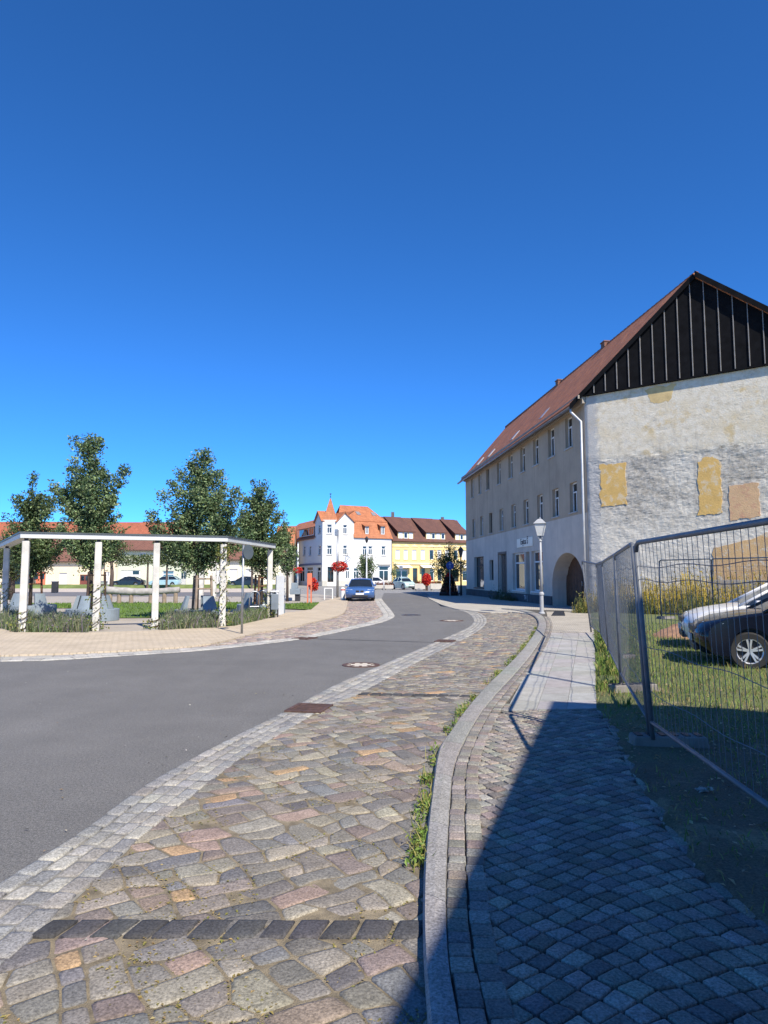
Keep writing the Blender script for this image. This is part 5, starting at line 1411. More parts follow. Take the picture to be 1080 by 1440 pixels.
# far square
p = at(517, 88); car('hatch', 'white car standing across the far square behind the blue saloon', (p.x, p.y, 0.0), R(178), WHT, group='cars on the far square')
p = at(567.5, 84); car('round', 'pale mint green rounded old car before the yellow house', (p.x, p.y, 0.0), R(-62), MINT, group='cars on the far square', nspoke=8)
for px, sty, pm, lab in ((180, 'sedan', BLK, 'black car before the white garage door of the green house'), (232, 'hatch', LBL, 'light blue car before the blue shop window'), (343, 'sedan', BLK, 'black car before the wide cream house'), (26, 'hatch', BLK, 'dark car at the open yard door of the cream house')):
    p = at(px, 96); car(sty, lab, (p.x, p.y, 0.12), R(180), pm, group='cars before the long row of houses')
# ------------------------------------------------------------------ leaves, trees, flowers
GREY_G = [tuple(v * m_ for v, m_ in zip(c, (1.75, 2.05, 1.5))) for c in [(0.045, 0.064, 0.036), (0.065, 0.085, 0.048), (0.036, 0.052, 0.032), (0.085, 0.105, 0.062), (0.15, 0.165, 0.105)]]
OLIVE = [(0.05, 0.075, 0.022), (0.075, 0.10, 0.03), (0.10, 0.125, 0.04), (0.13, 0.15, 0.06)]
BARK = mat('bark', (0.10, 0.075, 0.06), 0.95, 0.3, 9, 0.8, 30)
def tree(name, label, base, tips, nleaf, ls, cols, r0=0.07, group=None, stem_z=None, clump=0.2, cat='tree', extra=1.0):
    """tapered trunk, one limb per tip, leaves gathered in clumps along the limbs"""
    base = Vector(base); t = thing(name, base, label, cat, group)
    top = max(tips, key=lambda q: q.z); zlow = min(q.z for q in tips)
    lead = [base, base + Vector((U(-.04, .04), U(-.04, .04), (top.z - base.z) * 0.35)), base.lerp(top, 0.68) + Vector((0.03, 0, 0)), top]
    mb = MB(); mb.tube(lead, [r0, r0 * 0.8, r0 * 0.42, 0.008], 9)
    def trunk_at(z):
        for a, b in zip(lead, lead[1:]):
            if a.z <= z <= b.z: return a.lerp(b, (z - a.z) / max(1e-6, b.z - a.z))
        return lead[-1]
    allt = list(tips)
    for q in tips:
        if q is top: continue
        for _ in range(2):
            a = U(0, 6.28); c0 = trunk_at(q.z); r_ = (q - c0).to_2d().length * U(0.35, 0.85) + 0.1
            allt.append(Vector((c0.x + math.cos(a) * r_, c0.y + math.sin(a) * r_, q.z + U(-0.35, 0.1))))
    limbs = []
    for q in allt:
        if q is top: limbs.append([lead[2] * 0.6 + lead[1] * 0.4, lead[2], top]); continue
        hd = (q - trunk_at(q.z)).to_2d().length
        z0 = max(base.z + (top.z - base.z) * 0.24, q.z - 0.85 * hd - 0.35)
        if z0 > q.z: z0 = q.z - 0.1
        s_ = trunk_at(z0); m_ = s_.lerp(q, 0.5) + Vector((0, 0, -0.10 * hd))
        limbs.append([s_, m_, q]); mb.tube([s_, m_, q], [r0 * 0.33, r0 * 0.2, 0.006], 5)
    mb.build('trunk', BARK, t, smooth=True)
    mb = MB(); lens_ = [(l[1] - l[0]).length + (l[2] - l[1]).length for l in limbs]; tot = sum(lens_)
    for l, ln_ in zip(limbs, lens_):
        nc = max(3, int(ln_ / (clump * 0.85)))
        per = nleaf * ln_ / tot / nc
        for k in range(nc):
            u = 0.32 + 0.68 * (k + U(0, 1)) / nc
            c = l[0].lerp(l[1], u * 2) if u < 0.5 else l[1].lerp(l[2], u * 2 - 1)
            sg_ = clump * U(0.5, 1.25) * (1.15 - 0.55 * u)
            c = c + Vector((rng.gauss(0, sg_ * .5), rng.gauss(0, sg_ * .5), rng.gauss(0, sg_ * .4)))
            tone = rng.choice(cols)
            for _ in range(int(per * U(0.5, 1.5) + U(0, 1))):
                p = c + Vector([max(-1.7, min(1.7, rng.gauss(0, 1))) * sg_ * k_ for k_ in (1, 1, 0.9)])
                leafq(mb, p, ls * U(0.65, 1.25), jit(tone if U(0, 1) < 0.6 else rng.choice(cols), 0.25, 0.08), 0.5, 0.62)
    mb.build('crown', LEAF, t)
    return t
def tips_px(lst, y, spread):
    out = []
    for px, py in lst:
        d = y + U(-spread, spread); z = Z(py, d); out.append(at(px, d, z))
    return out
D2 = G(127, 873).y; D3 = G(276, 874).y
b = at(127, D2, 0.3)
tree('square_tree', 'tallest slim tree with two side arms behind the left half of the white pergola', b, [at(127, D2, Z(612, D2))] + tips_px([(109, 619), (141, 616), (104, 648), (74, 679), (90, 690), (181, 656), (171, 678), (160, 698), (97, 712), (166, 722), (112, 742), (152, 742), (107, 772), (143, 782), (122, 676), (134, 648), (152, 668), (85, 742), (172, 748), (96, 757), (128, 720), (137, 700)], D2, 0.9), 23000, 0.11, GREY_G, 0.075, 'young trees on the square')
b = at(276, D3, 0.3)
tree('square_tree', 'broad bushy tree behind the right half of the white pergola', b, [at(283, D3, Z(632, D3))] + tips_px([(294, 641), (268, 652), (250, 661), (239, 676), (304, 662), (226, 694), (211, 722), (334, 688), (325, 702), (206, 730), (318, 724), (238, 734), (300, 740), (280, 690), (264, 718), (226, 752), (318, 756), (246, 768), (300, 772), (312, 690), (270, 680), (250, 700), (290, 668), (330, 735), (215, 745)], D3, 1.0), 27000, 0.11, GREY_G, 0.075, 'young trees on the square')
D4 = 29.5; b = at(367, D4, 0.1)
tree('square_tree', 'narrow pointed tree behind the right end of the white pergola', b, [at(359, D4, Z(680, D4))] + tips_px([(367, 684), (381, 702), (346, 700), (388, 706), (394, 722), (341, 722), (402, 738), (350, 742), (386, 748), (344, 768), (394, 772), (371, 718), (362, 738), (375, 760), (400, 760), (333, 745)], D4, 0.9), 17500, 0.112, GREY_G + OLIVE[:2], 0.07, 'young trees on the square')
D1 = 28.5; b = at(42, D1, 0.2)
tree('square_tree', 'shorter tree with a thin top spike behind the left end of the pergola', b, [at(46, D1, Z(664, D1))] + tips_px([(22, 700), (74, 700), (12, 730), (92, 733), (32, 718), (60, 692), (5, 752), (86, 764), (44, 742), (70, 776), (20, 778), (50, 700), (100, 752), (80, 745), (30, 760), (55, 770)], D1, 0.9), 17500, 0.112, GREY_G + OLIVE[:2], 0.075, 'young trees on the square')
D5 = 44.0; b = at(404, D5, 0.0)
tree('square_tree', 'small dark tree before the grey gabled house at the far corner of the square', b, [at(399, D5, Z(727, D5))] + tips_px([(410, 745), (388, 752), (412, 768), (398, 784), (408, 790), (385, 775), (402, 757)], D5, 0.8), 4500, 0.14, GREY_G, 0.09, 'young trees on the square')
D0 = 47.0; b = at(16, D0, 0.0)
tree('old_tree', 'thick trunked green tree at the left edge of the square', b, [at(16, D0, Z(742, D0))] + tips_px([(-10, 752), (30, 750), (44, 765), (-22, 770), (6, 775), (34, 782), (50, 778), (-5, 790), (20, 795)], D0, 1.3), 5000, 0.16, OLIVE, 0.22, clump=0.4)
D6 = 60.0; b = at(156, D6, 0.0)
tree('old_tree', 'brown trunked tree between the cream house and the green house', b, [at(156, D6, Z(752, D6))] + tips_px([(140, 757), (172, 756), (150, 770), (164, 772), (135, 770), (178, 768)], D6, 1.2), 2200, 0.18, OLIVE, 0.19, clump=0.4)
# clipped flat-crowned trees before the houses
def clipped(label, px0, px1, py0, py1, y, pxt):
    b = at(pxt, y, 0); t = thing('clipped_tree', b, label, 'tree', 'flat clipped trees before the houses')
    z0, z1 = Z(py1, y), Z(py0, y); xa, xb = at(px0, y, z0).x, at(px1, y, z0).x
    mb = MB(); mb.tube([b, (b.x, b.y, z0 + 0.3)], [0.14, 0.11], 8); mb.tube([(xa + 0.4, y, z0 + 0.5), (xb - 0.4, y, z0 + 0.5)], 0.05, 6); mb.build('trunk', BARK, t)
    mb = MB()
    for _ in range(1700):
        p = Vector((U(xa, xb), y + U(-0.7, 0.7), U(z0, z1))); p += Vector((rng.gauss(0, .12), rng.gauss(0, .12), rng.gauss(0, .12)))
        leafq(mb, p, U(0.16, 0.3), pick(OLIVE + GREY_G[:2]))
    mb.build('crown', LEAF, t)
clipped('clipped flat-crowned tree before the white garage door', 164, 216, 781, 794, 88, 207)
clipped('clipped tree before the blue shop window of the green house', 222, 246, 774, 795, 86, 234)
clipped('clipped tree at the right end of the wide cream house', 338, 372, 783, 795, 88, 354)
# trees on the far square
y = 78; b = at(515, y)
tree('round_tree', 'small round-headed green tree before the white corner house', b, [at(515, y, Z(776, y))] + tips_px([(506, 783), (524, 783), (503, 795), (528, 796), (510, 806), (521, 806), (515, 792), (508, 790), (522, 790)], y, 1.0), 2600, 0.2, OLIVE[:3] + GREY_G, 0.1, clump=0.35)
y = 66; b = at(631, y)
tree('autumn_tree', 'green and yellowing tree beside the black lantern post', b, [at(632, y, Z(764, y))] + tips_px([(612, 776), (645, 776), (608, 790), (652, 788), (620, 800), (642, 802), (628, 785), (618, 782), (640, 770), (612, 800)], y, 1.2), 3000, 0.19, OLIVE + [(0.3, 0.24, 0.06), (0.36, 0.27, 0.10), (0.2, 0.2, 0.06)], 0.1, clump=0.38)
y = 100; b = at(555, y)
tree('slim_shrub', 'slim dark shrub in a tub at the corner of the yellow house', b, [at(555, y, Z(792, y))] + tips_px([(553, 800), (557, 803), (554, 812), (556, 818)], y, 0.3), 500, 0.2, GREY_G, 0.06, clump=0.25, cat='shrub')

def flowers(mb, c, rx, rz, n, s, cols, cone=0.0):
    for _ in range(n):
        v = Vector((rng.gauss(0, 1), rng.gauss(0, 1), rng.gauss(0, 1))).normalized() * U(0.55, 1.0)
        z = v.z * rz; k = 1 - cone * (v.z + 1) / 2
        leafq(mb, c + Vector((v.x * rx * k, v.y * rx * k, z)), s * U(0.6, 1.3), pick(cols), 0.3, 0.8)
RED = [(0.62, 0.035, 0.02), (0.5, 0.02, 0.015), (0.72, 0.10, 0.05), (0.55, 0.03, 0.05)]
REDG = RED + RED + [(0.07, 0.1, 0.03)]
# tall lamp column with the big flower ball
y = G(475, 841).y; b = at(474.5, y)
t = thing('lamp_column', b, 'tall grey lamp column carrying the large red flower ball', 'street lamp')
mb = MB(); zt = Z(745, y); mb.tube([b, (b.x, b.y, zt)], [0.1, 0.075], 10); mb.build('post', GALV, t, smooth=True)
mb = MB(); mb.box((b.x - 0.1, b.y, zt - 0.2), (0.26, 0.2, 0.5)); mb.build('lamp_head', GALV, t, bevel=0.02)
c = at(477, y, Z(797, y)); mb = MB(); flowers(mb, c, 0.62, 0.42, 900, 0.12, REDG); fl = tag(mb.build('flower_ball', PETAL, org=c), 'large ball of red flowers on the tall grey lamp column', 'flowers', 'red hanging flowers')
# flagpole with smaller ball
y = G(418.5, 829).y; b = at(418.5, y); t = thing('white_pole', b, 'white pole carrying the small red flower ball on the left', 'pole')
mb = MB(); mb.tube([b, (b.x, b.y, Z(764, y))], [0.09, 0.07], 10); mb.build('post', mat('white_pole_paint', (0.7, 0.71, 0.7), 0.5, 0.05), t, smooth=True)
mb = MB(); mb.lathe([(0.09, 0), (0.1, 0.06), (0.03, 0.14)], (b.x, b.y, Z(764, y) - 0.02), 10); mb.build('cap', GALV, t)
c = at(419, y - 0.2, Z(802, y)); mb = MB(); flowers(mb, c, 0.62, 0.42, 700, 0.13, REDG); tag(mb.build('flower_ball', PETAL, org=c), 'small ball of red flowers on the white pole', 'flowers', 'red hanging flowers')
# orange steel marker posts
y = G(435, 850).y; c = at(435, y)
t = thing('orange_marker', (c.x, c.y, 0.05), 'slim orange steel marker with twin legs on the small lawn', 'marker')
OR = mat('orange_paint', (0.62, 0.17, 0.09), 0.5, 0.08, 2)
mb = MB()
zt = Z(806, y)
for dx in (-0.1, 0.1): mb.box((c.x + dx, c.y, 0.55), (0.07, 0.1, 1.1))
mb.build('leg', OR, t)
mb = MB(); mb.box((c.x, c.y, (1.1 + zt) / 2), (0.27, 0.1, zt - 1.1)); mb.build('panel', OR, t, bevel=0.01)
y = 52; c = at(441, y, Z(822, y)); mb = MB(); flowers(mb, c, 0.5, 0.52, 600, 0.13, REDG, 0.5)
tag(mb.build('flower_cone', PETAL, org=c), 'cone of red flowers behind the orange marker', 'flowers', 'red flower cones')
# info box on legs
y = 47.5; c = at(462, y); t = thing('info_box', (c.x, c.y, 0.05), 'grey display box in a white frame left of the tall lamp column', 'display box')
mb = MB(); z0, z1 = Z(837, y), Z(828, y); mb.box((c.x, c.y, (z0 + z1) / 2), (0.44, 0.08, z1 - z0)); mb.build('panel', mat('slate_panel', (0.22, 0.23, 0.24), 0.5, 0.15), t)
mb = MB()
for dx in (-0.27, 0.27): mb.box((c.x + dx, c.y, z1 / 2), (0.06, 0.07, z1 + 0.05))
mb.box((c.x, c.y, z1 + 0.04), (0.6, 0.07, 0.05)); mb.build('frame', WHITE, t)
y = 46.5; c = at(482, y); t = thing('white_bollard', (c.x, c.y, 0.05), 'stout white bollard between the lamp column and the blue saloon', 'bollard')
mb = MB(); mb.lathe([(0.14, 0), (0.14, 0.72), (0.11, 0.8), (0.001, 0.83)], (c.x, c.y, 0.03), 14); mb.build('post', WHITE, t)
mb = MB(); mb.lathe([(0.145, 0.62), (0.145, 0.7)], (c.x, c.y, 0.03), 14); mb.build('band', mat('red_band', (0.5, 0.05, 0.04), 0.5, 0.1), t)
# white lamp pole before the corner house
y = 80; b = at(515.5, y - 3); t = thing('lamp_column', b, 'slim white lamp column in front of the round-headed tree', 'street lamp')
mb = MB(); zt = Z(762, y - 3); mb.tube([b, (b.x, b.y, zt)], [0.09, 0.06], 8); mb.build('post', mat('white_pole_paint', (0.7, 0.71, 0.7)), t)
mb = MB(); mb.lathe([(0.08, 0), (0.16, 0.2), (0.2, 0.5), (0.05, 0.7)], (b.x, b.y, zt - 0.1), 8); mb.build('lamp_head', BLACKM, t)
# black lantern post right
y = G(648, 838).y; b = at(648.5, y); zt = Z(768, y)
t = thing('street_lamp', b, 'black lantern post beside the far corner of the grey house', 'street lamp')
mb = MB(); mb.tube([b, (b.x, b.y, 1.0), (b.x, b.y, zt - 0.9)], [0.1, 0.07, 0.045], 8); mb.build('post', BLACKM, t)
mb = MB(); mb.lathe([(0.1, 0), (0.24, 0.55), (0.34, 0.56), (0.1, 0.78), (0.02, 0.9)], (b.x, b.y, zt - 0.9), 4, a0=0.5); mb.build('lantern', mat('dark_lantern', (0.05, 0.05, 0.05), 0.3, 0.2), t)
# blue round sign
y = y - 1.5; b = at(633, y); t = thing('blue_sign', b, 'round blue traffic sign on a thin post before the dark flower pyramid', 'sign')
mb = MB(); mb.tube([b, (b.x, b.y, Z(789, y))], 0.035, 8); mb.build('post', GALV, t)
mb = MB(); mb.lathe([(0.001, -0.02), (0.31, -0.02), (0.31, 0.01), (0.001, 0.01)], (b.x, b.y - 0.05, Z(795.5, y)), 24, axis='Y'); mb.build('disc', mat('sign_blue', (0.015, 0.06, 0.28), 0.4, 0.1), t)
mb = MB(); zc_ = Z(795.5, y); mb.box((b.x, b.y - 0.078, zc_ - 0.03), (0.06, 0.01, 0.3)); mb.poly([(b.x - 0.13, b.y - 0.08, zc_ + 0.06), (b.x + 0.13, b.y - 0.08, zc_ + 0.06), (b.x, b.y - 0.08, zc_ + 0.22)]); mb.build('arrow', mat('sign_arrow', (0.25, 0.32, 0.5), 0.4, 0.1), t)
# flower pyramid and column
y = G(632, 838).y; c = at(631.5, y, 0.0); mb = MB()
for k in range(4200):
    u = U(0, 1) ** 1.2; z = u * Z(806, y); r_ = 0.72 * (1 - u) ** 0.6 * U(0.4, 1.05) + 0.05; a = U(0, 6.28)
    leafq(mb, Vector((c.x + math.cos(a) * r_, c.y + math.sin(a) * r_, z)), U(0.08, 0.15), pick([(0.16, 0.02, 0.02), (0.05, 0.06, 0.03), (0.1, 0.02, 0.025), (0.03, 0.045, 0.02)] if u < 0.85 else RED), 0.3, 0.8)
t = thing('flower_pyramid', c, 'tall dark red planted flower pyramid in the shade before the grey house', 'flowers', 'red flower cones')
mb.build('flowers', PETAL, t)
mb = MB(); mb.lathe([(0.6, 0), (0.72, 0.3), (0.66, 0.32), (0.5, 0.3)], (c.x, c.y, 0.0), 16); mb.build('tub', PLASTICD, t)
y = 77; c = at(600, y); t = thing('flower_column', c, 'bright red flower column in front of the yellow house door', 'flowers', 'red flower cones')
mb = MB(); z0, z1 = Z(824, y), Z(806, y); flowers(mb, Vector((c.x, c.y, (z0 + z1) / 2)), 0.5, (z1 - z0) / 2, 2200, 0.15, RED); mb.build('flowers', PETAL, t)
mb = MB(); mb.box((c.x, c.y, z0 / 2), (0.28, 0.28, z0 + 0.1)); mb.build('post', DARKW, t)
STN = mat('pale_stone_block', (0.5, 0.47, 0.42), 0.85, 0.1, 2)
for px0, px1, y, lab in ((583, 598, 79, 'pale stone trough left of the red flower column'), (605, 621, 79, 'pale stone trough between the flower column and the dark pyramid'), (644.5, 660, 62, 'pale stone block behind the black lantern post'), (541, 553, 82, 'pale planter with dark red flowers before the mint green car'), (527, 539, 83, 'planter with reddish plants beside the white car')):
    a, b = at(px0, y), at(px1, y); hgt = 0.75 if px0 > 560 else 0.55
    t = thing('stone_trough', ((a.x + b.x) / 2, y, 0), lab, 'trough', 'stone troughs on the far square')
    mb = MB(); mb.box(((a.x + b.x) / 2, y, hgt / 2 + 0.06), (b.x - a.x, 0.6, hgt - 0.12)); mb.build('body', STN, t, bevel=0.03)
    mb = MB()
    for s_ in (-1, 1): mb.box(((a.x + b.x) / 2 + s_ * (b.x - a.x) * 0.4, y, 0.05), (0.15, 0.5, 0.12))
    mb.build('foot', mat('dark_plinth', (0.085, 0.083, 0.085)), t)
    mb = MB(); 
    for _ in range(260): leafq(mb, Vector((U(a.x, b.x), y + U(-0.25, 0.25), hgt + abs(rng.gauss(0, 0.16)))), U(0.1, 0.18), pick([(0.22, 0.04, 0.05), (0.08, 0.09, 0.03), (0.05, 0.06, 0.03), (0.4, 0.05, 0.05)]))
    if px0 < 610: mb.build('plants', PETAL, t)
# thin sign post on the far square
y = 86; b = at(564, y); t = thing('sign_post', b, 'thin grey sign post before the yellow house shop window', 'sign')
mb = MB(); mb.tube([b, (b.x, b.y, Z(796, y))], 0.04, 6); mb.build('post', GALV, t)
mb = MB(); mb.box((b.x, b.y - 0.05, Z(798, y)), (0.42, 0.03, 0.4)); mb.build('plate', GALV, t)
# ------------------------------------------------------------------ white pergola on the square
PW = mat('white_concrete_post', (0.52, 0.505, 0.46), 0.85, 0.22, 2.5, 0.3, 50, fine=0.08); BEAM = mat('pale_beam', (0.50, 0.52, 0.51), 0.6, 0.1, 1); CAP = mat('dark_zinc_cap', (0.06, 0.075, 0.08), 0.5, 0.2)
def ppos(px, py): return G(px, py, 0.03)
pp = [ppos(5, 872), ppos(31, 889), None, None, ppos(312, 881.5), ppos(378.5, 868)]
A, B = pp[1], pp[4]
def on_ab(px):
    k = (px - CX) / F; best = min((i / 400 for i in range(401)), key=lambda u: abs(at(px, A.lerp(B, u).y, 0.03).x - A.lerp(B, u).x)); return A.lerp(B, best)
pp[2], pp[3] = on_ab(134.5), on_ab(217)
perg = thing('pergola', ((A.x + B.x) / 2, (A.y + B.y) / 2, 0.03), 'long white pergola with slim square posts and a flat beam with angled ends', 'pergola')
HT = 2.60
for q in pp:
    mb = MB(); mb.box((q.x, q.y, 0.0 + HT / 2), (0.2, 0.2, HT), 0.32, top=0.94); mb.build('post', PW, perg, bevel=0.025)
    mb = MB(); mb.box((q.x, q.y, HT + 0.03), (0.1, 0.1, 0.08), 0.32); mb.build('post_head', BLACKM, perg)
ends = [pp[0] + (pp[0] - pp[1]).normalized() * 2.2, pp[1], pp[4], pp[5] + (pp[5] - pp[4]).normalized() * 0.15]
ps = [e_.to_2d() for e_ in ends]
def offs(i, o):
    n1 = (ps[min(i + 1, 3)] - ps[max(i, 0) if i < 3 else 2]).normalized(); n0 = (ps[i] - ps[i - 1]).normalized() if i else n1
    n1 = n1 if i < 3 else n0
    m_ = (Vector((n0.y, -n0.x)) + Vector((n1.y, -n1.x))).normalized(); c = m_.dot(Vector((n0.y, -n0.x)))
    return ps[i] + m_ * o / max(0.3, c)
def strip_beam(o0, o1, z0, z1, name, m):
    mb = MB()
    for i in range(3):
        b4 = [(*offs(i, o0), z0), (*offs(i + 1, o0), z0), (*offs(i + 1, o1), z0), (*offs(i, o1), z0)]
        mb.hexa(b4, [(a_[0], a_[1], z1) for a_ in b4])
    return mb.build(name, m, perg)
strip_beam(-0.17, 0.17, HT + 0.07, HT + 0.20, 'beam', BEAM)
strip_beam(-0.20, 0.20, HT + 0.203, HT + 0.245, 'beam_cap', CAP)
# small far pergola
t = thing('pergola', at(290, 48, 0), 'small pergola with one pale post and a green grey beam behind the broad bushy tree', 'pergola')
mb = MB(); y = 48; mb.box((*at(283, y).to_2d(), 1.5), (0.26, 0.26, 3.0)); mb.build('post', PW, t)
mb = MB(); mb.box((*at(301, y + 2).to_2d(), 1.5), (0.26, 0.26, 3.0)); mb.build('post', PW, t)
mb = MB(); a, b = at(276, y), at(306, y + 2); mb.hexa([(a.x, a.y, 3.0), (b.x, b.y, 3.0), (b.x, b.y + 0.5, 3.0), (a.x, a.y + 0.5, 3.0)], [(a.x, a.y, 3.2), (b.x, b.y, 3.2), (b.x, b.y + 0.5, 3.2), (a.x, a.y + 0.5, 3.2)]); mb.build('beam', mat('green_grey_beam', (0.36, 0.42, 0.4), 0.6, 0.1), t)
# climbing plants on the posts
def vine(q, label, ztop, n, dense=()):
    mb = MB(); 
    for s_ in range(3):
        a0 = U(0, 6.28); path = []
        for k in range(40):
            z = 0.05 + ztop * k / 39 * U(0.97, 1.03); a = a0 + k * 0.33; r_ = 0.135
            path.append((q.x + math.cos(a) * r_, q.y + math.sin(a) * r_, z))
        mb.tube(path, 0.009, 4, col=(0.1, 0.07, 0.04), cap=False)
    for _ in range(n):
        z = ztop * U(0, 1) ** 1.7
        for (za, zb) in dense:
            if U(0, 1) < 0.35: z = U(za, zb)
        a = U(0, 6.28); r_ = abs(rng.gauss(0.15, 0.06)) + (0.08 if z < 0.6 else 0)
        leafq(mb, Vector((q.x + math.cos(a) * r_, q.y + math.sin(a) * r_, z + 0.05)), U(0.05, 0.11), pick([(0.09, 0.15, 0.03), (0.2, 0.22, 0.05), (0.3, 0.28, 0.06), (0.07, 0.11, 0.03)]))
    tag(mb.build('climbing_vine', LEAF, org=(q.x, q.y, 0.03)), label, 'vine', 'climbing plants on the pergola posts')
vine(pp[2], 'vine twining round the second post of the long front side', 1.3, 260)
vine(pp[4], 'tall vine with a yellow green top on the pergola corner post', 2.6, 520, [(2.0, 2.5)])
vine(pp[5], 'short leafy vine at the foot of the rear right pergola post', 1.0, 220)
vine(pp[0], 'vine climbing half way up the pergola post at the left edge', 1.3, 260)
vine(pp[3], 'few vine shoots at the foot of the bare pergola post', 0.35, 80)
vine(pp[1], 'low vine shoots round the left front pergola corner post', 0.6, 120)
# planting along the pergola
def bed(label, pts, n, h, cols):
    pl = W2(pts, 0.05); mb = MB(); x0, x1 = min(p.x for p in pl), max(p.x for p in pl); y0, y1 = min(p.y for p in pl), max(p.y for p in pl); k = 0
    while k < n:
        x, y = U(x0, x1), U(y0, y1)
        if not inside((x, y), pl): continue
        k += 1; hh = h * (0.75 + 0.6 * noise.noise((x * 1.6, y * 1.6, 4)))
        if U(0, 1) < 0.75: blade(mb, x, y, 0.02, hh * U(0.6, 1.25), 0.011, 0.75, pick(cols))
        else: leafq(mb, Vector((x, y, U(0.05, hh))), U(0.05, 0.1), pick(cols))
    tag(mb.build('planting_bed', GRASSM), label, 'plants', kind='stuff')
LAV = [(0.12, 0.17, 0.08), (0.16, 0.20, 0.10), (0.09, 0.14, 0.05), (0.22, 0.24, 0.15), (0.20, 0.17, 0.20), (0.27, 0.26, 0.15)]
bed('grey green lavender bed between the two left pergola posts', [(0, 882), (24, 889), (34, 889), (124, 888), (128, 878), (40, 872), (0, 868)], 5200, 0.5, LAV)
bed('lavender and grass bed between the third and fourth pergola post', [(224, 885), (306, 883), (318, 874), (240, 872)], 4200, 0.52, LAV)
bed('low planting strip from the corner post to the litter bin', [(318, 881), (340, 878), (374, 869), (388, 866), (382, 861), (345, 867), (322, 872)], 2600, 0.42, LAV + [(0.14, 0.22, 0.05)])
# ring seats with blue grey blocks round the trees
def ring_seat(c, r_, label, blocks, h=0.42):
    t = thing('ring_planter', (c.x, c.y, 0.02), label, 'planter', 'round blue grey seat rings round the trees')
    mb = MB(); n = 40; vs = []
    for k in range(n):
        a = 2 * math.pi * k / n
        for rr, z in ((r_, 0.0), (r_, h), (r_ - 0.42, h), (r_ - 0.42, 0.0)): vs.append((c.x + rr * math.cos(a), c.y + rr * math.sin(a), z + 0.01))
    mb.add(vs, [[k * 4 + j, ((k + 1) % n) * 4 + j, ((k + 1) % n) * 4 + (j + 1) % 4, k * 4 + (j + 1) % 4] for k in range(n) for j in range(4)])
    mb.build('ring', BLUEC, t, bevel=0.015)
    mb = MB(); mb.lathe([(r_ - 0.43, h - 0.08), (0.001, h - 0.05)], (c.x, c.y, 0.01), 24); mb.build('soil_fill', SOIL, t)
    for a, wd in blocks:
        a = R(a); mb = MB(); rr = r_ - 0.36
        def P_(u, o, z): aa = a + u; return (c.x + (rr + o) * math.cos(aa), c.y + (rr + o) * math.sin(aa), z)
        m_ = 6
        for k in range(m_):
            u0, u1 = -wd / 2 + wd * k / m_, -wd / 2 + wd * (k + 1) / m_
            mb.hexa([P_(u0, 0, h + 0.012), P_(u0, 0.16, h + 0.012), P_(u1, 0.16, h + 0.012), P_(u1, 0, h + 0.012)], [P_(u0, -0.1, h + 0.48), P_(u0, 0.0, h + 0.48), P_(u1, 0.0, h + 0.48), P_(u1, -0.1, h + 0.48)])
        mb.build('backrest', BLUEC, t)
def stakes(c, label, h, m, w_=0.42, rails=2, col=None):
    t = thing('tree_stakes', (c.x, c.y, 0.3), label, 'tree stakes', 'wooden stakes round the young trees')
    P_ = [(c.x + w_ * math.cos(a), c.y + w_ * math.sin(a)) for a in (0.4, 2.5, 4.6)]
    for p in P_: mb = MB(); mb.tube([(p[0], p[1], 0.3), (c.x + (p[0] - c.x) * 0.85, c.y + (p[1] - c.y) * 0.85, h)], 0.045, 8); mb.build('stake', m, t)
    mb = MB()
    for k in range(rails):
        z = h - 0.12 - k * 0.35; f = 0.87
        for i in range(3):
            p, q = P_[i], P_[(i + 1) % 3]; mb.tube([(c.x + (p[0] - c.x) * f * 1.1, c.y + (p[1] - c.y) * f * 1.1, z), (c.x + (q[0] - c.x) * f * 1.1, c.y + (q[1] - c.y) * f * 1.1, z)], 0.03, 6)
    mb.build('rail', m, t)
LW = mat('light_stake_wood', (0.26, 0.2, 0.15), 0.85, 0.25, 5); 
c1 = at(42, D1); c2 = at(130, D2); c3 = at(281, D3); c4 = at(367, D4)
ring_seat(c1, 0.98, 'round seat ring round the shorter tree at the left end', ((250, 0.7), (330, 0.7), (200, 0.5)))
ring_seat(c2, 0.9, 'round seat ring round the tallest slim tree', ((265, 0.6), (320, 0.6), (20, 0.6), (190, 0.6)))
ring_seat(c3, 0.88, 'round seat ring round the broad bushy tree', ((200, 0.9), (320, 0.9), (80, 0.8)))
ring_seat(c4, 1.0, 'round seat ring round the narrow pointed tree', ((215, 1.0), (100, 0.9), (330, 0.7)))
stakes(c1, 'stakes round the shorter tree at the left end of the pergola', 1.75, BROWNW); stakes(c2, 'dark stake frame round the tallest slim tree', 1.75, DARKW); stakes(c3, 'light stake frame round the broad bushy tree', 1.62, LW); stakes(c4, 'brown stakes round the narrow pointed tree', 1.65, BROWNW)
# long weathered log bench
y = 40.5; a, b = at(146, y), at(252, y); zl = 0.82
t = thing('log_bench', ((a.x + b.x) / 2, y, 0.04), 'long grey weathered log lying on short wooden stumps beyond the lawn', 'log')
mb = MB(); path = [a.lerp(b, k / 14) + Vector((0, 0, zl - 0.12 * math.sin(k / 14 * math.pi) - 0.02 * (k % 2))) for k in range(15)]; mb.tube(path, [0.24 - 0.006 * k + U(-0.02, 0.02) for k in range(15)], 12); mb.build('log', mat('weathered_log', (0.33, 0.31, 0.29), 0.9, 0.3, 3, 0.6, 20), t, smooth=True)
for k, u in enumerate((0.08, 0.2, 0.36, 0.62, 0.8, 0.95)):
    p = a.lerp(b, u); mb = MB(); mb.lathe([(0.13, 0.04), (0.12, 0.62)], (p.x, p.y, 0), 10); mb.build('stump', LW, t)
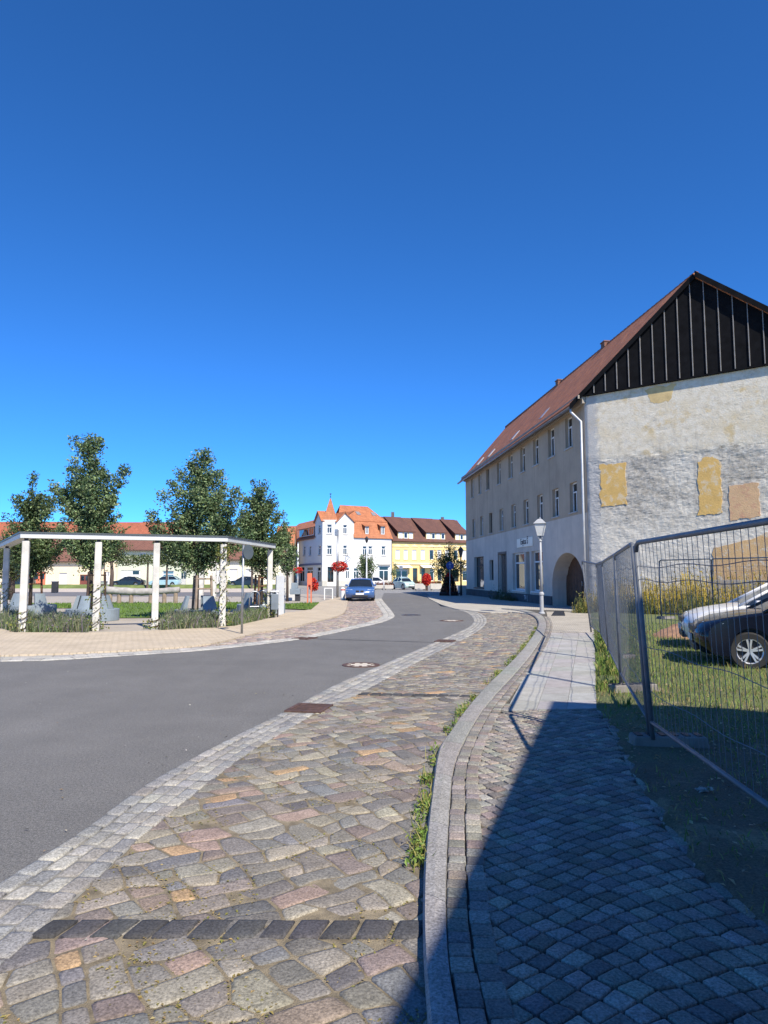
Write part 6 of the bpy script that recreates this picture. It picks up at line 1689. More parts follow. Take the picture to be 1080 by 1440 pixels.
# traffic sign seen from behind on a thin pole
q = G(340, 891, 0.05); t = thing('sign_pole', (q.x, q.y, 0.05), 'thin grey sign pole on the tan pavement, its round disc seen from behind', 'sign')
mb = MB(); tz = Z(766, q.y); mb.tube([(q.x, q.y, 0.05), (at(342.5, q.y, tz).x, q.y, tz)], 0.032, 10); mb.build('post', GALV, t, smooth=True)
xx = at(346, q.y, tz).x
mb = MB(); mb.lathe([(0.001, 0.0), (0.2, 0.0), (0.2, 0.02), (0.001, 0.02)], (0, 0, 0), 24, axis='Y'); dsc = mb.build('disc', mat('sign_back_grey', (0.10, 0.12, 0.13), 0.5, 0.1, metal=0.3), t, local=True); dsc.location = (xx - q.x + 0.06, 0.06, tz - 0.25); dsc.rotation_euler = (0, 0, R(58))
# bike hoop, bin, pillar
for k, (px, py) in enumerate(((357, 869), (368, 866))):
    q = G(px, py, 0.03); t = thing('bike_stand', q, ['tubular bicycle hoop nearer the thin sign pole', 'tubular bicycle hoop beside the litter bin'][k], 'bike stand', 'bicycle hoops beside the pergola')
    mb = MB(); w_ = 0.35; path = [(q.x - w_ / 2, q.y, 0.03), (q.x - w_ / 2, q.y, 0.85)] + [(q.x - w_ / 2 * math.cos(a), q.y + 0.02 * i, 0.85 + 0.17 * math.sin(a)) for i, a in enumerate([j * math.pi / 8 for j in range(1, 8)])] + [(q.x + w_ / 2, q.y + 0.15, 0.85), (q.x + w_ / 2, q.y + 0.15, 0.03)]
    mb.tube(path, 0.028, 8); mb.build('hoop', GALV, t, smooth=True)
    mb = MB(); mb.tube([(q.x - w_ / 2, q.y, 0.45), (q.x + w_ / 2, q.y + 0.15, 0.45)], 0.02, 6); mb.build('crossbar', GALV, t)
q = G(386, 867.5, 0.05); t = thing('litter_bin', q, 'grey litter bin on two legs beside the pergola end post', 'bin')
mb = MB(); mb.box((q.x, q.y, 0.62), (0.27, 0.24, 0.6), 0.1); mb.build('bin_body', mat('bin_grey', (0.16, 0.19, 0.22), 0.5, 0.15), t, bevel=0.02)
for dx in (-0.12, 0.12): mb = MB(); mb.box((q.x + dx, q.y, 0.2), (0.04, 0.12, 0.36)); mb.build('leg', BLACKM, t)
mb = MB(); mb.box((q.x, q.y, 1.02), (0.31, 0.28, 0.05), 0.1); mb.box((q.x - 0.12, q.y, 0.96), (0.03, 0.2, 0.12)); mb.box((q.x + 0.12, q.y, 0.96), (0.03, 0.2, 0.12)); mb.build('lid', WHITE, t)
q = G(393, 863, 0.05); t = thing('info_pillar', q, 'pale grey square stone pillar right of the litter bin', 'pillar')
zt = Z(809, q.y); mb = MB(); mb.box((q.x, q.y, zt / 2), (0.33, 0.33, zt), 0.25); mb.build('shaft', mat('pale_grey_stone', (0.44, 0.46, 0.48), 0.7, 0.08, 2), t, bevel=0.015)
mb = MB(); mb.box((q.x - 0.04, q.y - 0.17, zt - 0.16), (0.13, 0.02, 0.1), 0.25); mb.build('plaque', mat('slate_panel', (0.22, 0.23, 0.24)), t)
# sculpture-like white post on its block
y = 46; c = at(405, y); t = thing('curved_stele', (c.x, c.y, 0), 'white curved concrete stele rising from a pale block near the far lawn', 'stele')
mb = MB(); zt = Z(790, y); zb = 0.42
prof = [(-0.3, zb), (0.22, zb), (0.24, zt * 0.6), (0.22, zt), (0.12, zt - 0.05), (-0.12, zt - 0.35), (-0.22, zt * 0.6)]
f_ = [(c.x + x, c.y - 0.14, z) for x, z in prof]; k_ = [(c.x + x, c.y + 0.14, z) for x, z in prof]; n = len(prof)
mb.add(f_ + k_, [list(range(n)), [n + j for j in range(n)][::-1]] + [[j, (j + 1) % n, n + (j + 1) % n, n + j] for j in range(n)]); mb.build('shaft', PW, t)
mb = MB(); mb.box((c.x + 0.1, c.y, 0.21), (1.1, 0.8, 0.42)); mb.build('block', CONC, t, bevel=0.03)
y = 44.5; c = at(418.5, y); t = thing('stone_bench', (c.x, c.y, 0), 'grey stone seat with dark undercut beside the curved stele', 'seat')
mb = MB(); mb.box((c.x - 0.15, c.y, 0.62), (0.62, 0.6, 0.36)); mb.box((c.x - 0.22, c.y + 0.15, 0.98), (0.4, 0.25, 0.38)); mb.build('seat', BLUEC, t, bevel=0.03)
mb = MB(); mb.box((c.x, c.y, 0.22), (0.3, 0.4, 0.44)); mb.build('pedestal', PLASTICD, t)

# ------------------------------------------------------------------ long row of houses at the left
def simple_house(name, label, px0, px1, y, eave, ridge, wm, tm, ops_px, depth=8, overh=0.5, windows=True, yr=None, ops_kind=None, oz=0.0, y1=None):
    a, b = at(px0, y), at(px1, y1 or y); W_ = Wall(a, b)
    if W_.n.dot(Vector((0, -1))) < 0: W_.n = -W_.n
    t = thing(name, ((a.x + b.x) / 2, y, 0), label, 'house')
    ez = Z(eave, y); rz_ = Z(ridge, y + depth / 2)
    ops_ = [W_.rect(*o[:4]) for o in ops_px]
    ops_ = [(o[0], o[1], max(0.02, o[2]), o[3]) for o in ops_]
    mb = MB(); wall_faces(mb, W_, 0, W_.len, 0, ez, ops_, 0.18); mb.build('front_wall', wm, t, fix=False)
    bk = -Vector((W_.n.x, W_.n.y, 0)) * depth
    A0, B0 = W_.pt(0, 0), W_.pt(W_.len, 0)
    for P_, Q_ in ((A0, A0 + bk), (B0, B0 + bk)):
        mb = MB(); m_ = (P_ + Q_) / 2
        mb.poly([P_, Q_, (Q_.x, Q_.y, ez), (m_.x, m_.y, rz_), (P_.x, P_.y, ez)]); mb.build('gable_wall', wm, t, fix=False)
    mb = MB(); mb.poly([A0 + bk, B0 + bk, B0 + bk + Vector((0, 0, ez)), A0 + bk + Vector((0, 0, ez))]); mb.build('rear_wall', wm, t, fix=False)
    dx = Vector((W_.d.x, W_.d.y, 0)) * 0.2; n3 = Vector((W_.n.x, W_.n.y, 0)); sl = (rz_ - ez) / (depth / 2)
    up = Vector((0, 0, 0.16)); ra, rb = A0 + bk / 2 + Vector((0, 0, rz_)), B0 + bk / 2 + Vector((0, 0, rz_))
    mb = MB()
    e0, e1 = A0 + Vector((0, 0, ez - sl * overh)) + n3 * overh, B0 + Vector((0, 0, ez - sl * overh)) + n3 * overh
    slab_roof(mb, [e0 - dx + up, e1 + dx + up, rb + dx + up, ra - dx + up])
    f0, f1 = A0 + bk + Vector((0, 0, ez - sl * overh)) - n3 * overh, B0 + bk + Vector((0, 0, ez - sl * overh)) - n3 * overh
    slab_roof(mb, [f1 + dx + up, f0 - dx + up, ra - dx + up, rb + dx + up])
    rf_ = mb.build('roof', tm, t)
    mb = MB(); mb.tube([e0 - dx + up * 0.3, e1 + dx + up * 0.3], 0.09, 6); mb.build('rain_gutter', mat('brown_gutter', (0.09, 0.055, 0.04), 0.6, 0.2), t)
    mb = MB(); wbox(mb, W_, 0, W_.len, ez - 0.32, ez - 0.02, 0.005, 0.2); mb.build('eaves_board', mat('brown_gutter', (0.09, 0.055, 0.04)), t)
    for o, src in zip(ops_, ops_px):
        kd = src[4] if len(src) > 4 else 'window'
        if kd == 'window': window(W_, o, t, cols=2, transom=0.25, fw=0.1, depth=0.16, sill=0.1)
        elif kd == 'blind': window(W_, o, t, cols=1, transom=0, fw=0.1, depth=0.16, pm=mat('pale_blind', (0.55, 0.56, 0.58), 0.7, 0.05), sill=0.1)
        elif kd == 'shop': window(W_, o, t, cols=1, transom=0.24, fw=0.12, depth=0.16, pm=mat('blue_shop_glass', (0.07, 0.16, 0.22), 0.1, 0.4, 0.6), name='shop_window')
        elif kd == 'dark': window(W_, o, t, fm=DARKW, cols=2, transom=0.25, fw=0.08, depth=0.3)
        else:
            col = {'garage': (0.72, 0.72, 0.70), 'door': (0.45, 0.46, 0.44), 'reddoor': (0.17, 0.05, 0.035), 'orange': (0.5, 0.17, 0.03)}[kd]
            mb = MB(); wbox(mb, W_, o[0], o[1], o[2], o[3], -0.17, -0.1)
            dm = mb.build('garage_door' if kd == 'garage' else 'door', mat(kd + '_paint', col, 0.6, 0.12, 2), t)
            mb = MB(); m2 = MB()
            if kd == 'garage':
                for k in range(5): wbox(mb, W_, o[0] + 0.1, o[1] - 0.1, o[2] + 0.1 + k * (o[3] - o[2] - 0.75) / 5, o[2] + 0.02 + (k + 1) * (o[3] - o[2] - 0.75) / 5, -0.1, -0.07)
                mb.build('door_panel', MATS['garage_paint'], dm)
                wbox(m2, W_, o[0] + (o[1] - o[0]) * 0.6, o[1] - 0.2, o[3] - 0.6, o[3] - 0.1, -0.1, -0.07); m2.build('pane', GLASS, dm)
            else:
                for k in range(2):
                    x0_ = o[0] + (o[1] - o[0]) * (0.1 + 0.45 * k); wbox(m2, W_, x0_, x0_ + (o[1] - o[0]) * 0.33, o[2] + (o[3] - o[2]) * 0.5, o[3] - 0.2, -0.1, -0.08)
                m2.build('pane', GLASS, dm)
    return t, W_, rf_
RTILE = tile_mat('bright_red_tiles', (0.40, 0.125, 0.065), (0.33, 0.10, 0.05)); BRT = tile_mat('brown_red_tiles', (0.22, 0.10, 0.07), (0.18, 0.085, 0.06)); 
cream = mat('cream_render', (0.72, 0.62, 0.44), 0.9, 0.06, 0.6); greenw = mat('pale_green_render', (0.56, 0.60, 0.46), 0.9, 0.06, 0.6); pgreen = mat('white_green_render', (0.66, 0.66, 0.56), 0.9, 0.06, 0.6); cream2 = mat('pale_yellow_render', (0.74, 0.69, 0.52), 0.9, 0.06, 0.6)
simple_house('cream_house', 'low cream house with brown eaves and red roof at the left edge', -70, 146, 104, 786.5, 755, cream, BRT, [(21, 804, 44, 826, 'dark'), (45, 804, 64, 825, 'orange'), (83, 805.5, 94, 821.5, 'blind'), (112, 808, 126, 829, 'reddoor')])
simple_house('cream_house', 'narrow cream house with pale door between the brown trunked tree and the green house', 146.6, 163.5, 103, 780, 756, cream, BRT, [(147, 804, 154, 826, 'garage')])
t_, W_, _r = simple_house('green_house', 'pale green two-storey house with a white garage door and blue shop window', 164, 287, 103, 772, 752, greenw, BRT, [(170, 802, 197, 824, 'garage'), (228, 802.5, 244.5, 823, 'shop'), (254, 802.5, 262, 825, 'door'), (273, 802.5, 281, 822, 'shop'), (254.5, 776.5, 263.5, 784.5), (196, 776.5, 205, 784.5), (226, 776.5, 234, 784.5)])
text('wall_lettering', 'Wernergaro', 0.72, W_, W_.hit(261.5, 794)[0], W_.hit(261.5, 794.5)[1], 0.01, mat('dark_lettering', (0.1, 0.09, 0.08), 0.7, 0.1), t_)
t_, W_, _r = simple_house('cream_house', 'wide pale yellow house behind the narrow pointed tree', 287.6, 398, 103, 784.5, 757, cream2, BRT, [(300, 802, 316, 824, 'garage'), (322, 800, 334, 816, 'blind'), (345, 800, 356, 816, 'blind'), (372, 800, 384, 816)])
text('wall_lettering', 'Gasthof', 0.5, W_, W_.hit(336, 795)[0], W_.hit(336, 796)[1], 0.01, MATS['dark_lettering'], t_) if False else None
simple_house('rear_house', 'long red roofed house rising behind the low cream house', -70, 110, 128, 772, 735, cream2, RTILE, [], depth=9)
simple_house('rear_house', 'red roofed house rising behind the green house', 112, 262, 127, 772, 735.5, cream2, RTILE, [], depth=9)
# grassy bank with kerb before them
mb = MB(); y = 91; a, b = at(-60, y), at(398, y)
tag(None, '', '') if False else None
mb = MB(); n = 60
for k in range(n + 1):
    x = a.x + (b.x - a.x) * k / n
    for yy, z in ((88.5, 0.0), (89.3, 0.42), (91.5, 0.5), (94, 0.1)): mb.v.append((x, yy, z + 0.05 * noise.noise((x * 0.7, yy, 1))))
for k in range(n):
    for j in range(3): mb.f.append([k * 4 + j, (k + 1) * 4 + j, (k + 1) * 4 + j + 1, k * 4 + j + 1]); mb.c.append(None); mb.u.append(None); mb.m.append(0)
struct(mb.build('grass_bank', mat('bank_grass', (0.14, 0.18, 0.05), 0.95, 0.35, 1.2, 0.6, 20), smooth=True))
for px, lab in ((77, 'dark litter bin before the cream house'), (146, 'pale green cabinet at the foot of the brown trunked tree')):
    c = at(px, 66); t = thing('street_box', (c.x, c.y, 0), lab, 'box'); mb = MB(); mb.box((c.x, c.y, 0.55), (0.5, 0.45, 1.0)); mb.build('body', PLASTICD if px == 77 else mat('pale_green_box', (0.34, 0.38, 0.3), 0.6, 0.1), t, bevel=0.03)
    mb = MB(); mb.box((c.x, c.y, 1.08), (0.56, 0.5, 0.07)); mb.build('lid', GALV, t)

# ------------------------------------------------------------------ white corner house
yc = 112.0
A_ = at(453, yc).to_2d(); C_ = at(473, yc).to_2d()
rdir = Vector((0.87, 0.49)).normalized(); ldir = Vector((-0.40, 0.917)).normalized()
CH = Wall(A_, C_); RW = Wall(C_, C_ + rdir * 12); LW_ = Wall(A_, A_ + ldir * 22)
for q in (CH, RW, LW_):
    if q.n.y > 0.0 and q is not LW_: q.n = -q.n
if LW_.n.x > 0: LW_.n = -LW_.n
RW.len = RW.hit(550.5, 790)[0]; LW_.len = LW_.hit(410, 790)[0]
wh = thing('corner_house', (A_.x, A_.y, 0), 'white corner house with a pointed orange turret roof and mansard roof', 'house')
WHR = mat('white_render', (0.70, 0.69, 0.66), 0.9, 0.05, 0.4); SILLM = mat('grey_sill', (0.4, 0.38, 0.35), 0.8, 0.1)
EZ = Z(755, yc); EZR = RW.hit(525, 757)[1]
def wops(W, lst): return [tuple(W.rect(*o[:4])) for o in lst]
ch_px = [(459.5, 737.5, 466.5, 750), (459.5, 767, 466.5, 780), (460.5, 797, 469, 818.5)]
wing = RW.hit(497.8, 760)[0]; wz = RW.hit(497.8, 733)[1]; ax, az = RW.hit(484.6, 720.5)
ro_px = [(482.5, 738, 488.5, 751), (482.5, 767, 488.5, 780), (510, 768, 516, 780.5), (518, 768, 524, 780.5), (536.5, 768, 542.5, 781), (533, 796, 547, 818), (486, 798, 492, 814), (497, 799, 505, 814)]
lo_px_ = [(447.5, 738, 451, 750), (447.5, 767, 451, 780), (434.5, 768, 437.5, 781), (426.5, 768, 429.5, 781), (417, 768, 420, 781), (445.5, 797, 451, 819), (431, 797, 440, 816), (421, 797, 428, 818), (413, 797, 418, 818)]
def wallpart(W, a0, a1, z1, pxs, kinds):
    ops_ = wops(W, pxs); mb = MB(); ops_ = [o for o in ops_]; wall_faces(mb, W, a0, a1, 0, z1, ops_, 0.18); mb.build('wall', WHR, wh, fix=False)
    for o, kd in zip(ops_, kinds):
        if kd == 'w': window(W, o, wh, cols=2, transom=0.3, fw=0.1, depth=0.16, sill=0.16, sillm=SILLM)
        elif kd == 'd': window(W, o, wh, fm=DARKW, cols=2, transom=0.3, fw=0.1, depth=0.3)
        else: window(W, o, wh, cols=2, transom=0.28, fw=0.12, depth=0.16, name='shop_window')
CT = Z(731, yc)
wallpart(CH, 0, CH.len, CT, ch_px, 'wwd')
wallpart(RW, 0, wing, wz, [ro_px[0], ro_px[1], ro_px[6]], 'wws')
wallpart(RW, wing, RW.len, EZR, [o for i, o in enumerate(ro_px) if i not in (0, 1, 6)], 'wwwss')
lwing = LW_.hit(443, 760)[0]
wallpart(LW_, 0, lwing, Z(731, yc), [lo_px_[0], lo_px_[1], lo_px_[5]], 'wws')
wallpart(LW_, lwing, LW_.len, EZ, [o for i, o in enumerate(lo_px_) if i not in (0, 1, 5)], 'wwwsss')
mb = MB(); mb.poly([RW.pt(0, wz), RW.pt(wing, wz), RW.pt(ax, az)]); mb.build('wing_gable', WHR, wh, fix=False)
lz = Z(731, yc); lax = lwing / 2; laz = lz + 1.5
mb = MB(); mb.poly([LW_.pt(0, lz), LW_.pt(lwing, lz), LW_.pt(lax, laz)]); mb.build('wing_gable', WHR, wh, fix=False)
# shop band on the left front, hanging shop fascia
mb = MB(); wbox(mb, LW_, 0.2, LW_.len - 0.2, LW_.hit(430, 795.5)[1], LW_.hit(430, 793)[1], 0.01, 0.14); mb.build('fascia', mat('blue_fascia', (0.06, 0.10, 0.22), 0.5, 0.1), wh)
mb = MB(); wbox(mb, RW, RW.hit(531, 790)[0], RW.hit(548.5, 790)[0], RW.hit(540, 795)[1], RW.hit(540, 793)[1], 0.01, 0.3); mb.build('fascia', SILLM, wh)
OT = tile_mat('orange_tiles', (0.50, 0.19, 0.085), (0.40, 0.145, 0.065))
def V3(v): return Vector((v[0], v[1], 0))
rn, ln = V3(RW.n), V3(LW_.n)
# right mansard: steep lower slope, flatter upper slope
bz = RW.hit(525, 735.5)[1] + 0.3; tz_ = RW.hit(510, 711)[1] + 0.45
def RP(s_, z, o): return RW.pt(s_, z, o)
L = RW.len
mb = MB()
slab_roof(mb, [RP(wing - 0.1, EZR, 0.3), RP(L + 0.1, EZR, 0.3), RP(L - 0.35, bz, -0.9), RP(wing - 0.1, bz, -0.9)])
ridge_o = -5.0
rs0 = RW.hit(478, 711, ridge_o)[0]; bs0 = RW.hit(475, 730, -0.8)[0]
slab_roof(mb, [RP(bs0, bz, -0.8), RP(L - 0.3, bz, -0.8), RP(L - 1.9, tz_, ridge_o), RP(rs0, tz_, ridge_o)])
slab_roof(mb, [RP(L + 0.1, EZR, 0.3), RP(L + 0.1, EZR, -9.5), RP(L - 0.35, bz, -8.6), RP(L - 0.35, bz, -0.9)])
slab_roof(mb, [RP(L - 0.35, bz, -0.9), RP(L - 0.35, bz, -8.6), RP(L - 1.9, tz_, ridge_o)])
slab_roof(mb, [RP(L - 0.3, bz, -9.2), RP(rs0 + 0.2, bz, -9.2), RP(rs0, tz_, ridge_o), RP(L - 1.9, tz_, ridge_o)])
# wing roof
for s0, s1 in ((-0.25, ax), (wing + 0.25, ax)):
    zz0 = wz - 0.2
    slab_roof(mb, [RP(s0, zz0, 0.3), RP(s0, zz0, -3.2), RP(s1, az + 0.12, -3.2), RP(s1, az + 0.12, 0.3)])
# left wing and left roof
for s0, s1 in ((-0.2, lax), (lwing + 0.25, lax)):
    slab_roof(mb, [LW_.pt(s0, lz - 0.2, 0.3), LW_.pt(s0, lz - 0.2, -2.2), LW_.pt(s1, laz + 0.12, -2.2), LW_.pt(s1, laz + 0.12, 0.3)])
lr = Z(724, 121) - 0.9
LX = 30.0
slab_roof(mb, [LW_.pt(lwing - 0.1, EZ, 0.35), LW_.pt(LX, EZ, 0.35), LW_.pt(LX, lr + 0.9, -5.0), LW_.pt(-1.0, lr + 0.9, -5.0)])
# hidden slopes that close the plan
rfw = mb.build('roof', OT, wh)
# turret roof over the chamfer
cc = (V3(A_) + V3(C_)) / 2 + Vector((0, 1.35, 0)); rr = CH.len * 0.80
mb = MB(); base = [Vector((cc.x + rr * math.cos(R(45 + 90 * k)), cc.y + rr * math.sin(R(45 + 90 * k)), CT)) for k in range(4)]
mid_ = [Vector((cc.x + rr * 0.56 * math.cos(R(45 + 90 * k)), cc.y + rr * 0.56 * math.sin(R(45 + 90 * k)), CT + 1.35)) for k in range(4)]
tip_ = Vector((cc.x, cc.y, Z(699, yc)))
tb = [cc + (b_ - cc) * 0.13 for b_ in base]
for k in range(4):
    j = (k + 1) % 4; m0, m1 = mid_[k], mid_[j]
    for quad in ([base[k], base[j], m1, m0], [m0, m1, tip_ + Vector(((m1 - cc).x * .12, (m1 - cc).y * .12, -0.1)), tip_ + Vector(((m0 - cc).x * .12, (m0 - cc).y * .12, -0.1))]):
        u_ = (quad[1] - quad[0]).normalized(); mb.poly(quad, uv=[((q - quad[0]).dot(u_), (q - quad[0]).z) for q in quad])
mb.poly(base[::-1], uv=[(0, 0)] * 4)
tr_ = mb.build('turret_roof', OT, wh)
mb = MB(); mb.tube([tip_ - Vector((0, 0, 0.3)), tip_ + Vector((0, 0, 0.75))], 0.04, 6); mb.lathe([(0.02, 0), (0.12, 0.1), (0.02, 0.2)], (tip_.x, tip_.y, tip_.z + 0.1), 8); mb.box((tip_.x, tip_.y, tip_.z + 0.66), (0.3, 0.04, 0.16)); mb.build('weather_vane', BLACKM, tr_)
# dormers of the mansard
def dormer(W, px0, px1, py0, py1, o, face_o, name='dormer', n=1, m=None):
    r_ = W.rect(px0, py0, px1, py1, face_o); t0 = MB()
    wbox(t0, W, r_[0] - 0.12, r_[1] + 0.12, r_[2] - 0.1, r_[3] + 0.06, face_o - o, face_o - 0.06); d0 = t0.build(name, m or OT, wh)
    for k in range(n):
        a0 = r_[0] + (r_[1] - r_[0]) * k / n + 0.04; a1 = r_[0] + (r_[1] - r_[0]) * (k + 1) / n - 0.04
        mb = MB(); wbox(mb, W, a0, a1, r_[2], r_[3], face_o - 0.06, face_o + 0.02); f_ = mb.build('dormer_window', WHITE, d0)
        mb = MB()
        for q in range(2): x0_ = a0 + 0.1 + q * (a1 - a0 - 0.1) / 2; wbox(mb, W, x0_, x0_ + (a1 - a0) / 2 - 0.16, r_[2] + 0.1, r_[3] - 0.1, face_o + 0.02, face_o + 0.03)
        mb.build('pane', GLASS, f_) if False else mb.build('pane', GLASS, d0)
    mb = MB(); slab_roof(mb, [W.pt(r_[0] - 0.3, r_[3] + 0.05, face_o + 0.3), W.pt(r_[1] + 0.3, r_[3] + 0.05, face_o + 0.3), W.pt(r_[1] + 0.3, r_[3] + 0.75, face_o - o - 0.3), W.pt(r_[0] - 0.3, r_[3] + 0.75, face_o - o - 0.3)], 0.1)
    mb.build('dormer_roof', m or OT, d0)
dormer(RW, 513.5, 518.5, 740, 751, 1.3, 0.05); dormer(RW, 535.5, 541, 740, 751.5, 1.3, 0.05)
dormer(LW_, 421, 441.5, 743.5, 754, 2.2, 0.0, n=3)
for px, py in ((503.5, 722), (525, 724)):
    s_, z = RW.hit(px, py, -2.8); u_ = Vector((0, 0, tz_ - bz)) + rn * (ridge_o + 0.8); u_.normalize(); c = RP(s_, bz + (tz_ - bz) * 0.48, -0.8 + (ridge_o + 0.8) * 0.48); d3 = V3(RW.d); nn_ = d3.cross(u_); nn_ = nn_ if nn_.z > 0 else -nn_
    q = [c + d3 * a + u_ * b for a, b in ((-0.35, -0.5), (0.35, -0.5), (0.35, 0.5), (-0.35, 0.5))]
    mb = MB(); mb.hexa([p - nn_ * 0.1 for p in q], [p + nn_ * 0.12 for p in q]); mb.build('skylight', mat('zinc_sheet', (0.42, 0.42, 0.42)), rfw)
mb = MB(); s_ = RW.hit(484, 785, 0)[0]
# hanging sign ring on its bracket
p = RW.pt(RW.hit(486, 786)[0], RW.hit(486, 786)[1], 0.8)
t = thing('hanging_sign', p, 'round blue grey hanging sign on a bracket at the white corner house', 'sign')
mb = MB()
for k in range(24): a0, a1 = k * math.pi / 12, (k + 1) * math.pi / 12; mb.tube([(p.x + 0.4 * math.cos(a0), p.y, p.z + 0.4 * math.sin(a0)), (p.x + 0.4 * math.cos(a1), p.y, p.z + 0.4 * math.sin(a1))], 0.05, 5)
mb.tube([(p.x - 0.2, p.y, p.z - 0.25), (p.x + 0.2, p.y, p.z + 0.25)], 0.06, 5); mb.build('ring', mat('sign_steel_blue', (0.16, 0.22, 0.32), 0.5, 0.1), t)
mb = MB(); mb.tube([(p.x, p.y, p.z + 0.42), (p.x, p.y, p.z + 0.9), RW.pt(RW.hit(486, 786)[0], p.z + 0.9, 0.0)], 0.03, 5); mb.build('bracket', BLACKM, t)
for W, lst in ((RW, [(484.5, 806), ]),): pass
mb = MB(); wbox(mb, RW, 0.1, RW.len, 0, 0.9, 0.003, 0.05); wbox(mb, CH, 0.02, RW.hit(0, 0)[0] * 0 + CH.hit(460, 810)[0], 0, 0.9, 0.003, 0.05); mb.build('plinth', mat('corner_plinth', (0.5, 0.48, 0.42), 0.9, 0.08), wh)

# grey gabled house left of it
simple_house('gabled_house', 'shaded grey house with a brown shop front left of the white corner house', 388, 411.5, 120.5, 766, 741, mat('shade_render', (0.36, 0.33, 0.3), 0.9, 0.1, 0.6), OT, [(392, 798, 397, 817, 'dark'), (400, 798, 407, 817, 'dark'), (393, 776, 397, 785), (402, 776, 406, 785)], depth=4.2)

# ------------------------------------------------------------------ yellow house
ya, yb = 118.0, 126.0
YW = Wall(at(551.5, ya).to_2d(), at(664, yb).to_2d()); 
if YW.n.y > 0: YW.n = -YW.n
yh = thing('yellow_house', YW.pt(0, 0), 'yellow two-storey house with three long dormers in a brown roof', 'house')
YR = mat('yellow_render', (0.72, 0.55, 0.24), 0.9, 0.06, 0.6); BT = tile_mat('brown_tiles', (0.155, 0.07, 0.05), (0.125, 0.06, 0.045))
YE = YW.hit(600, 760.5)[1]; YRZ = YW.hit(600, 729.5, -5)[1]
wp = [(556.3, 773, 562.5, 786.5), (567.8, 773, 573.8, 786.8), (579.5, 773, 585.8, 787), (591.8, 773, 598, 787), (604, 773.3, 610.2, 787), (615, 773.3, 621, 787), (626, 773.5, 632, 787.3), (638, 773.7, 644, 787.5), (650, 774, 656, 787.6)]
gp_ = [(557, 800, 574, 813), (580.5, 799, 587, 819), (592.5, 799, 598, 819), (605, 800, 611, 817), (615.5, 800, 622, 817), (627, 802, 645, 818), (650.5, 803, 659, 817)]
o1, o2 = [YW.rect(*o) for o in wp], [YW.rect(*o) for o in gp_]
mb = MB(); wall_faces(mb, YW, 0, YW.len, 0, YE, o1 + o2, 0.2); mb.build('front_wall', YR, yh, fix=False)
for k, o in enumerate(o1):
    window(YW, o, yh, cols=1, transom=0, fw=0.09, depth=0.14, sill=0.14, sillm=YR, pm=mat('pale_blind', (0.55, 0.56, 0.58)) if k not in (4, 7) else GLASS)
    mb = MB(); m_ = (o[0] + o[1]) / 2; w_ = (o[1] - o[0]) * (0.85 if k not in (0, 4, 8) else 1.3); z = o[3] + 0.5
    f_ = [(m_ - w_, z), (m_ + w_, z), (m_, z + 0.45)]
    A3 = [YW.pt(a, b, 0.1) for a, b in f_]; B3 = [YW.pt(a, b, 0.0) for a, b in f_]; mb.add([tuple(p) for p in A3 + B3], [[0, 1, 2], [5, 4, 3], [0, 3, 4, 1], [1, 4, 5, 2], [2, 5, 3, 0]]); mb.build('pediment', mat('pale_yellow_trim', (0.72, 0.62, 0.38), 0.9, 0.05), yh)
for k, o in enumerate(o2): window(YW, o, yh, fm=DARKW if k in (1, 2, 5) else WHITE, cols=1 if k else 2, transom=0.2, fw=0.1, depth=0.25, name='shop_window')
for a, b, z0, z1, m_ in ((553, 612, 790.8, 793.5, mat('pale_yellow_trim', (0.72, 0.62, 0.38))), (613, 659, 791, 794, MATS['pale_yellow_trim'])):
    s0, s1 = YW.hit(a, z0)[0], YW.hit(b, z0)[0]; mb = MB(); wbox(mb, YW, s0, s1, YW.hit(a, z1)[1], YW.hit(a, z0)[1], 0.01, 0.16); mb.build('string_course', m_, yh)
aw = mat('white_awning', (0.66, 0.64, 0.60), 0.8, 0.05, 1)
for a, b in ((556, 576), (590, 608), (647, 660)):
    s0, s1 = YW.hit(a, 797)[0], YW.hit(b, 797)[0]; zt = YW.hit(a, 794.5)[1]; zb = YW.hit(a, 798)[1]
    mb = MB(); mb.hexa([YW.pt(s0, zb - 0.05, 1.1), YW.pt(s1, zb - 0.05, 1.1), YW.pt(s1, zt - 0.06, 0.02), YW.pt(s0, zt - 0.06, 0.02)], [YW.pt(s0, zb + 0.02, 1.1), YW.pt(s1, zb + 0.02, 1.1), YW.pt(s1, zt, 0.02), YW.pt(s0, zt, 0.02)]); mb.build('awning', aw, yh)
mb = MB(); Ly = YW.len
slab_roof(mb, [YW.pt(-0.1, YE - 0.2, 0.45), YW.pt(Ly + 0.3, YE - 0.2, 0.45), YW.pt(Ly + 0.3, YRZ, -5), YW.pt(-0.1, YRZ, -5)])
slab_roof(mb, [YW.pt(Ly + 0.3, YE - 0.2, -10.4), YW.pt(-0.1, YE - 0.2, -10.4), YW.pt(-0.1, YRZ, -5), YW.pt(Ly + 0.3, YRZ, -5)])
yr_ = mb.build('roof', BT, yh)
mb = MB()
for s_ in (0, Ly): mb.poly([YW.pt(s_, 0), YW.pt(s_, 0, -10), YW.pt(s_, YE, -10), YW.pt(s_, YRZ - 0.1, -5), YW.pt(s_, YE)])
mb.build('gable_wall', YR, yh, fix=False)
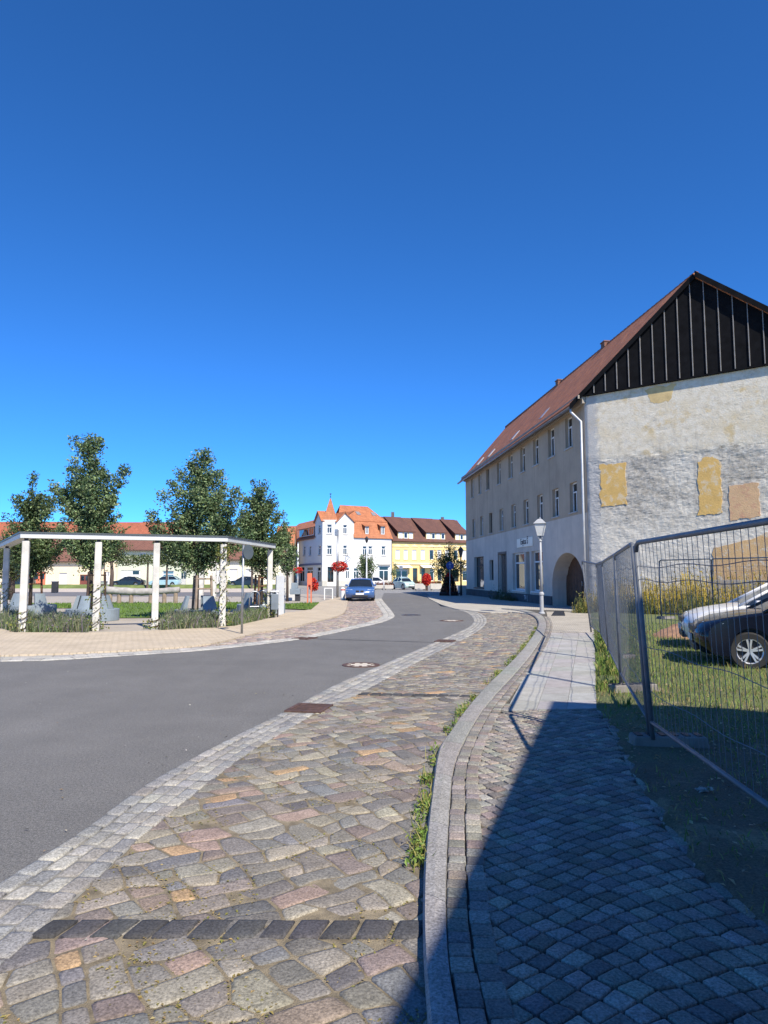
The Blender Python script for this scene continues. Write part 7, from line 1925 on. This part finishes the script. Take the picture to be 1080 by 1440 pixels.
for i, (a, b, c_, d_) in enumerate(((559.5, 747.5, 581, 758.2), (599, 748.7, 626, 759), (640, 750.5, 658, 760.3))):
    r_ = YW.rect(a, b, c_, d_, -0.2)
    mb = MB(); f0 = -0.2; sl = (YRZ - YE) / 5.0; back = lambda z: -(z - YE) / sl
    mb.poly([YW.pt(r_[0], r_[2], f0), YW.pt(r_[1], r_[2], f0), YW.pt(r_[1], r_[3], f0), YW.pt(r_[0], r_[3], f0)])
    for s_ in (r_[0], r_[1]): mb.poly([YW.pt(s_, r_[2], f0), YW.pt(s_, r_[3], f0), YW.pt(s_, YRZ - 0.3, -4.6), YW.pt(s_, r_[2] - 0.2, -0.6)], mi=1)
    dm = mb.build('dormer', [YR, BT], yh, fix=False)
    mb = MB(); slab_roof(mb, [YW.pt(r_[0] - 0.25, r_[3] - 0.02, 0.15), YW.pt(r_[1] + 0.25, r_[3] - 0.02, 0.15), YW.pt(r_[1] + 0.25, YRZ + 0.05, -4.8), YW.pt(r_[0] - 0.25, YRZ + 0.05, -4.8)], 0.12); mb.build('dormer_roof', BT, dm)
    n = (3, 4, 3)[i]
    for k in range(n):
        a0 = r_[0] + (r_[1] - r_[0]) * (k + 0.12) / n; a1 = r_[0] + (r_[1] - r_[0]) * (k + 0.88) / n
        mb = MB(); wbox(mb, YW, a0, a1, r_[2] + 0.12, r_[3] - 0.15, f0, f0 + 0.05, mi=0); w_ = mb.build('dormer_window', WHITE, dm)
        if k % 2 == 1:
            mb = MB(); wbox(mb, YW, a0 + 0.12, a1 - 0.12, r_[2] + 0.24, r_[3] - 0.27, f0 + 0.05, f0 + 0.06); mb.build('pane', GLASS, dm)
for px, py in ((553, 720), (623, 727)):
    s_ = YW.hit(px, 730, -5)[0]; z1 = YW.hit(px, py, -5)[1]; c = YW.pt(s_, 0, -5.2); mb = MB(); mb.box((c.x, c.y, (YRZ - 0.6 + z1) / 2), (0.55, 0.5, z1 - YRZ + 0.6)); mb.build('chimney', mat('dark_chimney', (0.1, 0.09, 0.09), 0.8, 0.2), yr_)
